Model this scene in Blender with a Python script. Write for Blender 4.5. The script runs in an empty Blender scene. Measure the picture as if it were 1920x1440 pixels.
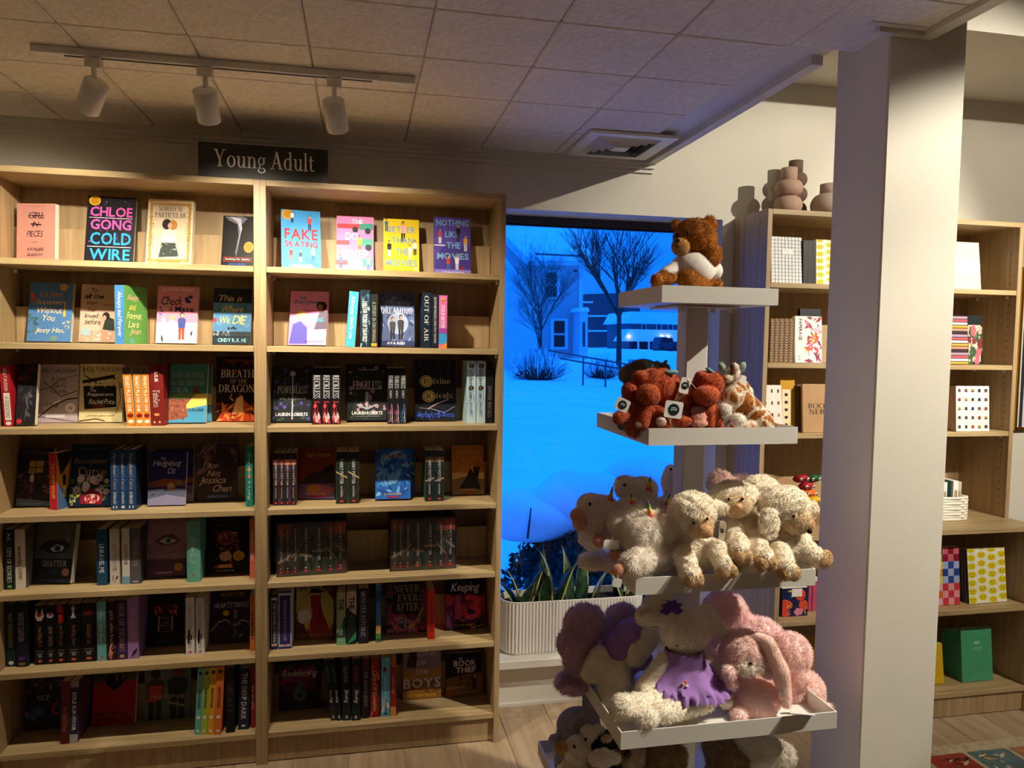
import bpy, math, random
import numpy as np
from mathutils import Vector, Matrix, Euler

# ------------------------------------------------------------------ camera, world, exposure
SC = bpy.context.scene
COL = SC.collection
CAM_P = np.array([0.3475, -2.7817, 1.5764])
CAM_R = np.array([0.97942519, -0.20119982, 0.01565041])
CAM_U = np.array([-0.00380863, 0.0591087, 0.99824429])
CAM_F = np.array([0.20177165, 0.9777652, -0.05712625])
FPX = 1390.16
cd = bpy.data.cameras.new('camera'); cam = bpy.data.objects.new('camera', cd); COL.objects.link(cam)
cd.sensor_width = 36.0; cd.lens = FPX / 1920 * 36.0; cd.clip_start = 0.05; cd.clip_end = 400
cam.matrix_world = Matrix(((CAM_R[0], CAM_U[0], -CAM_F[0], CAM_P[0]), (CAM_R[1], CAM_U[1], -CAM_F[1], CAM_P[1]),
                           (CAM_R[2], CAM_U[2], -CAM_F[2], CAM_P[2]), (0, 0, 0, 1)))
SC.camera = cam
W = bpy.data.worlds.new('dusk_sky'); SC.world = W; W.use_nodes = True
bg = W.node_tree.nodes['Background']
# deep blue winter dusk under an even overcast: brightness rises smoothly from horizon to zenith
_n = W.node_tree; _t = _n.nodes.new('ShaderNodeTexCoord'); _s = _n.nodes.new('ShaderNodeSeparateXYZ'); _m = _n.nodes.new('ShaderNodeMapRange')
_n.links.new(_t.outputs['Generated'], _s.inputs[0]); _n.links.new(_s.outputs[2], _m.inputs[0])
_m.inputs[1].default_value = 0.0; _m.inputs[2].default_value = 1.0; _m.inputs[3].default_value = 0.46; _m.inputs[4].default_value = 1.44; _n.links.new(_m.outputs[0], bg.inputs[1])
bg.inputs[0].default_value = (0.006, 0.28, 1.6, 1)
SC.view_settings.view_transform = 'Standard'; SC.view_settings.look = 'None'
SC.cycles.max_bounces = 16; SC.cycles.diffuse_bounces = 10
SC.view_settings.exposure = 0.6; SC.view_settings.gamma = 1.0; SC.view_settings.use_curve_mapping = False
WARM = (1.0, 0.87, 0.66); CREAM = (1.0, 0.90, 0.73)
P_TRACK = 40.0; P_ROOM = 80.0; P_STAND = 270.0

# ------------------------------------------------------------------ pixel -> world helpers (1920x1440 frame)
def ray(px, py): return CAM_F + CAM_R * (px - 960) / FPX - CAM_U * (py - 720) / FPX
def onY(px, py, y): d = ray(px, py); return CAM_P + d * (y - CAM_P[1]) / d[1]
def onZ(px, py, z): d = ray(px, py); return CAM_P + d * (z - CAM_P[2]) / d[2]
def onX(px, py, x): d = ray(px, py); return CAM_P + d * (x - CAM_P[0]) / d[0]

# ------------------------------------------------------------------ generic helpers
def lin(c):
    c = c / 255.0
    return c / 12.92 if c <= 0.04045 else ((c + 0.055) / 1.055) ** 2.4
_hx = {}
def hx(s):
    if not isinstance(s, str): return s
    if s not in _hx:
        t = s if len(s) == 6 else ''.join(ch * 2 for ch in s)
        _hx[s] = (lin(int(t[0:2], 16)), lin(int(t[2:4], 16)), lin(int(t[4:6], 16)), 1.0)
    return _hx[s]
def rotm(rx=0, ry=0, rz=0): return np.array(Euler((math.radians(rx), math.radians(ry), math.radians(rz))).to_matrix())

class MB:
    """collects coloured faces; build() links them as ONE mesh object"""
    def __init__(s): s.v = []; s.f = []; s.c = []; s.col = (0.5, 0.5, 0.5, 1)
    def color(s, c): s.col = hx(c); return s
    def add(s, vs, fs):
        b = len(s.v); s.v += [tuple(float(q) for q in v) for v in vs]
        for f in fs: s.f.append(tuple(b + i for i in f)); s.c.append(s.col)
        return s
    def box(s, x0, x1, y0, y1, z0, z1, M=None, T=None):
        vs = [(x, y, z) for z in (z0, z1) for y in (y0, y1) for x in (x0, x1)]
        if M is not None or T is not None:
            vs = [(M @ np.array(v) if M is not None else np.array(v)) + (T if T is not None else 0) for v in vs]
        return s.add(vs, [(0, 2, 3, 1), (4, 5, 7, 6), (0, 1, 5, 4), (2, 6, 7, 3), (0, 4, 6, 2), (1, 3, 7, 5)])
    def bbox(s, x0, x1, y0, y1, z0, z1, b=0.002):
        """box with chamfered edges"""
        X, Y, Z = (x0, x1), (y0, y1), (z0, z1); vs = []; idx = {}
        for i in (0, 1):
            for j in (0, 1):
                for k in (0, 1):
                    sx, sy, sz = (1 - 2 * i) * b, (1 - 2 * j) * b, (1 - 2 * k) * b
                    for a, d in ((0, (0, sy, sz)), (1, (sx, 0, sz)), (2, (sx, sy, 0))):
                        idx[i, j, k, a] = len(vs); vs.append((X[i] + d[0], Y[j] + d[1], Z[k] + d[2]))
        fs = []
        for i in (0, 1):
            q = [(i, 0, 0, 0), (i, 1, 0, 0), (i, 1, 1, 0), (i, 0, 1, 0)]; q = q[::-1] if i == 0 else q; fs.append([idx[t] for t in q])
            q = [(0, i, 0, 1), (1, i, 0, 1), (1, i, 1, 1), (0, i, 1, 1)]; q = q[::-1] if i == 1 else q; fs.append([idx[t] for t in q])
            q = [(0, 0, i, 2), (1, 0, i, 2), (1, 1, i, 2), (0, 1, i, 2)]; q = q[::-1] if i == 0 else q; fs.append([idx[t] for t in q])
        for a in (0, 1):
            for b_ in (0, 1):
                fs.append([idx[a, b_, 0, 0], idx[a, b_, 1, 0], idx[a, b_, 1, 1], idx[a, b_, 0, 1]])
                fs.append([idx[a, 0, b_, 0], idx[a, 1, b_, 0], idx[a, 1, b_, 2], idx[a, 0, b_, 2]])
                fs.append([idx[0, a, b_, 1], idx[1, a, b_, 1], idx[1, a, b_, 2], idx[0, a, b_, 2]])
        for i in (0, 1):
            for j in (0, 1):
                for k in (0, 1): fs.append([idx[i, j, k, 0], idx[i, j, k, 1], idx[i, j, k, 2]])
        return s.add(vs, fs)
    def cyl(s, p0, p1, r0, r1=None, n=12, cap=True):
        r1 = r0 if r1 is None else r1
        p0 = np.array(p0, float); p1 = np.array(p1, float); d = p1 - p0; d = d / (np.linalg.norm(d) + 1e-9)
        a = np.cross(d, (0, 0, 1) if abs(d[2]) < 0.9 else (1, 0, 0)); a /= np.linalg.norm(a); b = np.cross(d, a)
        vs = []
        for p, r in ((p0, r0), (p1, r1)):
            for i in range(n): t = 2 * math.pi * i / n; vs.append(p + r * (a * math.cos(t) + b * math.sin(t)))
        fs = [(i, (i + 1) % n, n + (i + 1) % n, n + i) for i in range(n)]
        if cap: fs += [tuple(range(n))[::-1], tuple(range(n, 2 * n))]
        return s.add(vs, fs)
    def tube(s, pts, rs, n=6):
        pts = [np.array(p, float) for p in pts]; rs = rs if hasattr(rs, '__len__') else [rs] * len(pts); vs = []; a = None
        for i, p in enumerate(pts):
            d = pts[min(i + 1, len(pts) - 1)] - pts[max(i - 1, 0)]; d = d / (np.linalg.norm(d) + 1e-9)
            if a is None: a = np.cross(d, (0, 0, 1) if abs(d[2]) < 0.9 else (1, 0, 0))
            a = a - d * (a @ d); a /= np.linalg.norm(a) + 1e-9; b = np.cross(d, a)
            for k in range(n): t = 2 * math.pi * k / n; vs.append(p + rs[i] * (a * math.cos(t) + b * math.sin(t)))
        fs = [(i * n + k, i * n + (k + 1) % n, (i + 1) * n + (k + 1) % n, (i + 1) * n + k) for i in range(len(pts) - 1) for k in range(n)]
        fs += [tuple(range(n))[::-1], tuple(range((len(pts) - 1) * n, len(pts) * n))]
        return s.add(vs, fs)
    def ell(s, c, r, M=None, nu=16, nv=10):
        c = np.array(c, float); r = r if hasattr(r, '__len__') else (r, r, r); vs = []
        for j in range(nv + 1):
            ph = math.pi * j / nv
            for i in range(nu):
                t = 2 * math.pi * i / nu
                v = np.array((r[0] * math.sin(ph) * math.cos(t), r[1] * math.sin(ph) * math.sin(t), -r[2] * math.cos(ph)))
                vs.append(c + (M @ v if M is not None else v))
        fs = [(j * nu + i, j * nu + (i + 1) % nu, (j + 1) * nu + (i + 1) % nu, (j + 1) * nu + i) for j in range(nv) for i in range(nu)]
        return s.add(vs, fs)
    def lathe(s, prof, n=24, c=(0, 0, 0)):
        vs = []
        for r, z in prof:
            for i in range(n): t = 2 * math.pi * i / n; vs.append((c[0] + r * math.cos(t), c[1] + r * math.sin(t), c[2] + z))
        fs = [(j * n + i, j * n + (i + 1) % n, (j + 1) * n + (i + 1) % n, (j + 1) * n + i) for j in range(len(prof) - 1) for i in range(n)]
        return s.add(vs, fs)
    def prism(s, pts, y0, y1):
        """polygon in x,z extruded along y"""
        n = len(pts); vs = [(x, y0, z) for x, z in pts] + [(x, y1, z) for x, z in pts]
        return s.add(vs, [tuple(range(n)), tuple(range(n, 2 * n))[::-1]] + [(i, n + i, n + (i + 1) % n, (i + 1) % n) for i in range(n)])
    def mesh(s, name, smooth=False):
        me = bpy.data.meshes.new(name); me.from_pydata(s.v, [], s.f)
        at = me.color_attributes.new('Col', 'FLOAT_COLOR', 'CORNER')
        ls = np.array([len(f) for f in s.f]); cc = np.repeat(np.array([c[:4] for c in s.c], dtype=np.float32), ls, axis=0)
        at.data.foreach_set('color', cc.ravel())
        if smooth: me.polygons.foreach_set('use_smooth', [True] * len(me.polygons))
        me.update(); return me
    def build(s, name, mat, parent=None, smooth=False, **kw):
        return link(name, s.mesh(name, smooth), mat, parent, **kw)
def link(name, me, mat, parent=None, **kw):
    o = bpy.data.objects.new(name, me); COL.objects.link(o)
    if mat is not None and len(me.materials) == 0: me.materials.append(mat)
    if parent is not None: o.parent = parent
    if kw: tag(o, **kw)
    return o
def tag(o, label=None, cat=None, group=None, kind=None):
    if label: o['label'] = label
    if cat: o['category'] = cat
    if group: o['group'] = group
    if kind: o['kind'] = kind
    return o
def empty(name, loc=(0, 0, 0), rot=(0, 0, 0), **kw):
    o = bpy.data.objects.new(name, None); COL.objects.link(o); o.location = tuple(float(q) for q in loc)
    o.rotation_euler = tuple(math.radians(a) for a in rot); o.empty_display_size = 0.05
    return tag(o, **kw)

# ------------------------------------------------------------------ materials (all node based)
def mat(name, base, rough=0.6, noise=None, bump=None, attr=False, spec=0.5, metal=0.0, sheen=0.0, coord='Object', stretch=None, coat=0.0):
    """base colour (or the printed colour attribute) * noise variation, optional fine relief"""
    m = bpy.data.materials.new(name); m.use_nodes = True; nt = m.node_tree; b = nt.nodes['Principled BSDF']
    b.inputs['Roughness'].default_value = rough; b.inputs['Metallic'].default_value = metal
    b.inputs['Specular IOR Level'].default_value = spec; b.inputs['Sheen Weight'].default_value = sheen; b.inputs['Coat Weight'].default_value = coat
    if attr:
        a = nt.nodes.new('ShaderNodeAttribute'); a.attribute_name = 'Col'; src = a.outputs['Color']
    else:
        a = nt.nodes.new('ShaderNodeRGB'); a.outputs[0].default_value = hx(base); src = a.outputs[0]
    tc = nt.nodes.new('ShaderNodeTexCoord'); mp = nt.nodes.new('ShaderNodeMapping'); nt.links.new(tc.outputs[coord], mp.inputs[0])
    if stretch: mp.inputs['Scale'].default_value = stretch
    if noise:
        sc, amt = noise; n = nt.nodes.new('ShaderNodeTexNoise'); n.inputs['Scale'].default_value = sc; n.inputs['Detail'].default_value = 4
        nt.links.new(mp.outputs[0], n.inputs['Vector'])
        r = nt.nodes.new('ShaderNodeMapRange'); r.inputs[1].default_value = 0.3; r.inputs[2].default_value = 0.7
        r.inputs[3].default_value = 1 - amt; r.inputs[4].default_value = 1 + amt
        nt.links.new(n.outputs[0], r.inputs[0])
        mx = nt.nodes.new('ShaderNodeMix'); mx.data_type = 'RGBA'; mx.blend_type = 'MULTIPLY'; mx.inputs[0].default_value = 1
        nt.links.new(src, mx.inputs[6]); nt.links.new(r.outputs[0], mx.inputs[7]); src = mx.outputs[2]
    nt.links.new(src, b.inputs['Base Color'])
    if bump:
        sc, st = bump; n = nt.nodes.new('ShaderNodeTexNoise'); n.inputs['Scale'].default_value = sc; n.inputs['Detail'].default_value = 3
        nt.links.new(mp.outputs[0], n.inputs['Vector'])
        bp = nt.nodes.new('ShaderNodeBump'); bp.inputs['Strength'].default_value = st; bp.inputs['Distance'].default_value = 0.004
        nt.links.new(n.outputs[0], bp.inputs['Height']); nt.links.new(bp.outputs[0], b.inputs['Normal'])
    return m
def wood(name, c0, c1, grain, rough=0.5, coord='Object', rnd=0.0):
    """long grain: noise squeezed across the fibre, two tones"""
    m = bpy.data.materials.new(name); m.use_nodes = True; nt = m.node_tree; b = nt.nodes['Principled BSDF']; b.inputs['Roughness'].default_value = rough
    tc = nt.nodes.new('ShaderNodeTexCoord'); mp = nt.nodes.new('ShaderNodeMapping'); mp.inputs['Scale'].default_value = grain
    nt.links.new(tc.outputs[coord], mp.inputs[0])
    oi = nt.nodes.new('ShaderNodeObjectInfo'); ad = nt.nodes.new('ShaderNodeVectorMath'); ad.operation = 'ADD'
    ml = nt.nodes.new('ShaderNodeMath'); ml.operation = 'MULTIPLY'; ml.inputs[1].default_value = 40; nt.links.new(oi.outputs['Random'], ml.inputs[0])
    nt.links.new(mp.outputs[0], ad.inputs[0]); nt.links.new(ml.outputs[0], ad.inputs[1])
    n = nt.nodes.new('ShaderNodeTexNoise'); n.inputs['Scale'].default_value = 1.0; n.inputs['Detail'].default_value = 5; n.inputs['Roughness'].default_value = 0.62
    nt.links.new(ad.outputs[0], n.inputs['Vector'])
    rp = nt.nodes.new('ShaderNodeValToRGB'); rp.color_ramp.elements[0].position = 0.33; rp.color_ramp.elements[0].color = hx(c0)
    rp.color_ramp.elements[1].position = 0.66; rp.color_ramp.elements[1].color = hx(c1)
    nt.links.new(n.outputs[0], rp.inputs[0]); src = rp.outputs[0]
    if rnd:
        r = nt.nodes.new('ShaderNodeMapRange'); r.inputs[3].default_value = 1 - rnd; r.inputs[4].default_value = 1 + rnd; nt.links.new(oi.outputs['Random'], r.inputs[0])
        mx = nt.nodes.new('ShaderNodeMix'); mx.data_type = 'RGBA'; mx.blend_type = 'MULTIPLY'; mx.inputs[0].default_value = 1
        nt.links.new(src, mx.inputs[6]); nt.links.new(r.outputs[0], mx.inputs[7]); src = mx.outputs[2]
    nt.links.new(src, b.inputs['Base Color'])
    bp = nt.nodes.new('ShaderNodeBump'); bp.inputs['Strength'].default_value = 0.12; bp.inputs['Distance'].default_value = 0.001
    nt.links.new(n.outputs[0], bp.inputs['Height']); nt.links.new(bp.outputs[0], b.inputs['Normal'])
    return m
def emis(name, c, st):
    m = bpy.data.materials.new(name); m.use_nodes = True; nt = m.node_tree; b = nt.nodes['Principled BSDF']
    b.inputs['Base Color'].default_value = (0.8, 0.8, 0.8, 1); b.inputs['Emission Color'].default_value = hx(c) if isinstance(c, str) else (*c, 1); b.inputs['Emission Strength'].default_value = st
    return m
M = {}
M['wall'] = mat('wall_paint', 'd9d5c9', 0.75, noise=(3, 0.03), bump=(180, 0.05))
M['trim'] = mat('trim_paint', 'd8d4cb', 0.5)
M['tile'] = mat('ceiling_tile', 'e8e0d4', 0.9, noise=(60, 0.10), bump=(75, 0.9), coord='Object')
M['white'] = mat('white_metal', 'e4e2dc', 0.4, noise=(8, 0.02))
M['trayp'] = mat('tray_paint', 'd9d7d0', 0.45, noise=(6, 0.03))
M['oakv'] = wood('oak_vertical', 'a08661', 'b89f77', (60, 60, 2.5))
M['oakh'] = wood('oak_horizontal', 'a08760', 'c0a87d', (2.5, 60, 60))
M['plank'] = wood('floor_plank', '9a846a', 'b8a286', (22, 1.6, 22), rough=0.45, rnd=0.12)
M['print'] = mat('print_gloss', '888', 0.42, attr=True, noise=(25, 0.05), spec=0.25)
M['matte'] = mat('print_matte', '888', 0.7, attr=True, noise=(18, 0.05))
M['paper'] = mat('page_paper', 'e6dfcd', 0.85, noise=(400, 0.12), stretch=(1, 1, 0.02))
M['black'] = mat('black_board', '14120f', 0.55, noise=(5, 0.1))
M['fur'] = mat('plush_fur', '888', 0.95, attr=True, spec=0.15, sheen=0.25)
M['hair'] = mat('plush_hair', '888', 0.95, attr=True, spec=0.1)
_n = M['hair'].node_tree; _p = _n.nodes['Principled BSDF']; _tl = _n.nodes.new('ShaderNodeBsdfTranslucent'); _mx = _n.nodes.new('ShaderNodeMixShader'); _mx.inputs[0].default_value = .35
_n.links.new(_p.inputs['Base Color'].links[0].from_socket, _tl.inputs[0]); _n.links.new(_p.outputs[0], _mx.inputs[1]); _n.links.new(_tl.outputs[0], _mx.inputs[2]); _n.links.new(_mx.outputs[0], _n.nodes['Material Output'].inputs[0])
M['cloth'] = mat('cloth', '888', 0.85, attr=True, spec=0.2, bump=(900, 0.25), noise=(40, 0.05))
M['plastic'] = mat('glossy_plastic', '0b0a0a', 0.15)
M['snow'] = mat('snow', 'eef2f6', 0.8, noise=(0.8, 0.06), bump=(2.0, 0.5))
M['ext'] = mat('weathered_paint', '888', 0.8, attr=True, noise=(1.5, 0.08))
M['bark'] = mat('bark', '3a332e', 0.9, noise=(20, 0.3))
M['ceramic'] = mat('matte_ceramic', '888', 0.8, attr=True, noise=(30, 0.05), bump=(120, 0.15))
M['leaf'] = mat('leaf', '888', 0.35, attr=True, noise=(30, 0.18))
M['soil'] = mat('soil', '1c1512', 0.95, noise=(60, 0.4), bump=(90, 1.0))
M['alu'] = mat('dark_frame', '3a3b42', 0.45)
M['brass'] = mat('brass', 'b98c3c', 0.3, metal=1.0)
M['rug'] = mat('rug_wool', '888', 0.95, attr=True, noise=(40, 0.25), bump=(300, 0.6))
M['lamp'] = emis('lamp_lens', (1.0, 0.8, 0.55), 6.0)
g = bpy.data.materials.new('window_glass'); g.use_nodes = True; nt = g.node_tree; nt.nodes.remove(nt.nodes['Principled BSDF'])
tr = nt.nodes.new('ShaderNodeBsdfTransparent'); tr.inputs[0].default_value = (0.96, 0.98, 1, 1); gl = nt.nodes.new('ShaderNodeBsdfGlossy'); gl.inputs['Roughness'].default_value = 0.02
fr = nt.nodes.new('ShaderNodeFresnel'); fr.inputs[0].default_value = 1.33; mx = nt.nodes.new('ShaderNodeMixShader')
nt.links.new(fr.outputs[0], mx.inputs[0]); nt.links.new(tr.outputs[0], mx.inputs[1]); nt.links.new(gl.outputs[0], mx.inputs[2]); nt.links.new(mx.outputs[0], nt.nodes['Material Output'].inputs[0])
M['glass'] = g
f2 = bpy.data.materials.new('clear_film'); f2.use_nodes = True; nt = f2.node_tree; nt.nodes.remove(nt.nodes['Principled BSDF'])
tr = nt.nodes.new('ShaderNodeBsdfTransparent'); gl = nt.nodes.new('ShaderNodeBsdfGlossy'); gl.inputs['Roughness'].default_value = 0.12; mx = nt.nodes.new('ShaderNodeMixShader'); mx.inputs[0].default_value = 0.10
nt.links.new(tr.outputs[0], mx.inputs[1]); nt.links.new(gl.outputs[0], mx.inputs[2]); nt.links.new(mx.outputs[0], nt.nodes['Material Output'].inputs[0])
M['film'] = f2

# ------------------------------------------------------------------ the room
YW = 0.285; HC = 2.355; HB = 2.75; HU = 3.15
XL_, XR_, YB_ = -1.7, 4.6, -4.6
RX0, RX1, RZ0, RZ1, YG = 0.80, 1.922, 0.235, 2.130, 0.46     # window recess and glass plane
S = [1.8295, 1.5462, 1.2559, 0.9536, 0.6831, 0.4073, 0.1202]  # shelf tops
def struct(name, mb, m, parent=None, smooth=False):
    return mb.build(name, m, parent, smooth, kind=None if parent else 'structure')
wb = MB()
wb.box(XL_, RX0, YW, YW + .3, 0, HU); wb.box(RX1, XR_, YW, YW + .3, 0, HU); wb.box(RX0, RX1, YW, YW + .3, RZ1, HU); wb.box(RX0, RX1, YW, YW + .3, 0, RZ0 - .036)
struct('wall_back', wb, M['wall'])
struct('wall_left', MB().box(XL_ - .15, XL_, YB_ - .15, YW + .3, 0, HU), M['wall'])
struct('wall_right', MB().box(XR_, XR_ + .15, YB_ - .15, YW + .3, 0, HU), M['wall'])
struct('wall_front', MB().box(XL_, XR_, YB_ - .15, YB_, 0, HU), M['wall'])
# soffit: low tiled ceiling on the left with its drop edge, bulkhead and taller ceiling on the right
XE, XE2, YJ = 1.585, 1.742, -1.13
ce = MB(); ce.box(XL_, XE, YJ, YW, HC + .012, HU); ce.box(XL_, XE2, YB_, YJ, HC + .012, HU)
ceiling = struct('ceiling', ce, M['trim'])
tb = MB(); tb.bbox(-.1516, .1516, -.1516, .1516, -.012, 0, .0035); tm = tb.mesh('ceiling_tile'); tm.materials.append(M['tile'])
TX0 = onZ(565, 0, HC)[0]; TS = 0.3065
i0 = int(math.floor((XL_ - TX0) / TS))
for i in range(i0, i0 + 12):
    for j in range(0, 15):
        xa, xb = TX0 + i * TS, TX0 + (i + 1) * TS; yb = YW - .045 - j * TS; ya = yb - TS
        lim = XE - .035 if (ya + yb) / 2 > YJ else XE2 - .035
        if (xa + xb) / 2 > lim or xa < XL_ - .16 or ya < YB_: continue
        o = bpy.data.objects.new('ceiling_tile', tm); COL.objects.link(o); o.parent = ceiling
        o.location = ((xa + xb) / 2, (ya + yb) / 2, HC + .012 + random.Random(i * 31 + j).uniform(0, .0012))
        if xb > lim: o.scale.x = (lim - xa) / TS; o.location.x = (xa + lim) / 2
fb = MB(); fb.box(XE - .035, XE, YJ + .21, YW, HC - .012, HC + .02); fb.box(XE2 - .035, XE2, YB_, YJ - .0, HC - .012, HC + .02); fb.box(XE2 - .16, XE2 - .0352, YJ - .02, YJ, HC - .012, HC + .02)
fb.box(XE - .04, XE2 - .036, YJ - .04, YJ - .0205, HC - .001, HC + .013)
struct('trim_1', fb, M['trim'])
cr = MB()
cr.box(XL_, XE, YW - .045, YW, HC - .014, HC + .012); cr.box(XL_, XE, YW - .030, YW, HC - .030, HC - .014); cr.box(XL_, XE, YW - .014, YW, HC - .046, HC - .030)
struct('trim_2', cr, M['trim'])
struct('ceiling_upper', MB().box(XE, XR_, YB_, YW, HU, HU + .1), M['trim'])
struct('bulkhead', MB().box(XE, XR_, -.37, YW, HB, HU), M['wall'])
# column at the soffit edge
struct('column', MB().bbox(1.628, 1.850, -1.13, -.92, 0, HU, .004), M['wall'])
# floor with its planks
floor = struct('floor', MB().box(XL_, XR_, YB_, YW, -.1, -.004), M['plank'])
pb = MB(); pb.bbox(-.1015, .1015, -.75, .75, -.006, 0, .0015); pm = pb.mesh('plank'); pm.materials.append(M['plank'])
rng = random.Random(4)
for i in range(-12, 22):
    xc = 0.4185 + i * .205; off = rng.uniform(0, 1.5); 
    if xc < XL_ or xc > XR_ - .1: continue
    for j in range(5):
        yc = YW - .75 + off - j * 1.501
        y0, y1 = max(yc - .75, YB_), min(yc + .75, YW)
        if y1 - y0 < .02: continue
        o = bpy.data.objects.new('plank', pm); COL.objects.link(o); o.parent = floor; o.location = (xc, (y0 + y1) / 2, 0); o.scale.y = (y1 - y0) / 1.5
# window
win = empty('window_1', (1.4, YG, 0)); win['kind'] = 'structure'
def wpart(n, mb, m): o = mb.build(n, m, win); o.location = (-1.4, -YG, 0); return o
fz = RZ0 + .0
wpart('window_frame', MB().box(RX0, RX1, YG - .02, YG + .03, RZ1 - .033, RZ1).box(RX0, RX1, YG - .02, YG + .03, fz, fz + .05).box(RX0, RX0 + .04, YG - .02, YG + .03, fz + .05, RZ1 - .033).box(RX1 - .04, RX1, YG - .02, YG + .03, fz + .05, RZ1 - .033), M['alu'])
wpart('gasket', MB().box(RX0 + .04, RX1 - .04, YG - .008, YG + .012, RZ1 - .041, RZ1 - .033).box(RX0 + .04, RX1 - .04, YG - .008, YG + .012, fz + .05, fz + .056), M['black'])
wpart('pane', MB().box(RX0 + .04, RX1 - .04, YG, YG + .006, fz + .055, RZ1 - .04), M['glass'])
wpart('window_sill', MB().bbox(.893, RX1 + .02, .195, YW, RZ0 - .036, RZ0, .003).box(RX0, RX1, YW, YG + .03, RZ0 - .036, RZ0), M['trim'])
struct('baseboard_back', MB().box(.893, 1.96, YW - .012, YW, 0, .012), M['trim'])

# air vent in the tiled ceiling
vent = empty('air_vent', (1.345, .03, HC), label='square white metal air vent set into the tiled ceiling', cat='air vent')
VA = .175
def ring(mb, a, b, z0, z1):
    mb.add([(-a, -a, z0), (a, -a, z0), (a, a, z0), (-a, a, z0), (-b, -b, z1), (b, -b, z1), (b, b, z1), (-b, b, z1)], [(i, (i + 1) % 4, 4 + (i + 1) % 4, 4 + i) for i in range(4)])
    return mb
vf = MB().color('e2ded6'); ring(vf, VA, VA - .004, -.002, -.012); ring(vf, VA - .004, VA - .05, -.012, -.010); ring(vf, VA - .05, VA - .055, -.010, .0); vf.build('frame', M['white'], vent)
for k in range(4):
    a = .118 - k * .025; vv = MB(); ring(vv, a, a - .013, -.006, -.020); ring(vv, a, a - .013, -.0045, -.0185); vv.build('louver', M['white'], vent)
MB().box(-.03, .03, -.03, .03, -.021, -.019).build('louver_plate', M['white'], vent)
MB().box(-.13, .13, -.13, .13, -.0015, -.0005).build('duct_opening', M['black'], vent)  # black sheet behind the louvers, standing in for the shade inside the duct

# ------------------------------------------------------------------ track lights: rail, heads and the lamps they hold
def track(x0, x1, y, z, heads, label, power, color, spot, blend=0.35, rad=.016):
    t = empty('track_light', ((x0 + x1) / 2, y, z), label=label, cat='track light'); X = (x0 + x1) / 2
    MB().bbox(x0 - X, x1 - X, -.015, .015, -.020, 0, .002).build('rail', M['white'], t)
    MB().box(x0 - X + .08, x1 - X - .12, -.004, .004, -.0215, -.0195).build('rail_slot', M['black'], t)
    MB().bbox(x1 - X - .10, x1 - X + .004, -.018, .018, -.022, 0, .002).build('end_feed', M['white'], t)
    for hxp, aim, pw in heads:
        h = MB().bbox(-.021, .021, -.013, .013, -.048, -.020, .003).cyl((0, 0, -.048), (0, 0, -.092), .007, n=14).build('lamp_holder', M['white'], t); h.location = (hxp - X, 0, 0)
        piv = np.array((hxp, y, z - .092)); d = np.array(aim) - piv; d /= np.linalg.norm(d)
        can = MB(); can.lathe([(0, .024), (.029, .024), (.032, .021), (.032, -.066), (.030, -.068), (.029, -.018), (0, -.016)], 28)
        c = can.build('lamp_can', M['white'], h, True); q = Vector(tuple(-d)).to_track_quat('Z', 'Y'); c.rotation_mode = 'QUATERNION'; c.rotation_quaternion = q; c.location = (0, 0, -.105)
        lens = MB().lathe([(0, -.0185), (.027, -.0185)], 20).build('lens', M['lamp'], h); lens.rotation_mode = 'QUATERNION'; lens.rotation_quaternion = q; lens.location = (0, 0, -.105)
        sp = bpy.data.lights.new('track_lamp', 'SPOT'); sp.energy = power * pw; sp.color = color; sp.spot_size = math.radians(spot); sp.spot_blend = blend; sp.shadow_soft_size = rad
        so = bpy.data.objects.new('track_lamp', sp); COL.objects.link(so); so.location = tuple(piv + np.array((0, 0, -.013)) + d * .026); so.rotation_euler = Vector(tuple(d)).to_track_quat('-Z', 'Y').to_euler()
    return t
track(-.522, .502, -.51, HC, [(-.369, (-.80, .02, 1.62), 1.0), (-.081, (-.04, .1, 1.50), 1.0), (.273, (.42, .1, 1.50), .85)],
      'white three-head track light above the two book-filled bookcases', P_TRACK, WARM, 105, .6)
# ceiling track spots of the shop on the side past the column, outside the picture: they throw the vase shadows and light the toy stand
def spot_offscreen(name, x, y, z, aim, energy, size, blend, rad):
    sp = bpy.data.lights.new(name, 'SPOT'); sp.energy = energy; sp.color = CREAM; sp.spot_size = math.radians(size); sp.spot_blend = blend; sp.shadow_soft_size = rad
    so = bpy.data.objects.new(name, sp); COL.objects.link(so); so.location = (x, y, z); so.rotation_euler = (Vector(aim) - Vector((x, y, z))).to_track_quat('-Z', 'Y').to_euler()
ZT = HU - .12
for x_, aim_, k_ in ((2.5, (2.3, .28, 1.8), .15), (3.45, (2.3, .1, 1.75), 2.7), (3.15, (3.25, .2, 1.8), 1.2), (3.75, (2.95, .0, 1.1), 2.0)):
    spot_offscreen('track_spot_shelves_offscreen', x_, -2.35, ZT, aim_, P_ROOM * k_, 46, .6, .016)
for x_, aim_, k_ in ((3.0, (1.22, -1.08, .98), 1.0), (2.55, (1.3, -1.3, .45), .25)):
    spot_offscreen('track_spot_stand_offscreen', x_, -1.88, ZT, aim_, P_STAND * k_, 40, .5, .022)

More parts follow.
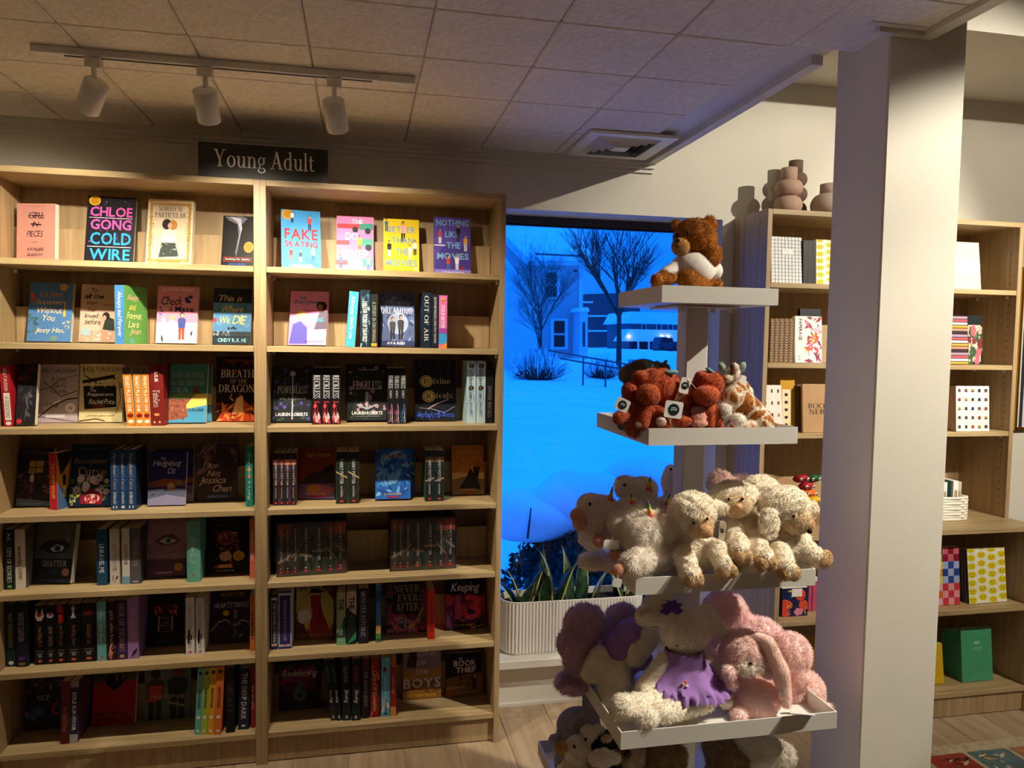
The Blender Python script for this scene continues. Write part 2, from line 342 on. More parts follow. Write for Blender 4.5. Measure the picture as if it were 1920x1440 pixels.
# ------------------------------------------------------------------ bookcases
TH = 0.021; CW = 0.8889; CD = 0.28; HT = 2.134
def bookcase(x0, w, tops, label, depth=CD, base=None, kick=None, backstop=True, cutx=()):
    t = empty('bookcase', (x0 + w / 2, 0, 0), label=label, cat='bookcase')
    def P(n, mb, m): o = mb.build(n, m, t); o.location = (-(x0 + w / 2), 0, 0); return o
    x1 = x0 + w
    if base is None:
        P('side_panel', MB().bbox(x0, x0 + TH, 0, depth, 0, HT, .0012), M['oakv']); P('side_panel', MB().bbox(x1 - TH, x1, 0, depth, 0, HT, .0012), M['oakv'])
    else:
        zc, yb = base
        for a, b in ((x0, x0 + TH), (x1 - TH, x1)):
            P('side_panel', MB().bbox(a, b, 0, depth, zc, HT, .0012), M['oakv']); P('base_side_panel', MB().bbox(a, b, yb, depth, 0, zc - TH, .0012), M['oakv'])
    P('top_panel', MB().bbox(x0 + TH, x1 - TH, 0, depth, HT - TH, HT, .0012), M['oakh'])
    P('back_panel', MB().box(x0 + TH, x1 - TH, depth - .006, depth, .02, HT - TH), M['oakv'])
    for i, z in enumerate(tops):
        yf = 0.001
        if base and z < base[0] + .01: yf = base[1] + .001
        last = i == len(tops) - 1
        if base and abs(z - base[0]) < .001: P('counter', MB().bbox(x0 - .004, x1 + .004, base[1] - .006, depth, z - TH, z, .0012), M['oakh'])
        else: P('shelf', MB().bbox(x0 + TH + .001, x1 - TH - .001, yf, depth - .007, z - TH, z, .0012), M['oakh'])
        if not last:
            for xa in (x0 + TH, x1 - TH - .008):
                for yy in (.035, .20): P('shelf_pin', MB().bbox(xa, xa + .008, yy, yy + .016, z - TH - .014, z - TH - .0005, .002), M['white'])
        if backstop and z > .1:
            cuts = [x0 + TH + .002] + list(cutx) + [x1 - TH - .002]
            for a, b in zip(cuts[:-1], cuts[1:]):
                if b - a > .02: P('backstop', MB().bbox(a + .0005, b - .0005, .205, .214, z + .0005, z + .13, .0008), M['oakv'])
    ky = .018 if base is None else base[1] + .012
    P('kick_plate', MB().box(x0 + TH, x1 - TH, ky, ky + .015, .004, tops[-1] - TH), M['oakv'])
    if base:   # pin holes of the right hand side panel: black discs painted for their inner dark
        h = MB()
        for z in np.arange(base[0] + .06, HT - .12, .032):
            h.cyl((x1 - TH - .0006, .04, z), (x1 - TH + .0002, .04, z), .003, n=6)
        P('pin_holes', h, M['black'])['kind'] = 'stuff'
    return t
bookcase(-CW, CW, S, 'oak bookcase of seven shelves standing to the left of the bookcase at the window', cutx=(-.42,))
bookcase(0, CW, S, 'oak bookcase of seven shelves standing directly beside the window', cutx=(.50,))
RCX, RCW = 1.975, 1.242
RT = [1.836, 1.505, 1.210, .818, .470, .112]
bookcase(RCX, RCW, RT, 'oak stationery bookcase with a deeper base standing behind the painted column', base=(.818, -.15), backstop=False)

# ------------------------------------------------------------------ lettering: glyph outlines cached from the built-in font, plus a drawn serif face
GC = {}
def glyph(ch, bold=False):
    k = (ch, bold)
    if k in GC: return GC[k]
    cu = bpy.data.curves.new('g', 'FONT'); cu.body = ch; cu.resolution_u = 2; cu.fill_mode = 'FRONT'; cu.offset = 0.022 if bold else 0.0
    o = bpy.data.objects.new('g', cu); me = o.to_mesh(); V = np.array([v.co[:2] for v in me.vertices]).reshape(-1, 2); Fc = [tuple(p.vertices) for p in me.polygons]
    o.to_mesh_clear(); bpy.data.objects.remove(o); bpy.data.curves.remove(cu)
    if len(V): x0 = V[:, 0].min(); V = V - (x0, 0); w = V[:, 0].max()
    else: w = .25
    GC[k] = (V, Fc, w); return GC[k]
def _serif():
    T_, t_ = .13, .05; G = {}
    def poly(L, pts): L.append([(float(a), float(b)) for a, b in pts])
    def rect(L, x0, y0, x1, y1): poly(L, [(x0, y0), (x1, y0), (x1, y1), (x0, y1)])
    def stem(L, x, y0, y1, sb=1, st=1, w=T_):
        rect(L, x - w / 2, y0, x + w / 2, y1)
        for y, s_ in ((y0, sb), (y1 - t_, st)):
            if s_ == 1: rect(L, x - w / 2 - .08, y, x + w / 2 + .08, y + t_)
            if s_ == 2: rect(L, x - w / 2 - .08, y, x, y + t_)
            if s_ == 3: rect(L, x, y, x + w / 2 + .08, y + t_)
    def diag(L, x0, y0, x1, y1, w): poly(L, [(x0 - w / 2, y0), (x0 + w / 2, y0), (x1 + w / 2, y1), (x1 - w / 2, y1)])
    def arc(L, cx, cy, rx, ry, a0, a1, th=T_, tv=t_, n=18):
        n = max(3, int(n * abs(a1 - a0) / 360)); 
        for i in range(n):
            A, B = math.radians(a0 + (a1 - a0) * i / n), math.radians(a0 + (a1 - a0) * (i + 1) / n)
            o = lambda q: (cx + rx * math.cos(q), cy + ry * math.sin(q)); I = lambda q: (cx + (rx - th) * math.cos(q), cy + (ry - tv) * math.sin(q))
            poly(L, [o(A), o(B), I(B), I(A)])
    def ser(L, x, y, h=.13): rect(L, x - h, y, x + h, y + t_)
    def put(ch, w, fn): L = []; fn(L); G[ch] = (L, w)
    put('A', .78, lambda L: (diag(L, .12, 0, .40, 1, .06), diag(L, .64, 0, .38, 1, .14), rect(L, .2, .32, .56, .37), ser(L, .11, 0), ser(L, .65, 0)))
    put('B', .66, lambda L: (stem(L, .16, 0, 1, 2, 2), arc(L, .3, .75, .28, .25, -90, 90), arc(L, .3, .27, .32, .27, -90, 90), rect(L, .16, .95, .32, 1), rect(L, .16, .49, .32, .54), rect(L, .16, 0, .32, .05)))
    put('C', .72, lambda L: (arc(L, .42, .5, .38, .52, 40, 320), rect(L, .66, .7, .7, .98)))
    put('D', .78, lambda L: (stem(L, .16, 0, 1, 2, 2), arc(L, .3, .5, .44, .5, -90, 90), rect(L, .16, .95, .32, 1), rect(L, .16, 0, .32, .05)))
    put('E', .62, lambda L: (stem(L, .16, 0, 1, 2, 2), rect(L, .16, .95, .58, 1), rect(L, .16, .49, .48, .54), rect(L, .16, 0, .6, .05), rect(L, .54, .78, .58, 1), rect(L, .56, 0, .6, .24), rect(L, .45, .4, .48, .63)))
    put('F', .58, lambda L: (stem(L, .16, 0, 1, 1, 2), rect(L, .16, .95, .56, 1), rect(L, .16, .49, .46, .54), rect(L, .52, .76, .56, 1), rect(L, .43, .4, .46, .63)))
    put('G', .76, lambda L: (arc(L, .42, .5, .38, .52, 40, 330), stem(L, .66, .02, .46, 0, 1), rect(L, .66, .72, .7, .98)))
    put('H', .82, lambda L: (stem(L, .16, 0, 1), stem(L, .66, 0, 1), rect(L, .16, .48, .66, .53)))
    put('I', .34, lambda L: (stem(L, .17, 0, 1),))
    put('J', .46, lambda L: (stem(L, .3, .2, 1, 0, 1), arc(L, .18, .2, .185, .22, 200, 360)))
    put('K', .78, lambda L: (stem(L, .16, 0, 1), diag(L, .24, .42, .62, 1, .06), diag(L, .66, 0, .36, .58, .14), ser(L, .66, 0, .1), ser(L, .62, .95, .1)))
    put('L', .6, lambda L: (stem(L, .16, 0, 1, 2, 1), rect(L, .16, 0, .58, .05), rect(L, .54, 0, .58, .26)))
    put('M', .96, lambda L: (stem(L, .14, 0, 1, 1, 2, .06), stem(L, .80, 0, 1, 1, 3), diag(L, .46, 0, .18, 1, .14), diag(L, .46, 0, .78, 1, .06)))
    put('N', .82, lambda L: (stem(L, .14, 0, 1, 1, 2, .06), stem(L, .68, 0, 1, 0, 1, .06), diag(L, .64, 0, .16, 1, .14)))
    put('O', .80, lambda L: (arc(L, .4, .5, .38, .52, 0, 360),))
    put('P', .62, lambda L: (stem(L, .16, 0, 1, 1, 2), arc(L, .3, .72, .3, .28, -90, 90), rect(L, .16, .95, .32, 1), rect(L, .16, .44, .32, .49)))
    put('Q', .80, lambda L: (arc(L, .4, .5, .38, .52, 0, 360), diag(L, .72, -.18, .46, .12, .12)))
    put('R', .72, lambda L: (stem(L, .16, 0, 1, 1, 2), arc(L, .3, .74, .28, .26, -90, 90), rect(L, .16, .95, .32, 1), rect(L, .16, .48, .34, .53), diag(L, .62, 0, .36, .52, .14), ser(L, .64, 0, .09)))
    put('S', .58, lambda L: (arc(L, .29, .74, .25, .28, 30, 250, .1), arc(L, .29, .26, .27, .28, -150, 70, .1), rect(L, .48, .72, .52, .98), rect(L, .03, .02, .07, .28)))
    put('T', .68, lambda L: (stem(L, .34, 0, 1, 1, 0), rect(L, .04, .95, .64, 1), rect(L, .04, .74, .08, 1), rect(L, .60, .74, .64, 1)))
    put('U', .80, lambda L: (stem(L, .16, .3, 1, 0, 1), stem(L, .66, .3, 1, 0, 1, .06), arc(L, .39, .32, .295, .34, 180, 360, .1)))
    put('V', .76, lambda L: (diag(L, .38, 0, .14, 1, .14), diag(L, .38, 0, .64, 1, .06), ser(L, .14, .95), ser(L, .64, .95, .1)))
    put('W', 1.06, lambda L: (diag(L, .32, 0, .14, 1, .13), diag(L, .32, 0, .54, 1, .06), diag(L, .74, 0, .54, 1, .13), diag(L, .74, 0, .94, 1, .06), ser(L, .14, .95), ser(L, .94, .95, .1)))
    put('X', .76, lambda L: (diag(L, .64, 0, .14, 1, .14), diag(L, .12, 0, .62, 1, .06), ser(L, .64, 0, .1), ser(L, .12, 0, .1), ser(L, .14, .95, .1), ser(L, .62, .95, .1)))
    put('Y', .74, lambda L: (stem(L, .37, 0, .45, 1, 0), diag(L, .37, .4, .13, 1, .14), diag(L, .37, .4, .61, 1, .06), ser(L, .13, .95), ser(L, .62, .95, .11)))
    put('Z', .66, lambda L: (rect(L, .06, .95, .6, 1), rect(L, .04, 0, .62, .05), diag(L, .12, .02, .54, .98, .14), rect(L, .06, .78, .1, 1), rect(L, .58, 0, .62, .22)))
    X = .66
    put('a', .52, lambda L: (stem(L, .38, 0, .45, 3, 0, .11), arc(L, .26, .46, .175, .22, 0, 170, .11), arc(L, .22, .18, .19, .19, 60, 330, .1)))
    put('b', .58, lambda L: (stem(L, .13, 0, 1.02, 0, 2, .11), arc(L, .30, X / 2, .25, X / 2 + .01, 0, 360, .11)))
    put('c', .5, lambda L: (arc(L, .29, X / 2, .25, X / 2 + .01, 45, 315, .11), rect(L, .4, .42, .47, .58)))
    put('d', .6, lambda L: (stem(L, .44, 0, 1.02, 3, 2, .11), arc(L, .28, X / 2, .25, X / 2 + .01, 0, 360, .11)))
    put('e', .52, lambda L: (arc(L, .28, X / 2, .25, X / 2 + .01, 0, 320, .11), rect(L, .08, X / 2 - .02, .53, X / 2 + .03)))
    put('f', .38, lambda L: (stem(L, .15, 0, .85, 1, 0, .11), arc(L, .28, .82, .185, .2, 60, 180, .11), rect(L, .03, X - .05, .34, X)))
    put('g', .56, lambda L: (arc(L, .25, .43, .21, .235, 0, 360, .1), arc(L, .26, -.10, .24, .16, 0, 360, .08), diag(L, .12, .0, .16, .24, .08), rect(L, .12, .0, .40, .06), diag(L, .40, .56, .50, .68, .07)))
    put('h', .6, lambda L: (stem(L, .14, 0, 1.02, 1, 2, .11), stem(L, .46, 0, .45, 1, 0, .11), arc(L, .31, .44, .205, .23, 0, 180, .1)))
    put('i', .28, lambda L: (stem(L, .14, 0, X, 1, 2, .11), rect(L, .075, .82, .2, .95)))
    put('l', .28, lambda L: (stem(L, .14, 0, 1.02, 1, 2, .11),))
    put('m', .9, lambda L: (stem(L, .14, 0, X, 1, 2, .11), stem(L, .45, 0, .45, 1, 0, .11), stem(L, .76, 0, .45, 1, 0, .11), arc(L, .30, .44, .2, .23, 0, 180, .1), arc(L, .61, .44, .2, .23, 0, 180, .1)))
    put('n', .6, lambda L: (stem(L, .14, 0, X, 1, 2, .11), stem(L, .46, 0, .45, 1, 0, .11), arc(L, .31, .44, .205, .23, 0, 180, .1)))
    put('o', .56, lambda L: (arc(L, .28, X / 2, .26, X / 2 + .01, 0, 360, .11),))
    put('p', .6, lambda L: (stem(L, .14, -.3, X, 1, 2, .11), arc(L, .31, X / 2, .25, X / 2 + .01, 0, 360, .11)))
    put('r', .44, lambda L: (stem(L, .14, 0, X, 1, 2, .11), arc(L, .30, .46, .19, .2, 30, 170, .1)))
    put('s', .44, lambda L: (arc(L, .22, .49, .18, .18, 20, 250, .08), arc(L, .22, .17, .19, .18, -160, 70, .08)))
    put('t', .4, lambda L: (stem(L, .16, .12, .86, 0, 0, .11), arc(L, .265, .15, .16, .16, 180, 330, .1), rect(L, .02, X - .05, .36, X)))
    put('u', .6, lambda L: (stem(L, .14, .2, X, 0, 2, .11), stem(L, .46, 0, X, 3, 2, .11), arc(L, .28, .21, .195, .22, 180, 360, .1)))
    put('v', .54, lambda L: (diag(L, .27, 0, .11, X, .11), diag(L, .27, 0, .44, X, .05), ser(L, .11, X - .05, .1), ser(L, .44, X - .05, .08)))
    put('w', .8, lambda L: (diag(L, .25, 0, .11, X, .11), diag(L, .25, 0, .4, X, .05), diag(L, .56, 0, .4, X, .11), diag(L, .56, 0, .7, X, .05), ser(L, .11, X - .05, .1), ser(L, .7, X - .05, .08)))
    put('y', .54, lambda L: (diag(L, .27, 0, .11, X, .11), diag(L, .18, -.28, .44, X, .05), ser(L, .11, X - .05, .1), ser(L, .44, X - .05, .08)))
    put("'", .2, lambda L: (rect(L, .06, .72, .15, 1),)); put('.', .2, lambda L: (rect(L, .04, 0, .15, .12),))
    return G
SG = _serif()
def layout(text, font='b'):
    """-> list of (polygon points) for a line of text, unit cap height, plus its width; fonts: b plain, B bold, S serif, i slanted hand"""
    polys = []; x = 0.0
    for n, ch in enumerate(text):
        if ch == ' ': x += .34; continue
        if font == 'S':
            if ch not in SG: ch = ch.upper() if ch.upper() in SG else '.'
            L, w = SG[ch]; polys += [np.array(q) + (x, 0) for q in L]; x += w + .03
        else:
            V, Fc, w = glyph(ch, font in 'B'); V = V / .72
            if font == 'i': V = V.copy(); V[:, 0] += V[:, 1] * .28; V[:, 1] += .06 * math.sin(n * 2.1)
            polys += [V[list(f)] + (x, 0) for f in Fc]; x += w / .72 + (.05 if font == 'i' else .10)
    return polys, x
class Art:
    """flat print: coloured shapes in 0..1 x 0..1, each a hair above the last"""
    def __init__(s): s.p = []; s.L = 0
    def poly(s, pts, c): s.L += 1; s.p.append((np.array(pts, float), hx(c), s.L))
    def run(s, ops):
        for o in ops:
            k = o[0]; a = o[1:]
            if k == 'R': s.poly([(a[0], a[1]), (a[2], a[1]), (a[2], a[3]), (a[0], a[3])], a[4])
            elif k == 'E':
                n = 20; s.poly([(a[0] + a[2] * math.cos(2 * math.pi * i / n), a[1] + a[3] * math.sin(2 * math.pi * i / n)) for i in range(n)], a[4])
            elif k == 'P': s.poly(a[0], a[1])
            elif k == 'T': s.text(*a)
            elif k == 'F': s.figure(*a)
            elif k == 'L': s.line(*a)
            elif k == 'N': s.scatter(*a)
            elif k == 'H':     # frame
                m, w, c = a; s.run([('R', m, m, m + w, 1 - m, c), ('R', 1 - m - w, m, 1 - m, 1 - m, c), ('R', m, m, 1 - m, m + w * .7, c), ('R', m, 1 - m - w * .7, 1 - m, 1 - m, c)])
        return s
    def text(s, t, u0, v0, u1, v1, c, font='b', rot=0):
        P_, w = layout(t, font); 
        if not P_: return
        A = np.vstack(P_); lo = A.min(0); hi = A.max(0); sp = np.maximum(hi - lo, 1e-3); s.L += 1; c = hx(c)
        for q in P_:
            r = (q - lo) / sp
            if rot == 0: r = np.c_[u0 + r[:, 0] * (u1 - u0), v0 + r[:, 1] * (v1 - v0)]
            else: r = np.c_[u0 + r[:, 1] * (u1 - u0), v1 - r[:, 0] * (v1 - v0)]      # spine: reads downwards
            s.p.append((r, c, s.L))
    def line(s, pts, w, c):
        pts = np.array(pts, float); s.L += 1; c = hx(c)
        for a, b in zip(pts[:-1], pts[1:]):
            d = b - a; n = np.array((-d[1], d[0] * 1.0)); n = n / (np.linalg.norm(n) + 1e-9) * w / 2
            s.p.append((np.array([a - n, b - n, b + n, a + n]), c, s.L))
    def figure(s, u, v, h, top, legs, hair='321', skin='d9a58a', wd=.5):
        w = h * wd
        s.run([('P', [(u - w * .28, v), (u - w * .05, v), (u - w * .02, v + h * .48), (u - w * .3, v + h * .48)], legs), ('P', [(u + w * .05, v), (u + w * .28, v), (u + w * .3, v + h * .48), (u + w * .02, v + h * .48)], legs),
               ('P', [(u - w * .34, v + h * .42), (u + w * .34, v + h * .42), (u + w * .42, v + h * .74), (u + w * .2, v + h * .8), (u - w * .2, v + h * .8), (u - w * .42, v + h * .74)], top),
               ('E', u, v + h * .91, w * .22, h * .10, hair), ('E', u + w * .03, v + h * .885, w * .16, h * .075, skin)])
    def scatter(s, n, seed, u0, v0, u1, v1, sz, cols, kind='E'):
        r = random.Random(seed)
        for i in range(n):
            u, v = r.uniform(u0, u1), r.uniform(v0, v1); q = sz * r.uniform(.5, 1.2); c = cols[r.randrange(len(cols))]; a = r.uniform(0, 6.28)
            if kind == 'E':
                m = 7; s.L += (i % 6 == 0); s.p.append((np.array([(u + q * math.cos(6.283 * k / m), v + .68 * q * math.sin(6.283 * k / m)) for k in range(m)]), hx(c), s.L))
            elif kind == 'l':   # leaf
                e = np.array((math.cos(a), math.sin(a) * .68)) * q; p = np.array((-e[1], e[0])) * .28; b = np.array((u, v)); s.L += (i % 6 == 0); s.p.append((np.array([b - e, b + p, b + e, b - p]), hx(c), s.L))
            elif kind == 'f':   # flower
                for k in range(5):
                    t = a + 6.283 * k / 5; s.p.append((np.array([(u + q * .6 * math.cos(t) + q * .45 * math.cos(z), v + .68 * (q * .6 * math.sin(t) + q * .45 * math.sin(z))) for z in np.arange(0, 6.28, 1.05)]), hx(c), s.L))
                s.L += 1
    def emit(s, mb, fn, step=0.00011):
        step = min(step, .0016 / max(1, s.L))
        for pts, c, l in s.p:
            pts = np.clip(pts, 0.002, 0.998); mb.col = c; n = len(pts); mb.add([fn(q[0], q[1], l * step) for q in pts], [tuple(range(n))])

# ------------------------------------------------------------------ books
REG = {'a': (0, 300, 3.84), 'b': (480, 330, 4), 'c': (0, 650, 3.84), 'd': (480, 650, 4), 'e': (0, 950, 3.84), 'f': (480, 950, 4), 'g': (0, 1200, 3.84), 'h': (480, 1180, 4)}
def rp(reg, X, Y): a, b, k = REG[reg]; return a + X / k, b + Y / k
def lift(o, w, t, h, z):
    R = np.array(o.rotation_euler.to_matrix()); m = min((R @ np.array((x, y, q)))[2] for x in (0, w) for y in (0, t) for q in (0, h)); o.location.z = z - m + .0004
def make_book(w, t, h, base, spine=None, back=None, hard=False, front_ops=None, spine_ops=None, name='book', pages=None):
    """book standing with its front cover towards -y and its spine towards -x"""
    b = empty(name); c = .0022 if hard else .0009; ins = .003 if hard else .0004
    cv = MB().color(base).box(0, w, 0, c, 0, h); cv.color(back or base).box(0, w, t - c, t, 0, h); cv.color(spine or base)
    if hard:
        n = 6; A = [(-.10 * t * math.sin(math.pi * i / n), t * i / n) for i in range(n + 1)]
        for (xa, ya), (xb, yb) in zip(A[:-1], A[1:]): cv.add([(xa, ya, 0), (xb, yb, 0), (xb, yb, h), (xa, ya, h)], [(0, 1, 2, 3)])
    cv.box(0, c, c, t - c, 0, h)
    cover = cv.build('cover', M['print'], b)
    pg = MB().box(c, w - ins, c, t - c, ins, h - ins).build('pages', pages or M['paper'], b)
    if front_ops:
        a = Art().run(front_ops); m = MB(); a.emit(m, lambda u, v, l: (u * w, -.0002 - l, v * h)); m.build('cover_print', M['print'], cover)
    if spine_ops:
        a = Art().run(spine_ops); m = MB()
        if hard: a.emit(m, lambda u, v, l: (-.10 * t * math.sin(math.pi * u) - .0005 - l, t * (1 - u), v * h))
        else: a.emit(m, lambda u, v, l: (-.0002 - l, t * (1 - u), v * h))
        m.build('spine_print', M['print'], cover)
    return b
def ceil_z(sh): return (HT if sh == 0 else S[sh - 1]) - TH - .003
def depth_at(sh, px, py, dflt):
    if sh < 2: return dflt
    return float(np.clip(onZ(px, py, S[sh])[1], .012, .17))
def F(sh, reg, XL, XR, YT, YB, base, ops, label, t=.022, hard=False, yaw=0, y=None, spine=None, group=None, w=None, tilt=0):
    (xl, yt), (xr, yb) = rp(reg, XL, YT), rp(reg, XR, YB)
    y = y if y is not None else depth_at(sh, (xl + xr) / 2, yb, .15)
    y = min(y, .20 - t)
    ww = w or float(onY(xr, yb, y)[0] - onY(xl, yb, y)[0]) / math.cos(math.radians(yaw))
    th = float(np.clip(math.degrees(math.atan2(.2 - (y + t), .13)), 2, 13)); h = .2
    for _ in range(6): h = (onY((xl + xr) / 2, yt, y + h * math.sin(math.radians(th)))[2] - S[sh]) / math.cos(math.radians(th))
    h = min(h, (ceil_z(sh) - S[sh]) / math.cos(math.radians(th)) - t * .25)
    if y + h * math.sin(math.radians(th)) + t > .271: th = math.degrees(math.asin(max(.02, (.271 - y - t) / h)))
    b = make_book(ww, t, h, base, spine or base, None, hard, ops); tag(b, label, 'book', group)
    b.rotation_euler = Euler((math.radians(-th), math.radians(tilt), math.radians(yaw)), 'XYZ'); b.location = (float(onY(xl, yb, y)[0]), y, S[sh]); lift(b, ww, t, h, S[sh])
    return b
def B(sh, reg, XL, XR, YT, YB, base, ops, label, w=.14, hard=False, yaw=0, y=.03, front=None, group=None, t=None, tilt=0, fops=None):
    (xl, yt), (xr, yb) = rp(reg, XL, YT), rp(reg, XR, YB)
    y = depth_at(sh, (xl + xr) / 2, yb, y); y = min(y, .203 - w) if yaw == 0 else y; y = max(y, .006)
    tt = t or float(onY(xr, (yt + yb) / 2, y)[0] - onY(xl, (yt + yb) / 2, y)[0]) * .985
    h = min(float(onY((xl + xr) / 2, yt, y)[2]) - S[sh], ceil_z(sh) - S[sh] - .002)
    b = make_book(w, tt, h, front or base, base, front or base, hard, fops, ops); tag(b, label, 'book', group)
    b.rotation_euler = Euler((0, math.radians(tilt), math.radians(90 + yaw)), 'YXZ') if False else (Matrix.Rotation(math.radians(tilt), 3, 'Y') @ Matrix.Rotation(math.radians(90 + yaw), 3, 'Z')).to_euler()
    x = float(onY(xr, yb, y)[0]) if yaw == 0 else float(onY(xl, yb, y)[0]) + tt * math.cos(math.radians(yaw))
    b.location = (x, y, S[sh]); lift(b, w, tt, h, S[sh]); return b
def SP(title, c, author='', font='b', v0=.1, v1=.8, u0=.25, u1=.72, ac=None, extra=()):
    o = list(extra) + [('T', title, u0, v0 + (.24 if author else 0), u1, v1, c, font, 1)]
    if author: o.append(('T', author, u0 + .06, v0, u1 - .06, v0 + .2, ac or c, 'b', 1))
    return o
K = '14141a'
# -- first bookcase, top shelf
F(0, 'a', 118, 420, 322, 705, 'c98f84', [('T', 'GIRL', .30, .74, .72, .86, '2a2024', 'i'), ('T', 'IN', .4, .6, .58, .69, '2a2024', 'i'), ('L', [(.36, .65), (.64, .64)], .02, '2a2024'), ('L', [(.3, .8), (.74, .79)], .012, '2a2024'),
  ('T', 'PIECES', .26, .43, .70, .54, '2a2024', 'i'), ('R', .42, .34, .56, .345, '2a2024'), ('T', 'KATHLEEN', .28, .19, .72, .25, '2a2024', 'i'), ('T', 'GLASGOW', .28, .10, .70, .16, '2a2024', 'i'), ('R', .25, .95, .78, .955, '7a4a44')],
  'dusty pink paperback with scribbled dark title on the top shelf', yaw=-14, t=.022, y=.172)
F(0, 'a', 603, 955, 280, 722, '17161f', [('N', 60, 3, .03, .3, .97, .99, .035, ['5a3a80', '2b4d8a', 'b04aa0', '2c2540'], 'l'), ('E', .15, .93, .12, .075, 'e8b21c'), ('E', .15, .93, .09, .055, 'b88a14'), ('T', 'CHLOE', .07, .69, .94, .84, 'e05bb8', 'B'),
  ('T', 'GONG', .09, .49, .93, .65, 'e05bb8', 'B'), ('R', .05, .665, .95, .675, 'd8c8e0'), ('T', 'COLD', .1, .26, .94, .45, '2f9fe0', 'B'), ('R', .05, .225, .95, .235, 'c8d8e8'), ('T', 'WIRE', .1, .03, .93, .20, '2f9fe0', 'B')],
  'thick black hardback with big pink and blue capital lettering', t=.032, hard=True, y=.13)
F(0, 'a', 1045, 1380, 297, 742, 'ead9bd', [('H', .05, .05, 'c9a25a'), ('H', .09, .012, 'a8803c'), ('N', 70, 5, .04, .03, .14, .97, .03, ['c59a4c', 'a8803c'], 'l'), ('N', 70, 6, .86, .03, .96, .97, .03, ['c59a4c', 'a8803c'], 'l'),
  ('T', 'NOBODY IN', .24, .82, .76, .89, '2a3530', 'S'), ('T', 'PARTICULAR', .16, .72, .84, .80, '2a3530', 'S'), ('P', [(.28, .12), (.72, .14), (.62, .36), (.34, .36)], '3c4a44'),
  ('N', 30, 8, .3, .14, .7, .34, .03, ['dfe2da', '23302c'], 'l'), ('P', [(.32, .34), (.64, .34), (.66, .52), (.5, .58), (.33, .52)], 'e8e4de'), ('E', .43, .62, .10, .08, '2c2326'), ('E', .57, .61, .09, .075, 'c08a4a'), ('E', .50, .60, .05, .045, 'e2b096'),
  ('T', 'SOPHIE GONZALES', .24, .035, .76, .075, 'b8863c', 'B')], 'cream paperback with gold border and two embracing figures', t=.026, yaw=-4)
F(0, 'a', 1588, 1825, 413, 750, '0f0e11', [('P', [(.05, .98), (.2, .9), (.45, .84), (.5, .6), (.42, .3), (.45, .2), (.5, .35), (.56, .62), (.52, .8), (.75, .95), (.6, .99)], '6d6b7c'), ('P', [(.2, .98), (.45, .88), (.55, .7), (.46, .4), (.52, .55), (.6, .75), (.55, .95)], 'b4b2c4'),
  ('E', .83, .40, .15, .105, 'caa23c'), ('E', .83, .40, .12, .085, 'a8842c'), ('H', .0, .0, K), ('R', .08, .12, .94, .20, 'b5322c'), ('R', .1, .13, .92, .19, '0f0e11'), ('T', 'looking for alaska', .14, .14, .88, .18, 'f0eee8', 'B'), ('T', 'JOHN GREEN', .22, .04, .78, .09, '4a6ad8', 'i')],
  'small black paperback with white smoke and a gold medal', t=.018, spine='b5322c', yaw=-5)
# second shelf
F(1, 'a', 190, 505, 892, 1312, '4f7fb8', [('N', 14, 3, .0, .15, .2, .5, .08, ['5f7a5c', '3f6a60'], 'l'), ('E', .78, .92, .10, .06, 'c9a86a'), ('N', 5, 9, .05, .66, .2, .78, .05, ['c8553c'], 'E'), ('T', "It's Not", .22, .75, .78, .84, 'd98a6a', 'i'), ('T', 'Summer', .15, .62, .82, .71, 'e6b890', 'i'),
  ('T', 'Without', .2, .47, .78, .58, 'f0d8a8', 'i'), ('T', 'You', .34, .34, .62, .45, 'f0d8a8', 'i'), ('P', [(.8, .42), (.86, .42), (.84, .68), (.81, .68)], 'e0b84c'), ('T', 'Jenny Han', .18, .12, .82, .23, 'f0e0a8', 'i'), ('E', .62, .05, .09, .05, '6f8f88'), ('N', 10, 2, .8, .15, .97, .35, .05, ['d8c060', 'e8d89a'], 'l')],
  'blue paperback with coral and yellow handwritten title beside a beige one')
F(1, 'a', 565, 835, 908, 1318, 'd2b29c', [('R', 0, 0, 1, .2, 'c49c86'), ('N', 30, 4, .0, .02, 1, .16, .06, ['f0e6da', 'b08878', 'd8c0b0'], 'l'), ('T', 'To', .26, .86, .44, .94, K, 'i'), ('T', 'all the', .1, .75, .62, .84, K, 'i'), ('T', 'boys', .16, .63, .44, .72, K, 'i'), ('T', "I've", .2, .52, .4, .60, K, 'i'), ('T', 'loved', .12, .41, .5, .50, K, 'i'), ('T', 'before', .14, .30, .56, .39, K, 'i'),
  ('P', [(.62, .22), (.95, .2), (.92, .4), (.7, .45)], '2f3a30'), ('E', .70, .45, .10, .07, '241a18'), ('E', .66, .42, .05, .045, 'd9a58a'), ('P', [(.05, .12), (.3, .1), (.3, .22), (.08, .24)], '9fb6c4'), ('T', 'JENNY HAN', .62, .62, .94, .66, 'b04a40', 'B')],
  'beige paperback with black handwritten title and a girl lying down')
B(1, 'a', 822, 895, 900, 1322, '4a8ad0', [('T', 'Always and Forever', .2, .12, .78, .9, 'f2f0e8', 'i', 1)], 'green paperback with a blue spine turned partly sideways', w=.135, yaw=-18, y=.04, front='5c9a4c', t=.036,
  fops=[('T', 'Always', .12, .72, .6, .86, 'e8a8a0', 'i'), ('T', 'and', .2, .58, .5, .69, 'f0d060', 'i'), ('T', 'Forever,', .1, .42, .75, .55, 'f0e8a0', 'i'), ('T', 'Lara', .15, .28, .6, .4, 'f0e8a0', 'i'), ('T', 'Jean', .2, .14, .7, .27, 'e8c0a0', 'i'), ('E', .3, .05, .12, .05, '58a8a0')])
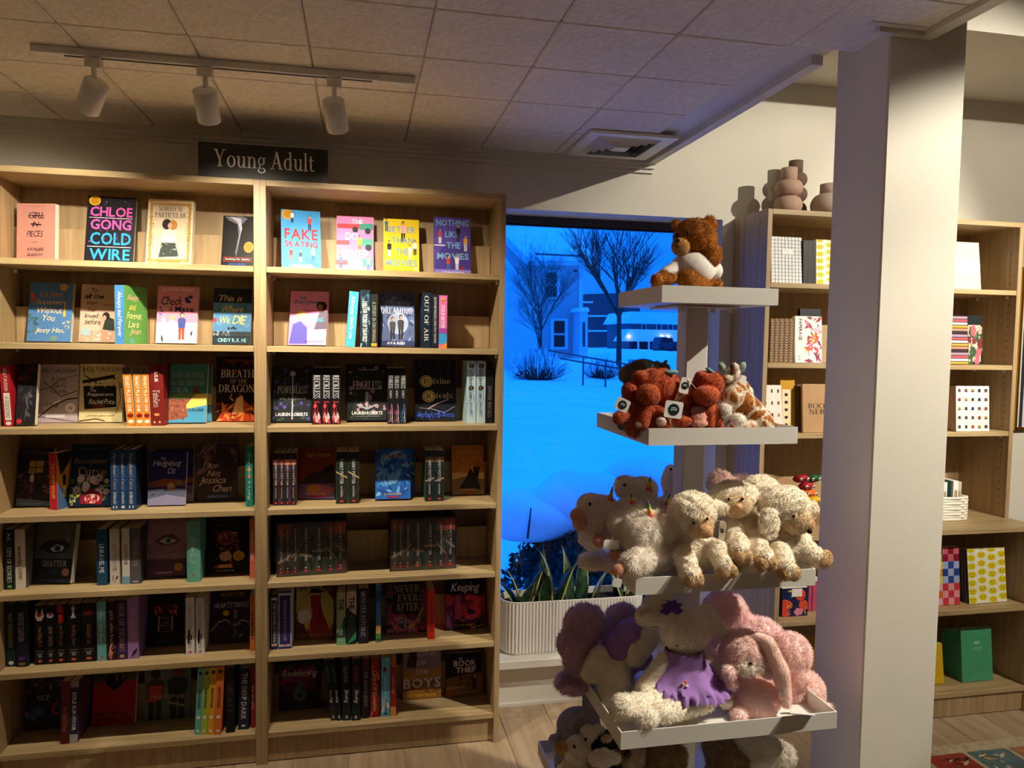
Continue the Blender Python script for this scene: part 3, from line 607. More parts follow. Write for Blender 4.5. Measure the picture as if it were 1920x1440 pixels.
F(1, 'a', 1120, 1415, 920, 1328, 'e58fae', [('R', 0, 0, 1, .36, 'f0d4dc'), ('N', 16, 3, .02, .02, .98, .24, .12, ['f4f0f2', '3a3438', 'e8dce4'], 'l'), ('T', 'ALI HAZELWOOD', .1, .92, .88, .965, 'f8e0e8', 'B'), ('T', 'Check', .10, .66, .62, .82, K, 'i'), ('T', '&', .3, .56, .38, .64, K, 'i'), ('T', 'Mate', .44, .55, .9, .65, '2a2a58', 'B'), ('N', 6, 7, .7, .72, .92, .82, .05, ['3a3a88'], 'E'), ('N', 4, 8, .05, .5, .2, .62, .05, ['6a5ac8'], 'E'),
  ('F', .38, .06, .42, 'f4f2f4', 'f0eef2', 'd8a23c'), ('F', .62, .06, .48, '3a4a98', 'c8442c', '3a2418'), ('P', [(.12, .32), (.24, .3), (.2, .44), (.14, .45)], 'f4f0f0')], 'pink paperback with a chess couple and cursive title')
F(1, 'a', 1528, 1805, 935, 1330, '1c2a3a', [('R', 0, .22, 1, .74, '4d84b4'), ('N', 24, 2, 0, .24, 1, .7, .12, ['5a92c0', '4478a8', '78a8cc'], 'l'), ('T', 'This is', .14, .76, .76, .88, 'd8c088', 'i'), ('T', 'Where', .22, .56, .78, .69, 'f0d868', 'i'), ('T', 'We', .18, .36, .44, .49, 'f0d868', 'i'), ('T', 'DIE', .5, .35, .88, .52, 'f0d868', 'i'), ('E', .04, .42, .06, .04, 'c83c3c'),
  ('R', 0, .13, 1, .22, '26343c'), ('N', 20, 4, .02, .15, .45, .22, .04, ['c8d4d8', '8898a0'], 'l'), ('N', 5, 5, .35, .27, .65, .30, .03, [K], 'E'), ('T', 'CINDY R.X. HE', .14, .03, .88, .10, '8fd0d8', 'B')], 'dark paperback with a stormy blue sky and yellow brush title')
# -- window bookcase, top shelf
F(0, 'b', 192, 488, 266, 686, '3f9ae0', [('E', .17, .92, .15, .09, 'd8a83c'), ('E', .17, .92, .12, .07, 'b8862c'), ('F', .28, .78, .2, 'f0f0f4', '24304c', '402018'), ('F', .72, .66, .26, 'd8443c', '22304c', '3a2018'), ('T', 'FAKE', .08, .50, .92, .68, 'd8283c', 'B'), ('T', 'SKATING', .09, .37, .92, .47, 'd8283c', 'B'),
  ('F', .24, .14, .22, 'c83030', '8a5c38', '2a1a18'), ('F', .48, .12, .2, '30405c', 'e0e4ea', 'c08a3c'), ('F', .8, .14, .24, 'f0f0f0', '2858a8', 'c89048'), ('P', [(.55, .14), (.95, .05), (.95, .1), (.6, .24)], '2f78c0'), ('T', 'LYNN PAINTER', .2, .025, .8, .075, 'f4f4f4', 'B')],
  'blue paperback with red capitals, small skaters and a gold seal', spine='c8243c', yaw=8, y=.11)
F(0, 'b', 602, 882, 314, 704, 'e589cc', [('R', .02, .78, .7, .86, 'c83848'), ('R', .62, .76, .98, .88, '38988c'), ('E', .5, .76, .08, .055, K), ('E', .84, .74, .08, .055, K), ('T', 'THE', .4, .87, .7, .95, 'fbeef8', 'B'), ('T', 'DO-', .24, .57, .66, .71, 'fbeef8', 'B'), ('R', .0, .48, .34, .56, 'd84858'), ('R', .64, .46, .98, .6, '48a898'), ('E', .86, .44, .09, .06, K), ('F', .62, .36, .3, 'e8c83c', 'd86838', '3a2018'),
  ('T', 'OVER', .14, .25, .9, .4, 'fbf4fa', 'B'), ('R', .0, .12, .3, .2, 'd84858'), ('R', .7, .1, .98, .24, '48a898'), ('R', .34, .14, .62, .22, 'fbf4fa'), ('F', .12, .06, .24, '5868a8', '38486c', '2a1a18'), ('F', .86, .04, .24, 'e8a8b8', '4868a8', '7a4428'), ('T', 'LYNN PAINTER', .2, .02, .8, .06, 'f8e8f4', 'B')],
  'bright pink paperback with red and teal cars')
F(0, 'b', 957, 1225, 334, 716, 'eccf1c', [('F', .08, .76, .24, '48689c', '26324c', '2a1a18'), ('T', 'BETTER', .12, .75, .9, .86, '7f9fc0', 'B'), ('F', .55, .58, .38, 'e8a8b0', '1c1a1c', '2a1a18'), ('T', 'THAN', .22, .55, .84, .66, '7f9fc0', 'B'), ('T', 'THE', .34, .34, .7, .46, '7f9fc0', 'B'), ('F', .16, .3, .3, '1c1a1c', 'e8e4e0', '3a2418'), ('F', .74, .28, .26, 'f0ece8', 'e8e4e0', 'b85a38'), ('F', .88, .34, .28, 'f0ece8', '2a3040', '2a1a18'),
  ('T', 'MOVIES', .06, .13, .94, .25, '7f9fc0', 'B'), ('T', 'LYNN PAINTER', .16, .015, .84, .055, 'd8682c', 'B'), ('F', .9, 0, .13, 'f0f0f0', '4878c0', 'e8b83c')], 'yellow paperback with pale blue capital title and tiny couples')
F(0, 'b', 1338, 1612, 322, 726, '5a49a8', [('P', [(.02, .18), (.2, .46), (.3, .5), (1, .5), (1, .3), (1, .1), (.02, .1)], '48398c'), ('R', .0, .5, .3, .52, 'e8e4f0'), ('T', 'NOTHING', .06, .85, .96, .96, '7fb0d8', 'B'), ('T', 'LIKE', .3, .65, .68, .76, '7fb0d8', 'B'), ('T', 'THE', .34, .46, .72, .57, '7fb0d8', 'B'), ('T', 'MOVIES', .08, .27, .94, .38, '7fb0d8', 'B'), ('F', .16, .54, .26, 'c84858', 'e8e4f0', '2a1418'), ('F', .66, .58, .3, '1c1a28', '2a2840', '2a1418'), ('F', .86, .42, .28, 'e0a83c', 'd8d4e0', '2a1418'),
  ('F', .38, .08, .26, 'c84838', '4868a8', '3a2018'), ('F', .62, .08, .28, 'e8e4f0', 'd8d4e8', '2a1418'), ('N', 3, 3, .74, .1, .88, .14, .05, ['a83848'], 'E'), ('R', 0, 0, 1, .09, '8878c8'), ('T', 'LYNN PAINTER', .22, .02, .82, .06, 'd8d0ec', 'B')],
  'purple paperback with pale blue capital title and figures', t=.028)
# second shelf
F(1, 'b', 240, 525, 876, 1278, 'e898cc', [('T', 'THE', .25, .84, .42, .9, '3a9aa8', 'B'), ('T', 'Entanglement', .1, .74, .86, .83, '3a8aa8', 'i'), ('R', .3, .6, .98, .66, 'd878b8'), ('P', [(.02, .02), (.5, .02), (.48, .32), (.3, .44), (.1, .38)], '5a55b4'), ('E', .32, .55, .13, .09, 'e8c878'), ('E', .36, .51, .09, .07, 'f0c8b4'), ('P', [(.66, .26), (1, .3), (1, .62), (.8, .64)], '5c5068'), ('E', .84, .72, .14, .09, '2c1c24'), ('E', .8, .69, .08, .07, 'a06a54'),
  ('T', 'WRONG', .5, .42, .92, .52, '38c0c8', 'i'), ('P', [(.5, .0), (1, .0), (1, .3), (.5, .28)], 'f0b8dc'), ('T', 'SARA RAASCH', .42, .04, .94, .09, '5a2a78', 'B')], 'pink and purple paperback with a blond man facing a dark-haired man', yaw=-10)
B(1, 'b', 668, 742, 868, 1284, '48b4d4', SP('A Five-Letter Word for Love', 'e8f4f8', font='i', v0=.15, v1=.92), 'cyan spine book leaning on the second shelf', front='6a3a68', tilt=4, y=.03)
B(1, 'b', 778, 855, 855, 1284, '1e2c3c', SP('FABLE FOR THE END OF THE WORLD', 'e8f0f0', font='B', extra=[('N', 50, 3, .05, .02, .95, .98, .14, ['3a7c8c', '5a4c90', '8cb8c0', '2c4c5c'], 'l')]), 'tall dark spine patterned with teal and violet feathers', y=.03)
B(1, 'b', 858, 912, 886, 1284, '23282a', SP('A STUDY IN DROWNING', 'c8c4b0', font='S', v1=.86, extra=[('R', .1, .02, .9, .08, 'c8a03c')]), 'dark grey spine with cream capitals and a gold foot band', y=.03)
F(1, 'b', 930, 1190, 884, 1284, '5a6898', [('N', 60, 3, 0, .05, 1, .97, .14, ['4a5a90', '6a80b8', '8aa0d0', '3a4878'], 'l'), ('E', .52, .42, .3, .2, 'aab8d8'), ('T', 'A', .42, .86, .48, .9, 'dfe6f4', 'S'), ('T', 'THEORY', .16, .75, .72, .83, 'dfe6f4', 'S'), ('T', 'OF', .76, .76, .86, .81, 'dfe6f4', 'S'), ('T', 'DREAMING', .02, .60, .94, .71, 'dfe6f4', 'S'), ('F', .36, .12, .42, '4a4a54', '2a2a34', '26242c'), ('F', .6, .12, .46, '3a3a44', '24242c', '1c1a20'), ('R', 0, .0, 1, .1, '2a3868'), ('T', 'AVA REID', .2, .03, .72, .08, 'f0f0f4', 'B')],
  'slate blue paperback with two silhouettes under a serif title', y=.09)
B(1, 'b', 1243, 1310, 874, 1288, '182636', SP('OUT OF AIR', 'e8e4d8', font='S', v0=.12, v1=.94), 'navy spine with large white serif capitals', y=.03)
B(1, 'b', 1313, 1366, 888, 1290, '1c222c', SP('JASON REYNOLDS LONG WAY DOWN', 'd8d8dc', v0=.1, v1=.95), 'charcoal spine with thin white capitals beside the pink spine', y=.03)
B(1, 'b', 1369, 1431, 896, 1292, 'd86ab0', SP('STUCK UP AND STUPID', 'f0f0f4', font='B', v0=.38, v1=.82, extra=[('R', 0, .08, 1, .28, '3a9ad8'), ('P', [(0, 0), (1, 0), (1, .12)], 'e8882c'), ('R', 0, .28, 1, .38, 'a048a0'), ('T', 'MM', .3, .87, .7, .96, 'e8b03c', 'B')]), 'pink spine with blue and orange foot', y=.03)
# -- first bookcase, third shelf
B(2, 'c', 28, 98, 138, 566, 'a01c28', SP('HOLLY JACKSON', 'f0e8e0', font='i', v0=.58, v1=.95, extra=[('R', .2, .1, .85, .55, 'e8e0d8'), ('T', 'AS GOOD AS DEAD', .3, .14, .75, .5, K, 'i', 1), ('E', .5, .05, .3, .03, 'e8e0d8')]), 'red spine with white panel at the end of the third shelf', tilt=-3)
F(2, 'c', 108, 246, 136, 560, '211f24', [('N', 30, 8, .05, .05, .95, .95, .2, ['3a383e', '56525a', '2a282e'], 'l'), ('T', 'GOOD', .08, .72, .6, .8, 'a82c30', 'i'), ('T', 'BAD', .5, .86, .95, .94, '8a2228', 'i'), ('E', .2, .05, .14, .04, 'c03034')], 'black and grey book squeezed beside a red spine', t=.03, yaw=4, y=.06)
F(2, 'c', 252, 558, 132, 550, 'b8a8b4', [('L', [(0, .05), (.4, .28), (.75, .4), (1, .42)], .025, '3a2a34'), ('L', [(0, .55), (.35, .6), (.6, .75), (1, .82)], .012, '7a3a44'), ('L', [(.2, .7), (.6, .45), (1, .55)], .015, '4a2a34'), ('L', [(.1, .1), (.6, .05), (1, .0)], .012, '5a4a54'), ('T', 'HOLLY JACKSON', .08, .84, .96, .93, '2a2228', 'i'), ('T', 'A Good', .36, .7, .74, .78, '6a4a48', 'i'), ('T', "Girl's", .38, .6, .74, .68, '6a4a48', 'i'), ('T', 'Guide', .36, .5, .76, .58, '6a4a48', 'i'), ('P', [(.2, .22), (.58, .36), (.6, .4), (.22, .28)], 'e8e4ea'), ('T', 'to Murder', .24, .25, .56, .35, '2a2228', 'i'), ('R', .25, .08, .7, .14, 'd8d0d8'), ('E', .83, .25, .12, .085, 'f0ecf0'), ('T', 'N', .79, .22, .87, .28, 'b82028', 'B')],
  'lilac grey paperback crossed with dark red string and torn labels')
F(2, 'c', 566, 878, 132, 550, 'd8cc9c', [('L', [(.05, .98), (.1, .8), (.3, .72)], .02, '5a2a28'), ('L', [(.9, .7), (.95, .4), (.85, .15)], .02, 'a04a3c'), ('P', [(.12, .22), (.86, .26), (.84, .62), (.08, .62)], '1c1a1a'), ('P', [(.06, .66), (.8, .76), (.8, .82), (.06, .72)], '26221f'), ('N', 6, 3, .25, .6, .75, .68, .05, ['e0d8b4'], 'l'), ('T', 'HOLLY JACKSON', .08, .85, .94, .95, '26201c', 'i'), ('T', 'The', .24, .52, .38, .57, 'e8e4d8', 'i'), ('T', 'Reappearance', .18, .43, .78, .51, 'e8e4d8', 'i'), ('T', 'Rachel Price', .22, .30, .82, .40, 'e8e4d8', 'i'), ('L', [(.3, .27), (.6, .28)], .012, 'b83a34'), ('N', 14, 5, .02, .6, .98, .85, .05, ['2a221e'], 'l'), ('L', [(0, .02), (.4, .06), (.6, .02)], .015, '5a2a28'), ('T', "a good girl's guide to murder", .16, .09, .84, .13, '6a4a34', 'i')],
  'cream yellow paperback with a black film clapperboard')
for a, b_, tl in ((915, 975, -4), (980, 1036, -3), (1036, 1086, -2)):
    B(2, 'c', a, b_, 150, 558, 'e8851c', SP('READY PLAYER ONE', 'fbf3e4', font='B', v0=.24, v1=.84, extra=[('R', 0, .88, 1, 1, '6a5a50'), ('E', .5, .17, .4, .035, '8a2418'), ('E', .5, .07, .36, .03, 'f4f0e8')]), 'orange spine paperback with white capitals and a round badge', group='orange spine paperbacks', tilt=tl, front='c8c0b0')
B(2, 'c', 1088, 1190, 132, 558, '7c2420', SP('Fateless', 'f0e8e0', font='S', v0=.3, v1=.58, extra=[('T', 'JULIE', .35, .72, .65, .9, 'e8dcd0', 'B', 1), ('E', .45, .18, .2, .025, 'e09a5c'), ('R', .2, .04, .7, .07, 'e0d8d0')]), 'dark red rounded hardback spine next to the orange spines', hard=True, tilt=-2)
SEA = [('R', 0, 0, 1, .3, '4a9ac8'), ('P', [(.4, .22), (1, .3), (1, .5), (.6, .48)], 'e8d46a'), ('P', [(.3, .06), (.52, .1), (.46, .3), (.7, .5), (.1, .5), (0, .36), (0, .04)], '9a5a44'), ('N', 26, 4, .02, .06, .42, .4, .1, ['7a4438', 'b87454', '8a5040'], 'l'), ('P', [(0, .44), (.2, .5), (.75, .5), (.6, .42), (.2, .4)], '6a9a5c'), ('R', .62, .5, .78, .6, '7a3a30'), ('R', 0, .54, .6, .55, '4c8a84'), ('T', 'THE HOUSE', .06, .76, .92, .86, 'b8d0c0', 'S'), ('T', 'IN THE CERULEAN', .06, .64, .92, .72, 'b8d0c0', 'S'), ('T', 'SEA', .1, .52, .5, .6, 'b8d0c0', 'S'), ('T', 'TJ KLUNE', .5, .18, .92, .24, '2a3a30', 'B')]
F(2, 'c', 1240, 1520, 140, 534, '3f8c8c', SEA, 'teal paperback with clifftop house, the rear copy', y=.165, t=.02)
F(2, 'c', 1208, 1482, 136, 548, '3f8c8c', SEA, 'teal paperback with a clifftop house above a blue sea, the front copy', y=.108, t=.02)
F(2, 'c', 1555, 1836, 78, 530, '15100f', [('P', [(0, .0), (.2, .2), (.4, .12), (.55, .3), (.6, .44), (.75, .3), (1, .2), (1, 0)], 'b8401c'), ('N', 40, 3, .0, .0, 1, .26, .14, ['d8602c', '2a1410', 'e89048', '802818'], 'l'), ('P', [(.4, .1), (.7, .16), (.68, .4), (.52, .36)], 'e0b47c'), ('N', 20, 6, .05, .7, .95, .95, .1, ['5a1c18', '8a2c24', '3a1814'], 'l'), ('T', 'BRANDON LEE', .2, .92, .9, .96, '8a4c34', 'B'), ('T', 'BREATH', .12, .68, .96, .80, 'e8dcc8', 'S'), ('T', 'OF THE', .36, .59, .78, .65, 'd8c8b0', 'S'), ('T', 'DRAGON', .06, .45, .98, .57, 'e8dcc8', 'S'), ('L', [(.4, .42), (.35, .36), (.45, .32)], .03, 'b8945c')],
  'black hardback with orange flames and cream serif title', y=.165, hard=True)
# fourth shelf
F(3, 'c', 112, 368, 738, 1155, '2a2330', [('P', [(.3, .56), (.72, .58), (.74, .78), (.32, .78)], 'b08a48'), ('R', .5, .56, .52, .78, '2a2330'), ('R', .3, .66, .74, .675, '2a2330'), ('N', 40, 3, .05, .06, .95, .55, .12, ['4a3a44', '6a4a3c', '3a2c38', '806050'], 'l'), ('T', 'COFFEESHOP', .1, .9, .94, .95, '8a7078', 'S'), ('F', .42, .28, .32, 'c8b8a8', '5a4450', '3a241c'), ('P', [(0, 0), (1, 0), (1, .08), (0, .14)], '5a6a90'), ('T', 'in an Alternate Universe', .1, .03, .8, .06, 'b8c4dc', 'i')], 'dim plum paperback with a glowing yellow window', yaw=-6)
B(3, 'c', 352, 414, 768, 1178, 'c81c34', SP('THE SUMMER READER', 'e8c04c', font='i', v0=.2, v1=.82), 'red spine paperback turned to show a yellow and orange cover', w=.085, yaw=-20, front='e0a02c', t=.03,
  fops=[('P', [(0, 0), (1, 0), (1, .5), (.4, .3), (0, .5)], '4a6a98'), ('P', [(.2, .6), (.7, .8), (1, 1), (0, 1)], '2c2420'), ('F', .4, .2, .5, '2a3a58', 'e8c878', '3a1c14')])
F(3, 'c', 492, 795, 716, 1162, '14283f', [('T', 'KATRINA LENO', .16, .9, .84, .94, '4a5a70', 'B'), ('R', .2, .83, .8, .835, '4a5a70'), ('R', .2, .79, .8, .795, '4a5a70'), ('T', "Persephone's", .08, .66, .96, .77, 'b08a64', 'S'), ('T', 'Curse', .18, .48, .86, .63, 'd0a478', 'S'), ('N', 60, 3, .03, .08, .97, .44, .09, ['4a7a58', '2c5a48', '6a9a70', '386a50'], 'l'), ('N', 18, 5, .08, .2, .95, .46, .09, ['e8dce4', 'c8b0d0', 'e0a0b0'], 'f'), ('P', [(.28, .04), (.78, .02), (.82, .16), (.66, .24), (.5, .28), (.36, .22), (.26, .14)], '8c1c30'), ('E', .55, .12, .18, .075, 'e0d0b8'), ('N', 30, 8, .42, .06, .68, .17, .035, ['a81c34', 'c83048'], 'E'), ('N', 12, 9, .02, .02, .3, .2, .08, ['d8c060', '708a48'], 'l')],
  'navy hardback with a cut pomegranate among flowers', hard=True, t=.03)
for a, b_ in ((798, 862), (863, 912), (913, 982)):
    B(3, 'c', a, b_, 742, 1168, '1c4474', SP("Persephone's Curse", 'd8b488', 'KATRINA LENO', font='S', v0=.1, v1=.94, ac='e8e4dc', extra=[('R', .25, .03, .75, .07, 'd8d4cc')]), 'dark blue spine with tan serif title beside the pomegranate hardback', group='blue pomegranate spines', hard=True, front='1a2c44')
HO = [('R', 0, 0, 1, .3, '8a86a8'), ('P', [(0, .3), (.5, .26), (1, .3), (1, .14), (.5, .2), (0, .12)], '5a6078'), ('P', [(0, .42), (.4, .5), (1, .46), (1, .36), (0, .34)], '8a4c34'), ('E', .6, .34, .13, .09, '7a5a48'), ('E', .6, .36, .09, .06, 'c09a7c'), ('N', 14, 3, .1, .2, .5, .4, .06, ['4a4a68', '30304c'], 'l'), ('E', .82, .42, .05, .035, '6a9a48'), ('T', 'The', .3, .84, .44, .9, 'e0d8e8', 'i'), ('T', 'Hedgehog', .1, .7, .86, .84, 'e8e0e8', 'i'), ('T', 'Oz', .5, .58, .72, .7, 'e8e0e8', 'i')]
F(3, 'c', 1110, 1385, 742, 1115, '2a2a68', HO, 'indigo paperback with a small hedgehog, the rear copy', y=.16, t=.018)
F(3, 'c', 1060, 1332, 765, 1128, '2a2a68', HO, 'indigo paperback with a small hedgehog on a snowy path, the front copy', t=.018, y=.102)
F(3, 'c', 1415, 1705, 698, 1106, '40323c', [('N', 40, 3, .0, .5, 1, 1, .2, ['6a5058', '503c48', '88686c', '3a2c38'], 'l'), ('P', [(.3, .1), (.8, .14), (.98, .6), (.8, .92), (.5, .9), (.36, .6)], '35272f'), ('T', 'I Am', .16, .56, .54, .66, 'd8b8a8', 'i'), ('T', 'Not', .26, .42, .6, .53, 'd8b8a8', 'i'), ('T', 'Jessica', .06, .27, .72, .42, 'd8b8a8', 'i'), ('T', 'Chen', .4, .15, .86, .28, 'd8b8a8', 'i'), ('T', 'ANN LIANG', .26, .05, .76, .10, '6a9ad8', 'B')], 'mauve brown paperback with loose pale handwriting', yaw=2)
B(3, 'c', 1768, 1822, 722, 1140, '1f8c84', SP('Everyone Is Lying', 'e8e4d8', font='i', v0=.1, v1=.9, extra=[('E', .5, .62, .3, .03, 'e0a04c'), ('E', .5, .5, .3, .03, 'd8683c')]), 'teal spine at the shelf end above the coral spine')
# fifth shelf
B(4, 'e', 37, 105, 165, 598, '1c241c', SP('CITY OF ECHOES', 'e8e8d8', font='S', v0=.12, v1=.7, extra=[('E', .5, .05, .25, .025, '4aa04c'), ('T', 'AL', .35, .8, .65, .95, 'a8b8a0', 'B', 1)]), 'black green spine with white serif capitals')
B(4, 'e', 110, 190, 168, 590, 'd0c4b4', SP('we were liars', '2a2624', 'E. LOCKHART', font='B', v0=.15, v1=.72), 'pale beige spine showing a dark photographic cover', front='56504a', w=.135)
F(4, 'e', 226, 524, 125, 556, '4a4c50', [('R', 0, .62, 1, 1, '5c5c58'), ('R', 0, 0, 1, .4, '1e2024'), ('P', [(.1, .58), (.3, .7), (.65, .74), (.92, .64), (.8, .5), (.4, .48)], '2a2628'), ('P', [(.38, .56), (.55, .64), (.75, .6), (.7, .53), (.5, .51)], 'c8d0d4'), ('E', .58, .57, .09, .05, '3c5a78'), ('E', .58, .57, .04, .025, K), ('N', 14, 3, .6, .7, .95, .9, .08, ['8a8050', '4a4840'], 'l'), ('T', 'SHATTER', .22, .27, .86, .37, 'b8b0a8', 'S'), ('T', 'ME', .42, .14, .66, .24, '28486c', 'S'), ('E', .85, .18, .10, .065, '9a6a5c'), ('T', 'TAHEREH MAFI', .16, .03, .84, .055, '3c5c88', 'B')],
  'grey paperback with a single large blue eye beside page edges', t=.03, yaw=-10)
B(4, 'e', 698, 772, 165, 562, '1f4664', SP('UNRAVEL ME', 'dfe6ea', font='b', v0=.22, v1=.74), 'blue spine with tall white capitals beside white spines')
B(4, 'e', 792, 862, 158, 555, 'c8c0b8', SP('RESTORE ME', '8a8078', v0=.24, v1=.72, extra=[('N', 6, 2, .2, .02, .8, .14, .14, ['7a6a80'], 'l')]), 'off-white spine with faded grey capitals, the wider one')
B(4, 'e', 880, 936, 158, 550, 'd0ccc8', SP('IGNITE ME', '8a5a80', v0=.34, v1=.72, extra=[('R', 0, 0, 1, .14, '7aa0b8')]), 'slim off-white spine with blue foot')
B(4, 'e', 940, 1015, 152, 548, '55545c', SP('IMAGINE ME', '98885c', v0=.3, v1=.76, extra=[('R', .2, .03, .7, .05, 'c8c8cc')]), 'grey spine with dull gold capitals', front='3a3a42')
F(4, 'e', 1048, 1335, 90, 512, '94707c', [('R', 0, .55, 1, .9, 'a8848c'), ('P', [(.18, .6), (.4, .7), (.65, .72), (.86, .6), (.6, .52), (.36, .52)], '6a4450'), ('P', [(.3, .6), (.5, .67), (.74, .6), (.52, .54)], 'd8d4dc'), ('E', .53, .605, .085, .055, '6a88a8'), ('E', .53, .605, .04, .026, K), ('R', 0, 0, 1, .3, '604058'), ('T', 'WATCH', .26, .28, .82, .38, 'b89098', 'B'), ('T', 'ME', .42, .16, .66, .25, '48485c', 'B'), ('E', .82, .15, .11, .07, 'c0922c'), ('T', 'TAHEREH MAFI', .24, .05, .66, .075, 'e0d8dc', 'B')], 'mauve hardback with one pale eye and gold sticker', hard=True)
B(4, 'e', 1345, 1445, 105, 530, '64a698', SP('Better Luck', 'a8d0c0', font='i', v0=.3, v1=.75, extra=[('T', 'x', .4, .1, .6, .14, 'c83c3c', 'B')]), 'sea-green rounded hardback spine between two face-out books', hard=True, w=.15)
F(4, 'e', 1472, 1792, 80, 490, '100e11', [('E', .46, .62, .2, .13, '8a4038'), ('E', .46, .62, .14, .09, '5c2420'), ('L', [(.46, .6), (.46, .68)], .02, 'd8a890'), ('N', 50, 3, .22, .12, .76, .76, .07, ['b88048', '8a5038', 'a84038', '6a3428'], 'l'), ('E', .46, .3, .14, .085, 'c09080'), ('E', .76, .3, .13, .085, 'd0a01c'), ('E', .76, .3, .1, .065, 'b8860c'), ('T', 'IMMORTAL', .22, .9, .7, .95, '5c2c24', 'S'), ('T', 'CONSEQUENCES', .1, .82, .86, .87, '5c2c24', 'S'), ('P', [(.28, .1), (.64, .1), (.6, .16), (.32, .16)], 'c08848'), ('T', 'I. V. MARIE', .26, .04, .66, .065, 'b0a8a0', 'B')], 'black hardback with a rust clock ornament and gold sticker', hard=True, y=.12)
B(4, 'e', 1798, 1836, 95, 508, 'e0745c', SP('HEARTLESS', 'f0d0c0', font='B', v0=.3, v1=.8), 'coral spine squeezed against the bookcase side')
# sixth shelf
B(5, 'e', 48, 112, 700, 1145, '1f3032', SP('WHAT THE RIVER KNOWS', 'a8a850', v0=.3, v1=.85, extra=[('E', .5, .06, .3, .03, 'd0dcd8')]), 'dark teal spine with olive lettering at the shelf end')
B(5, 'e', 118, 205, 695, 1152, '1c1c30', SP('HOUSE SAPHIR', 'c8c8d4', font='S', v0=.4, v1=.86, extra=[('E', .5, .14, .3, .03, '5c2c7c'), ('E', .5, .05, .3, .025, '8a6a30')]), 'dark navy hardback with silver serif capitals', hard=True, front='23233c')
TW = [('P', [(.1, .84), (.3, .92), (.25, .98), (.05, .94)], 'd8d4d0')]
for a, b_, tx, yt, extra, lb in ((250, 328, 'twilight', 712, [('P', [(.1, .82), (.25, .96), (.4, .84), (.6, .84), (.8, .96), (.95, .82), (.7, .74), (.3, .74)], 'd8cdc8'), ('E', .5, .84, .24, .035, 'b03028')], 'black spine with a white and red emblem'),
    (332, 400, 'new moon', 710, [('E', .5, .83, .38, .05, 'c8b8c4'), ('E', .55, .85, .2, .03, 'a04058')], 'black spine with a pale pink flower emblem'),
    (404, 478, 'eclipse', 705, [('L', [(.2, .96), (.7, .9), (.8, .8), (.3, .74)], .16, 'b02024')], 'black spine with a curling red ribbon emblem'),
    (482, 582, 'breaking dawn', 700, [('R', .32, .76, .68, .79, 'd8d4d0'), ('P', [(.4, .79), (.6, .79), (.56, .9), (.44, .9)], 'd8d4d0'), ('E', .5, .92, .13, .03, 'd8d4d0'), ('R', .47, .93, .53, .98, 'd8d4d0')], 'thick black spine with a white chess-like emblem'),
    (588, 694, 'midnight sun', 692, [('E', .5, .84, .36, .055, '601c20'), ('E', .5, .84, .2, .03, '8c2c2c')], 'thick black spine with a dim red round emblem')):
    B(5, 'e', a, b_, yt, 1112, '121114', [('T', tx, .3, .3, .72, .64, 'd0a878', 'S', 1), ('R', .2, .22, .8, .225, 'a8a8a8'), ('R', .2, .18, .8, .185, 'a8a8a8'), ('T', 'MEYER', .35, .12, .65, .17, 'c8c8c8', 'b'), ('E', .5, .06, .2, .022, 'd05c4c')] + extra, lb, front='161418')
B(5, 'e', 700, 767, 685, 1110, '6cb2bc', SP('After the End', 'dff0f0', font='i', v0=.3, v1=.9, extra=[('E', .5, .06, .14, .02, 'd0485c')]), 'light teal spine between black and maroon spines')
B(5, 'e', 774, 840, 680, 1106, '2a1418', SP('girls who burn', 'd8c8c4', font='S', v0=.24, v1=.84, extra=[('N', 8, 2, .2, .05, .8, .2, .25, ['c85c58', 'e0a090'], 'l')]), 'dark maroon spine with a pink blossom at its foot')
B(5, 'e', 844, 916, 672, 1100, '3c2a6c', SP('HEIR OF STORMS', 'd8b060', font='S', v0=.14, v1=.94, extra=[('R', .3, .03, .7, .08, 'c89a3c')]), 'deep purple spine with gold serif capitals')
B(5, 'e', 919, 1000, 660, 1092, 'a07ab8', SP('Her Own Story', 'd0b0dc', font='S', v0=.26, v1=.84, extra=[('P', [(.3, .02), (.8, .1), (.9, .18), (.5, .12)], '2a2038')]), 'lilac spine with a black feather', front='8c68a8')
F(5, 'e', 1042, 1325, 628, 1028, '12111a', [('R', .32, .28, .345, .56, 'd8a868'), ('R', .66, .28, .685, .56, 'd8a868'), ('N', 10, 3, .22, .6, .42, .74, .08, ['c8502c', 'e07838', 'a02c1c'], 'l'), ('N', 10, 4, .58, .6, .78, .74, .08, ['c8502c', 'e07838', 'a02c1c'], 'l'), ('E', .5, .72, .14, .04, '3a1c20'), ('T', 'Playing', .38, .5, .62, .55, '8a8488', 'b'), ('T', 'with', .4, .42, .58, .46, '8a8488', 'b'), ('T', 'Matches', .38, .36, .62, .4, '8a8488', 'b'), ('T', 'a novel', .44, .26, .58, .29, '8a8488', 'b'), ('R', .28, .1, .72, .105, '6a6468'), ('R', .28, .07, .72, .075, '6a6468')], 'black paperback with two lit matches facing out', y=.15)
for a, b_ in ((1338, 1400), (1412, 1470)):
    B(5, 'e', a, b_, 656, 1054, 'd8d8dc', SP('A FIRE IN THE SKY', '9a98a0', v0=.42, v1=.9, extra=[('N', 4, 3, .3, .28, .7, .42, .14, [K], 'E'), ('T', 'KIM LI', .35, .12, .65, .28, '3a3a40', 'b', 1), ('E', .5, .05, .18, .018, 'd03c34')]), 'white spine with faint grey lettering and red dot', group='white spine paperbacks', front='e4e4e8')
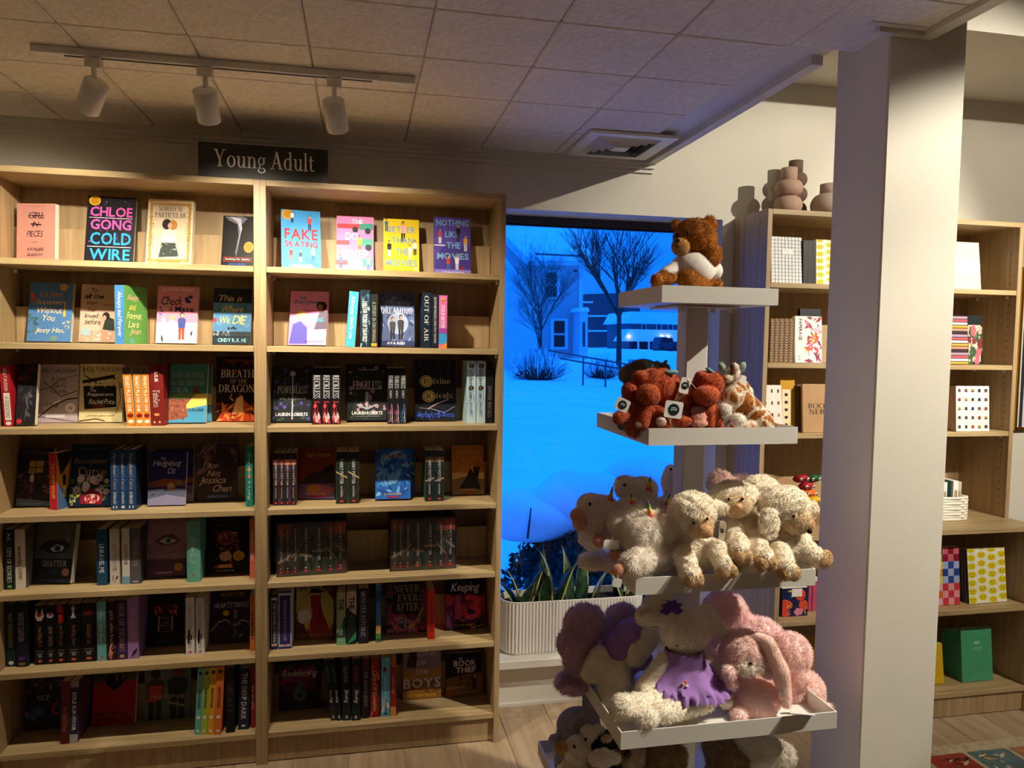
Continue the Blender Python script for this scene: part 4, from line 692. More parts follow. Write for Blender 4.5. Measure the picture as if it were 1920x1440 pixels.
F(5, 'e', 1512, 1795, 606, 996, '2c1c38', [('T', 'ALI NOVAK', .22, .87, .86, .95, 'b89a3c', 'i'), ('T', 'HEARTSTRINGS', .06, .65, .96, .76, 'c8b8d0', 'i'), ('E', .38, .56, .08, .05, 'd8a848'), ('F', .62, .34, .28, '5a6a70', '3a3448', '6a4428'), ('R', .52, .32, .78, .37, '6a5468'), ('L', [(0, .22), (.2, .4), (.4, .44), (.5, .36)], .015, 'd8c0d0'), ('L', [(.6, .3), (.8, .42), (1, .36)], .015, 'd8c0d0'), ('N', 8, 3, .6, .12, .84, .26, .05, ['8a80a0', '5a5070'], 'f')], 'dark purple paperback with a couple on a bench', y=.14)
B(5, 'e', 1800, 1836, 645, 1036, 'e07c3c', SP('VAMPIRES', '5a2414', font='B', v0=.2, v1=.7), 'orange spine squeezed against the bookcase side')
# bottom shelf
F(6, 'g', 178, 445, 276, 735, '1e2238', [('N', 30, 3, .0, .76, 1, .98, .1, ['6a6a8c', '2c3050', '88283c', '4a4a6c'], 'l'), ('T', 'NCP', .3, .56, .66, .66, 'a8a8b8', 'S'), ('P', [(0, .3), (.3, .46), (.5, .44), (.6, .3), (.3, .24), (0, .2)], '2c5078'), ('E', .84, .38, .14, .12, '8a2c34'), ('E', .88, .38, .1, .08, '1e2238'), ('P', [(.5, .28), (.62, .44), (.76, .28)], '141420'), ('R', 0, 0, 1, .16, '261c34'), ('N', 12, 6, .0, .2, .4, .4, .1, ['3a6a98', 'c85c2c'], 'l')], 'dark blue paperback with fan of feathers', y=.16)
B(6, 'g', 434, 497, 300, 750, '5c1c1c', SP('The Scarlet Throne', 'b07a4c', font='S', v0=.2, v1=.6), 'maroon spine before the navy spine', tilt=2)
B(6, 'g', 499, 560, 298, 742, '28304c', SP('SOLE SURVIVOR', 'e4e0d8', font='B', v0=.2, v1=.82, extra=[('R', 0, 0, 1, .14, 'a8a8b0'), ('R', 0, .9, 1, 1, '8c8090')]), 'navy spine with bold white capitals and dim purple cover', front='4a3448', tilt=2)
F(6, 'g', 658, 970, 240, 695, 'a00c14', [('R', 0, .82, 1, 1, '4a4420'), ('P', [(.26, .9), (.4, .95), (.5, .9), (.62, .95), (.74, .88), (.68, .76), (.48, .64), (.3, .78)], '141012'), ('N', 8, 3, .3, .76, .72, .94, .08, ['d8b02c', '8a7c30', '2a2420'], 'l'), ('T', 'BEST OF ALL', .08, .18, .88, .26, '300408', 'B'), ('T', 'WORLDS', .06, .07, .9, .15, '300408', 'B')], 'bright red paperback with a dark heart at the top', y=.15)
F(6, 'g', 1035, 1360, 205, 658, '5c6a64', [('N', 30, 3, .05, .3, .95, .95, .08, ['7a8680', '4c5a54'], 'l'), ('F', .24, .0, .98, '4a3040', '1c2028', '241818', '2c1c18', .5), ('P', [(.08, .34), (.38, .38), (.4, .66), (.1, .66)], 'b83834'), ('F', .74, .0, 1.0, '1c2c28', '1a1e1c', '7a3a24', '7a3a24', .56), ('T', 'Heartstrong', .14, .38, .92, .5, 'c89a84', 'i'), ('P', [(.5, .32), (.9, .22), (.92, .26), (.52, .36)], '8c8464')], 'green-grey paperback showing two boys from behind', y=.16)
for a, b_, cc, yt, lb in ((1400, 1444, '6cb8b4', 212, 'slim aqua spine of the pastel set'), (1444, 1490, 'a8c04c', 206, 'slim lime green spine of the pastel set'), (1490, 1538, 'e0a828', 200, 'slim golden yellow spine of the pastel set'), (1538, 1592, 'e07838', 194, 'slim orange spine of the pastel set')):
    B(6, 'g', a, b_, yt, 682, cc, SP('HEARTSTRONG', '3a3430', font='B', v0=.4, v1=.7, extra=[('E', .5, .26, .3, .025, 'e8e8e8'), ('E', .5, .93, .3, .03, '404048'), ('R', .3, .04, .7, .07, 'f0f0f0')]), lb, tilt=3)
B(6, 'g', 1625, 1690, 195, 668, '191618', SP('NIGHT', '4a4444', font='S', v0=.3, v1=.8), 'nearly black spine beside the orange pastel spine')
B(6, 'g', 1712, 1790, 205, 645, '232446', SP('THE DEEP DARK', 'c8c0b8', font='B', v0=.16, v1=.92, extra=[('E', .5, .06, .2, .02, 'c8c0c8')]), 'navy spine with hand-drawn cream capitals', tilt=2)
B(6, 'g', 1806, 1836, 200, 632, 'a82c28', SP('RED', 'e0b0a0', font='B', v0=.3, v1=.7), 'bright red spine against the bookcase side')
# -- window bookcase, third shelf
FL = lambda s_, cols: [('N', 70, s_, .03, .03, .97, .93, .07, ['2c4a34', '1f3a2c', '3c5c44'], 'l'), ('N', 22, s_ + 1, .03, .03, .97, .95, .055, cols, 'f')]
F(2, 'd', 122, 416, 152, 574, '24262a', FL(3, ['6a58b8', '5a4aa0']) + [('R', .485, .04, .52, .84, 'b8b8c0'), ('E', .5, .85, .07, .05, 'c8c8d0'), ('R', .2, .97, .8, .975, '6a6a70'), ('T', 'POWERLESS', .12, .50, .88, .63, 'eceaf0', 'S'), ('T', 'the kingdom', .18, .38, .84, .43, 'c8c0d8', 'i'), ('T', 'LAUREN ROBERTS', .08, .10, .9, .16, 'f0f0f4', 'B')], 'black hardback with silver sword and violet flowers', hard=True)
for a, b_ in ((420, 492), (494, 562), (564, 632)):
    B(2, 'd', a, b_, 158, 570, '17161a', SP('RECKLESS', 'e8e8ec', font='S', v0=.46, v1=.87, u0=.15, u1=.85, extra=[('R', .2, .38, .8, .41, '9a2c34'), ('P', [(.1, .12), (.5, .02), (.9, .12), (.7, .22), (.5, .14), (.3, .22)], 'c8c8d0'), ('N', 10, 4, .1, .03, .9, .34, .2, ['b82c38', 'd84850'], 'l')]), 'black spine with tall white capitals and red foot flowers', group='black spines with red flowers', hard=False, front='2a282c')
F(2, 'd', 683, 978, 148, 568, '26292b', FL(9, ['b878a8', 'c890b0', '8a68b0']) + [('P', [(.46, .5), (.54, .5), (.52, .2), (.48, .2)], 'b0b4bc'), ('L', [(.25, .28), (.5, .2), (.75, .28)], .03, 'a8b4b0'), ('T', 'Unmask the deception', .28, .88, .74, .92, 'dcdce4', 'i'), ('T', 'FEARLESS', .14, .55, .88, .70, 'f0eef2', 'S'), ('T', 'LAUREN ROBERTS', .12, .1, .9, .16, 'f4f4f4', 'B'), ('R', .2, .07, .84, .075, 'a8a8b0')], 'black hardback with silver sword and pink flowers', hard=True, t=.034)
for a, b_, tx, cc, fr_, g_ in ((986, 1031, 'FEARLESS', 'b86a98', '2a282c', 1), (1033, 1076, 'FEARLESS', 'b86a98', '2a282c', 1), (1079, 1124, 'POWERLESS', '4a68c0', '24382c', 0)):
    B(2, 'd', a, b_, 162, 566, '1b1b20', SP(tx, 'e8e8ec', font='S', v0=.64, v1=.87, u0=.15, u1=.85, extra=[('T', 'ROBERTS', .3, .46, .7, .6, 'c8c8d0', 'i', 1), ('N', 14, 4, .1, .05, .9, .3, .22, [cc, 'd8d0dc', '3c6048'], 'l')]), 'slim black spine with pink foot flowers' if g_ else 'slim black spine with blue foot flowers', group='slim black spines with pink flowers' if g_ else None, front=fr_)
F(2, 'd', 1195, 1505, 112, 548, '1a1d26', [('N', 16, 3, .08, .72, .95, .96, .12, ['2c3c78', '202c58', '3a2c48'], 'l'), ('E', .27, .64, .16, .1, 'd8c068'), ('E', .27, .64, .13, .08, '2a2c30'), ('E', .27, .64, .115, .072, 'e0cc78'), ('T', 'D', .21, .60, .33, .68, K, 'S'), ('T', 'ivine', .44, .60, .86, .69, 'e8d88c', 'S'), ('E', .33, .39, .16, .1, 'd8c068'), ('E', .33, .39, .13, .08, '2a2c30'), ('E', .33, .39, .115, .072, 'e0cc78'), ('T', 'R', .27, .35, .39, .43, K, 'S'), ('T', 'ivals', .5, .36, .9, .45, 'e8d88c', 'S'), ('L', [(.3, .18), (.5, .26), (.8, .34)], .015, 'd0b8c8'), ('L', [(.1, .2), (.4, .18), (.7, .12), (.95, .22)], .01, '98a0b8'), ('N', 10, 7, .02, .03, .98, .12, .09, ['3858c8', '283c88'], 'l'), ('T', 'Rebecca Ross', .06, .05, .95, .14, '4a70e8', 'S')], 'dark navy paperback with gold typewriter-key letters', y=.13, t=.03)
for a, b_, q in ((1577, 1646, 0), (1650, 1718, 1)):
    B(2, 'd', a, b_, 108, 562, 'bcd8e4', SP('uthless Vows', '3c4a58', font='S', v0=.36, v1=.86, extra=[('N', 14, 3, .1, .02, .9, .98, .2, ['a8c8d8', 'd8e8f0', '88b4cc'], 'l'), ('E', .5, .92, .3, .035, '4a2c20'), ('T', 'R', .4, .905, .6, .935, 'e0b050', 'S'), ('E', .5, .57, .3, .035, '4a2c20'), ('T', 'V', .4, .555, .6, .585, 'e0b050', 'S'), ('T', 'Rebecca Ross', .35, .12, .65, .34, '3868b0', 'S', 1)]), 'thick pale blue spine with brown round letter keys', group='pale blue spines with letter keys', front='b0ccd8')
B(2, 'd', 1722, 1776, 178, 552, '1e1e24', SP('DIVINE RIVALS', '9a98a0', font='S', v0=.12, v1=.7), 'dark grey spine tucked behind the pale blue spines', y=.06)
# fourth shelf
HPS = lambda s_, top: SP('HARRY POTTER', 'e0e0d8', 'ROWLING', v0=.14, v1=.86, u0=.34, u1=.64, extra=[('N', 16, s_, .05, .05, .95, .75, .3, ['2a3c30', '1c2c34', '4a3a5c', '3c2c2a'], 'l'), ('R', 0, .78, 1, .88, top), ('E', .5, .05, .18, .02, 'd83038')])
for i, (a, b_) in enumerate(((128, 171), (172, 214), (216, 257), (259, 303))):
    B(3, 'd', a, b_, 800, 1178, '201f26', HPS(i + 2, ['b8685c', 'a85c50', 'd89070', 'c87a5c'][i]), 'slim dark green and brown spine with white line of lettering', group='slim dark fantasy spines', front='7a3434')
HPF = lambda a: a + [('T', 'Harry Potter', .16, .80, .86, .92, 'd8a030', 'i'), ('T', 'J.K. ROWLING', .24, .07, .74, .12, 'd8b060', 'B'), ('R', .34, .03, .66, .055, 'b8202c')]
F(3, 'd', 318, 590, 774, 1150, '803428', HPF([('R', 0, 0, 1, .32, '6a5488'), ('P', [(0, .3), (.3, .5), (1, .56), (1, .3)], '3a3038'), ('P', [(.1, .1), (.8, .02), (1, .2), (.5, .3)], 'a85870'), ('E', .4, .2, .2, .08, 'b87c44'), ('P', [(.5, .5), (.9, .7), (1, .6), (.7, .46)], '241c20'), ('R', .3, .66, .7, .72, '6a3c30')]), 'brick red paperback with gold lettering and violet foot', t=.026, yaw=-4)
for a, b_ in ((598, 685), (690, 772)):
    B(3, 'd', a, b_, 790, 1163, '202c2c', HPS(11, '2c3c34') + [('L', [(0, .62), (1, .5)], .03, 'c8a878')], 'thick dark green spine with a tan diagonal streak', group='thick dark green spines', front='6a6a30')
PH = HPF([('R', 0, 0, 1, 1, '2f6cc8'), ('N', 80, 3, .02, .1, .98, .95, .16, ['58a0e8', '2858b0', '88c0f0', '1c4490'], 'l'), ('E', .5, .42, .16, .12, '6aa8e0')])
F(3, 'd', 925, 1190, 765, 1128, '18284c', PH, 'blue paperback with icy swirls, the rear copy', y=.17, t=.028)
F(3, 'd', 895, 1160, 785, 1142, '18284c', PH, 'blue paperback with icy swirls and gold lettering, the front copy', t=.03, y=.09)
for a, b_ in ((1267, 1335), (1339, 1408)):
    B(3, 'd', a, b_, 780, 1138, '223032', HPS(17, '8a6a50') + [('L', [(0, .4), (1, .46)], .03, 'b8a080')], 'dark green spine with brown band beside the orange paperback', group='dark green spines with brown band', front='2a5c40')
F(3, 'd', 1472, 1712, 748, 1122, 'c87a28', HPF([('R', 0, 0, 1, .36, '8a6a44'), ('P', [(0, .3), (.4, .36), (1, .3), (1, .44), (0, .44)], 'e0b868'), ('P', [(.2, .12), (.9, .1), (.8, .3), (.9, .62), (.55, .5), (.4, .3)], '2a2420'), ('N', 10, 3, .1, .5, .9, .75, .14, ['d88a34', 'b8682c'], 'l')]), 'orange paperback with a dark rising cloak shape', y=.15)
# fifth shelf: two shrink wrapped sets
def boxset(reg, X0, Y0, X1, Y1, YT, label):
    (xl, yl), (xr, yr) = rp(reg, X0, Y0), rp(reg, X1, Y1)
    p0, p1 = onZ(xl, yl, S[4]), onZ(xr, yr, S[4]); w = float(np.linalg.norm((p1 - p0)[:2])); yaw = math.degrees(math.atan2(p1[1] - p0[1], p1[0] - p0[0])); d = .13
    h = float(onY((xl + xr) / 2, rp(reg, 0, YT)[1], (p0[1] + p1[1]) / 2)[2]) - S[4]; yaw = max(-4, min(4, yaw)); y0 = min(float(p0[1]), float(p1[1]), .06)
    t = empty('book_box_set', (float(p0[0]), y0 + .002, S[4] + .0005), (0, 0, yaw), label=label, cat='box set', group='shrink-wrapped sets of seven books')
    MB().color('1c1a1c').box(0, w, .003, d, 0, .004).box(0, w, .003, d, h - .004, h).box(0, .004, .003, d, .004, h - .004).box(w - .004, w, .003, d, .004, h - .004).box(0, w, d - .003, d, 0, h).build('slipcase', M['print'], t)
    ws = [.10, .10, .13, .19, .21, .15, .16]; sm = sum(ws); x = .005; tot = w - .01
    cols = ['4a2c22', '3a2a28', '34302e', '2a2c30', '2e3430', '3a302a', '5a2a20']
    for i, q in enumerate(ws):
        ww = tot * q / sm - .0006
        b = MB().color(cols[i]).box(0, ww, .005, d - .005, .005, h - .005).build('boxed_book', M['print'], t); b.location = (x, 0, 0)
        r = random.Random(i)
        a = Art().run([('R', 0, .72, 1, .98, ['8a4a34', '7a3c2c', '4c3430', '3c3436', '35363a', '7a3c2c', 'a8482c'][i]), ('P', [(0, .72), (.5, .8), (1, .72), (1, .66), (0, .66)], '241f22'), ('N', 18, i, .0, .1, 1, .68, .4, ['2c3e46', '23332c', '3a4a3c', '1c2228', '4a443c'], 'l'), ('L', [(0, .25 + .05 * i), (1, .3 + .05 * ((i * 2) % 5))], .05, '8a7a60'), ('T', 'HARRY POTTER', .42, .26, .62, .9, 'd8d4cc', 'b', 1), ('E', .5, .07, .16, .022, 'd03038'), ('E', .5, .13, .1, .01, 'd8d4cc')])
        m = MB(); a.emit(m, lambda u, v, l: (u * ww, .0048 - l, .005 + v * (h - .01))); m.build('spine_print', M['print'], b); x += tot * q / sm
    MB().box(-.001, w + .001, -.0015, d + .001, -.0002, h + .001).build('shrink_wrap', M['film'], t)
    return t
boxset('f', 152, 535, 682, 500, 118, 'shrink-wrapped set of seven dark spines in a slipcase')
boxset('f', 1003, 478, 1498, 452, 74, 'shrink-wrapped set of seven dark spines in a slipcase')
# sixth shelf
B(5, 'f', 112, 162, 660, 1055, '22264c', [('H', .06, .06, 'c8c8d4'), ('T', 'THEY BOTH DIE AT THE END', .35, .12, .68, .85, 'd8d4dc', 'B', 1), ('E', .5, .06, .14, .014, 'c83c34')], 'slim navy spine outlined in white')
B(5, 'f', 166, 268, 632, 1050, '2c3078', [('H', .04, .05, 'c8c8d8'), ('T', 'THE SURVIVOR WANTS TO DIE', .4, .14, .6, .84, 'd0a8b0', 'b', 1), ('E', .5, .07, .1, .012, 'd04c34')], 'wide navy blue spine outlined in white', front='d8d8e0')
F(5, 'f', 298, 580, 602, 1002, 'b8a85c', [('P', [(0, 0), (.42, 0), (.3, .3), (0, .5)], '5a2420'), ('P', [(.4, 0), (.98, 0), (.7, .5), (.6, .82), (.36, .82), (.42, .5), (.36, .3)], '8c2020'), ('P', [(.2, .78), (.45, .96), (.8, .88), (.6, .86), (.35, .86)], '1c1614'), ('R', .62, .3, .65, .9, '2a1c18'), ('P', [(.7, 1), (1, .7), (1, 1)], '6a2c24'), ('E', .22, .42, .19, .14, 'd0c8c0'), ('P', [(.2, .3), (.3, .12), (.34, .34)], 'd0b050'), ('P', [(.8, 0), (1, 0), (1, .3)], '8c2020'), ('T', 'SCYTHE', .08, .92, .82, .985, '2c1c18', 'B'), ('T', 'NEAL SHUSTERMAN', .05, .03, .95, .1, 'a88a4c', 'S')], 'mustard paperback with a red hooded cloak figure', y=.13)
B(5, 'f', 604, 672, 645, 1018, '9aa870', SP('THE', '1c2420', font='B', v0=.66, v1=.88, u0=.2, u1=.8, extra=[('P', [(0, .2), (.3, .3), (.9, .55), (1, .5), (1, 0), (0, 0)], '2c4038'), ('R', 0, 0, 1, .14, '78b890'), ('T', 'THUNDERHEAD', .25, .18, .7, .5, '88c09c', 'B', 1)]), 'pale olive and green spine with split colours')
B(5, 'f', 678, 752, 638, 1016, 'c8b8a0', SP('THE', '1c1a1c', font='B', v0=.66, v1=.9, u0=.2, u1=.8, extra=[('P', [(0, 0), (1, 0), (1, .55), (.6, .6), (.2, .68), (0, .72)], '222c2a'), ('P', [(0, 0), (1, .1), (1, .24), (.2, .06)], '2f9a6c'), ('T', 'TOLL', .25, .3, .7, .55, '3c4c48', 'B', 1)]), 'black and cream spine with a green ribbon foot')
B(5, 'f', 766, 842, 612, 1015, '221f34', SP('MONSTER REPUBLIC', 'b8b0bc', font='S', v0=.12, v1=.94), 'dark violet spine with pale serif capitals')
B(5, 'f', 898, 936, 588, 1002, '3c7cb8', [('R', 0, 0, 1, .16, '58a058'), ('R', 0, .16, 1, .3, 'd8b060'), ('R', 0, .7, 1, .9, '2c588c'), ('E', .5, .05, .3, .02, '203c28')], 'very thin blue, gold and green spine standing alone')
F(5, 'f', 980, 1278, 566, 955, '1f1a1e', [('N', 40, 3, .02, .0, .98, .34, .13, ['a83c60', '6a3058', 'c06880', '3c3048'], 'f'), ('N', 14, 5, .0, .3, .12, .9, .1, ['8a3c4c', '4a4a50', '6a5a60'], 'f'), ('N', 14, 6, .88, .3, 1, .9, .1, ['8a3c4c', '4a4a50', '6a5a60'], 'f'), ('L', [(.2, .3), (.35, .2), (.5, .26), (.45, .1)], .05, '8a8890'), ('E', .62, .12, .08, .055, 'c89a5c'), ('L', [(.7, .16), (.84, .34), (.92, .48)], .06, 'a88050'), ('T', 'NEVER', .2, .78, .84, .92, 'c0a880', 'S'), ('T', 'EVER', .28, .61, .8, .74, 'c0a880', 'S'), ('T', 'AFTER', .22, .42, .82, .57, 'c0a880', 'S')], 'black paperback with beige serif title over dark roses', y=.13)
B(5, 'f', 1286, 1340, 628, 980, 'd03424', SP('THE LEGENDARY', '7a1c18', font='S', v0=.14, v1=.8), 'bright red spine standing alone between face-out books')
F(5, 'f', 1425, 1712, 540, 938, '1c1220', [('P', [(0, .3), (.4, .5), (1, .34), (1, .66), (.5, .72), (0, .6)], '3c1830'), ('N', 40, 3, .05, .15, .98, .6, .16, ['5c2048', '8a2440', '46183c', 'a82c3c'], 'E'), ('T', '1', .24, .2, .4, .66, 'a03868', 'B'), ('T', '3', .5, .18, .92, .66, 'd03c48', 'B'), ('T', 'Keeping', .14, .68, .9, .90, 'ece4ec', 'i'), ('T', 'CHLOE WALSH', .16, .95, .9, .985, '5c4438', 'S'), ('T', 'BOYS OF TOMMEN', .22, .07, .74, .095, 'b89a3c', 'B'), ('N', 12, 8, .6, .0, 1, .09, .06, ['d8682c', 'e0b040'], 'l')], 'dark paperback with crimson numeral and white script', y=.13)
# bottom shelf
F(6, 'h', 170, 490, 238, 690, '17151a', [('N', 40, 3, .1, .45, .8, .8, .16, ['6a1c44', '8c2458', '4a1838'], 'E'), ('T', '6', .32, .16, .66, .56, '48606c', 'B'), ('T', 'Redeeming', .06, .62, .9, .80, 'd8d0d4', 'i'), ('T', 'CHLOE WALSH', .12, .88, .86, .93, '3a3438', 'S'), ('R', .22, .05, .7, .055, '5a5458')], 'nearly black paperback with magenta smoke and grey numeral', y=.15)
for a, b_, tl, cc, lb, g_ in ((562, 606, -7, '4c7850', 'black spine with green capitals leaning sideways', 'leaning black spines with green capitals'), (608, 646, -7, '4c7850', 'black spine with green capitals leaning sideways', 'leaning black spines with green capitals'), (650, 714, -2, '8a9098', 'black spine with grey capitals standing upright', None), (718, 782, 0, 'a02c38', 'black spine with red capitals and white script', None)):
    B(6, 'h', a, b_, 222, 684, '151519', [('T', 'CHLOE WALSH', .25, .62, .75, .88, cc, 'B', 1), ('T', 'Saving', .2, .28, .8, .5, 'e0dcd8', 'i', 1), ('R', 0, 0, 1, .24, '23262c'), ('T', 'B', .35, .03, .65, .08, 'd8d8dc', 'B')], lb, tilt=tl, group=g_)
B(6, 'h', 792, 848, 218, 668, '241c24', SP('THE RAVEN QUEST', 'b8a8a8', font='S', v0=.2, v1=.78, extra=[('R', 0, .78, 1, 1, '4a1c20')]), 'dark brown spine with red head band')
B(6, 'h', 856, 928, 212, 660, '8a1c24', SP('Carnival of Curiosities', 'd8b070', font='i', v0=.1, v1=.78, extra=[('N', 30, 3, .05, .02, .95, .98, .25, ['b82c34', '6a1420', 'd04c50', '3a1820'], 'l')]), 'red mottled spine with golden script')
B(6, 'h', 936, 1004, 212, 655, '5ab0cc', SP('Again, Only More Like You', 'e8f0f0', font='S', v0=.3, v1=.7, extra=[('E', .4, .8, .22, .04, '5c2420'), ('N', 8, 3, .2, .12, .8, .3, .2, ['7a2c34', 'e8d8d0'], 'l'), ('R', .3, .04, .7, .07, '2c4c5c')]), 'light blue spine with small maroon pictures')
B(6, 'h', 1008, 1050, 216, 650, 'a02c20', SP('Summer Sun', 'e0a890', font='S', v0=.4, v1=.72, extra=[('R', 0, 0, 1, .16, 'e09a50'), ('R', 0, .84, 1, 1, 'b8602c')]), 'rust red spine with a pale orange foot')
F(6, 'h', 1100, 1388, 160, 592, '8c5c28', [('R', 0, .6, 1, 1, '8c7884'), ('P', [(0, .3), (1, .4), (1, .62), (0, .6)], 'a87c3c'), ('P', [(.1, .66), (.34, .64), (.38, .86), (.26, .98), (.14, .86)], '3c2418'), ('E', .26, .94, .1, .07, '241812'), ('N', 20, 3, .05, .1, .95, .35, .14, ['7a4c20', '9a6c30', '643c18'], 'l'), ('T', 'ONE', .4, .86, .9, .98, 'c0b4bc', 'B'), ('T', 'OF', .36, .68, .6, .78, 'ccc0c4', 'B'), ('T', 'THE', .32, .5, .68, .6, 'd0c8c8', 'B'), ('T', 'BOYS', .02, .22, .98, .42, 'dcd8d8', 'B'), ('T', 'VICTORIA ZELLER', .1, .05, .88, .1, 'd0a02c', 'B')], 'brown and lilac paperback with large white capitals', y=.16)
F(6, 'h', 1425, 1698, 184, 575, '2a1c10', [('R', 0, .0, 1, .5, '7a5020'), ('P', [(0, .42), (.3, .46), (1, .58), (1, 1), (0, 1)], '15120f'), ('N', 14, 3, .3, .24, .8, .52, .1, ['1c140c', '402810'], 'l'), ('P', [(.0, .16), (.5, .2), (.5, .24), (0, .22)], 'a8783c'), ('F', .78, .14, .32, '2c1c10', '201408', '1c140c'), ('T', 'THE', .34, .85, .46, .89, 'd8d0c4', 'B'), ('T', 'BOOK', .22, .69, .84, .83, 'dcd4c8', 'B'), ('T', 'THIEF', .28, .54, .82, .67, 'dcd4c8', 'B'), ('R', .26, .08, .9, .09, 'b8a890')], 'black and amber paperback with chalky white title', y=.15)

# ------------------------------------------------------------------ hanging section sign
sg = empty('shelf_sign', (.0145, .012, HT), label='black sign with white serif lettering standing on the bookcases', cat='sign')
SGW, SGH = .439, .121
MB().bbox(-SGW / 2, SGW / 2, -.002, .010, .0004, SGH, .001).build('board', M['black'], sg)
a = Art().run([('T', 'Young', .115, .20, .515, .82, 'f6f3ee', 'S'), ('T', 'Adult', .545, .325, .895, .85, 'f6f3ee', 'S')]); m = MB(); a.emit(m, lambda u, v, l: ((u - .5) * SGW, -.0026 - l, v * SGH)); m.build('lettering', M['matte'], sg)
MB().box(-.1, .1, .010, .06, .0004, .004).build('foot', M['black'], sg)

# ------------------------------------------------------------------ window sill planter with snake plants
PX0, PX1, PY0, PY1, PZ0, PZ1 = .945, 1.60, .238, .408, RZ0 + .0005, .468
def stadium(inset, n_fl, amp, k=6):
    """outline of the rounded planter, fluted when amp > 0"""
    r = (PY1 - PY0) / 2 - inset; xa, xb = PX0 + (PY1 - PY0) / 2, PX1 - (PY1 - PY0) / 2; yc = (PY0 + PY1) / 2; L = 2 * (xb - xa) + 2 * math.pi * r; N = n_fl * k; out = []
    for i in range(N):
        s = L * i / N; q = amp * abs(math.sin(math.pi * (i / k)))
        if s < xb - xa: p = (xa + s, yc - r - q)
        elif s < xb - xa + math.pi * r: t = (s - (xb - xa)) / r - math.pi / 2; p = (xb + (r + q) * math.cos(t), yc + (r + q) * math.sin(t))
        elif s < 2 * (xb - xa) + math.pi * r: p = (xb - (s - (xb - xa) - math.pi * r), yc + r + q)
        else: t = (s - 2 * (xb - xa) - math.pi * r) / r + math.pi / 2; p = (xa + (r + q) * math.cos(t), yc + (r + q) * math.sin(t))
        out.append(p)
    return out
pl = empty('planter', (PX0, PY0, PZ0), label='long white fluted planter with rounded ends on the window sill', cat='planter')
def plo(o): o.location = (-PX0, -PY0, -PZ0); return o
po = MB(); rows = [(stadium(.010, 100, .0), PZ0), (stadium(.007, 100, .006), PZ0 + .012), (stadium(.007, 100, .006), PZ1 - .008), (stadium(.002, 100, .0), PZ1 - .002), (stadium(.006, 100, 0), PZ1), (stadium(.009, 100, 0), PZ1 - .002), (stadium(.009, 100, 0), PZ1 - .055)]
n = len(rows[0][0]); vs = [(x, y, z) for o, z in rows for x, y in o]
po.add(vs, [(j * n + i, j * n + (i + 1) % n, (j + 1) * n + (i + 1) % n, (j + 1) * n + i) for j in range(len(rows) - 1) for i in range(n)] + [tuple(range(n))[::-1]]); plo(po.build('pot', M['white'], pl))
so = MB(); o_ = stadium(.0095, 30, 0); r = random.Random(1); so.add([(x, y, PZ1 - .03) for x, y in o_], [tuple(range(len(o_)))])
for i in range(160):
    so.ell((r.uniform(PX0 + .06, PX1 - .06), r.uniform(PY0 + .03, PY1 - .03), PZ1 - .03), (r.uniform(.004, .012), r.uniform(.004, .012), r.uniform(.003, .009)), nu=6, nv=4)
s_ = plo(so.build('soil', M['soil'], pl)); s_['kind'] = 'stuff'
from mathutils.bvhtree import BVHTree
LEAVES = []
def leaf_mesh(x, y, z, L, w, az, lean, bend, seed):
    """one sword leaf: folded strip, dark banded centre, yellow margins"""
    rr = random.Random(seed); N = 9; d = np.array((math.cos(az), math.sin(az), 0)); sd = np.array((-d[1], d[0], 0)); mb = MB(); pts = []
    for i in range(N + 1):
        t = i / N; a = lean + bend * t * t; c = np.array((x, y, z)) + d * (math.sin(a) * L * t) + np.array((0, 0, math.cos(a * .8) * L * t))
        ww = w * (math.sin(math.pi * (.18 + .82 * t) ** .8) * .9 + .08) * (1 - t ** 5); nrm = d * -.35 * ww
        pts.append([c - sd * ww - nrm, c - sd * ww * .87 - nrm * .4, c, c + sd * ww * .87 - nrm * .4, c + sd * ww - nrm])
    for i in range(N):
        for k in range(4):
            mb.color(('b9b45a' if k in (0, 3) else ('2b4a30', '23402a', '34563a')[(i * 7 + k + seed) % 3])); mb.add([pts[i][k], pts[i][k + 1], pts[i + 1][k + 1], pts[i + 1][k]], [(0, 1, 2, 3)])
    return mb
def leaf(parent, org, x, y, z, L, w, az, lean, bend, seed):
    """grow the leaf where it clears the pot wall, the glass and the other leaves"""
    rr = random.Random(seed * 7 + 1); best = None
    for k in range(80):
        j = 0 if k == 0 else 1; f = 1 + k / 60
        mb = leaf_mesh(x + j * rr.uniform(-.025, .025) * f, y + j * rr.uniform(-.02, .02) * f, z, L, w * (1 - .25 * j * k / 80), az + j * rr.uniform(-.7, .7), lean * (1 - j * rr.uniform(0, .7)), bend * (1 - j * rr.uniform(0, .6)), seed)
        V = np.array(mb.v) + org; r = (PY1 - PY0) / 2 - .012; cx_ = np.clip(V[:, 0], PX0 + (PY1 - PY0) / 2, PX1 - (PY1 - PY0) / 2); d = np.hypot(V[:, 0] - cx_, V[:, 1] - (PY0 + PY1) / 2)
        tree = BVHTree.FromPolygons(V.tolist(), mb.f)
        bad = int(((V[:, 2] < PZ1 + .003) & (d > r)).sum()) + int((V[:, 1] > YG - .025).sum()) + int(((V[:, 0] < .893) & (V[:, 1] < .29)).sum()) + sum(len(tree.overlap(q)) for q in LEAVES)
        if best is None or bad < best[0]: best = (bad, mb, tree)
        if bad == 0: break
    LEAVES.append(best[2]); return best[1].build('leaf', M['leaf'], parent, True)
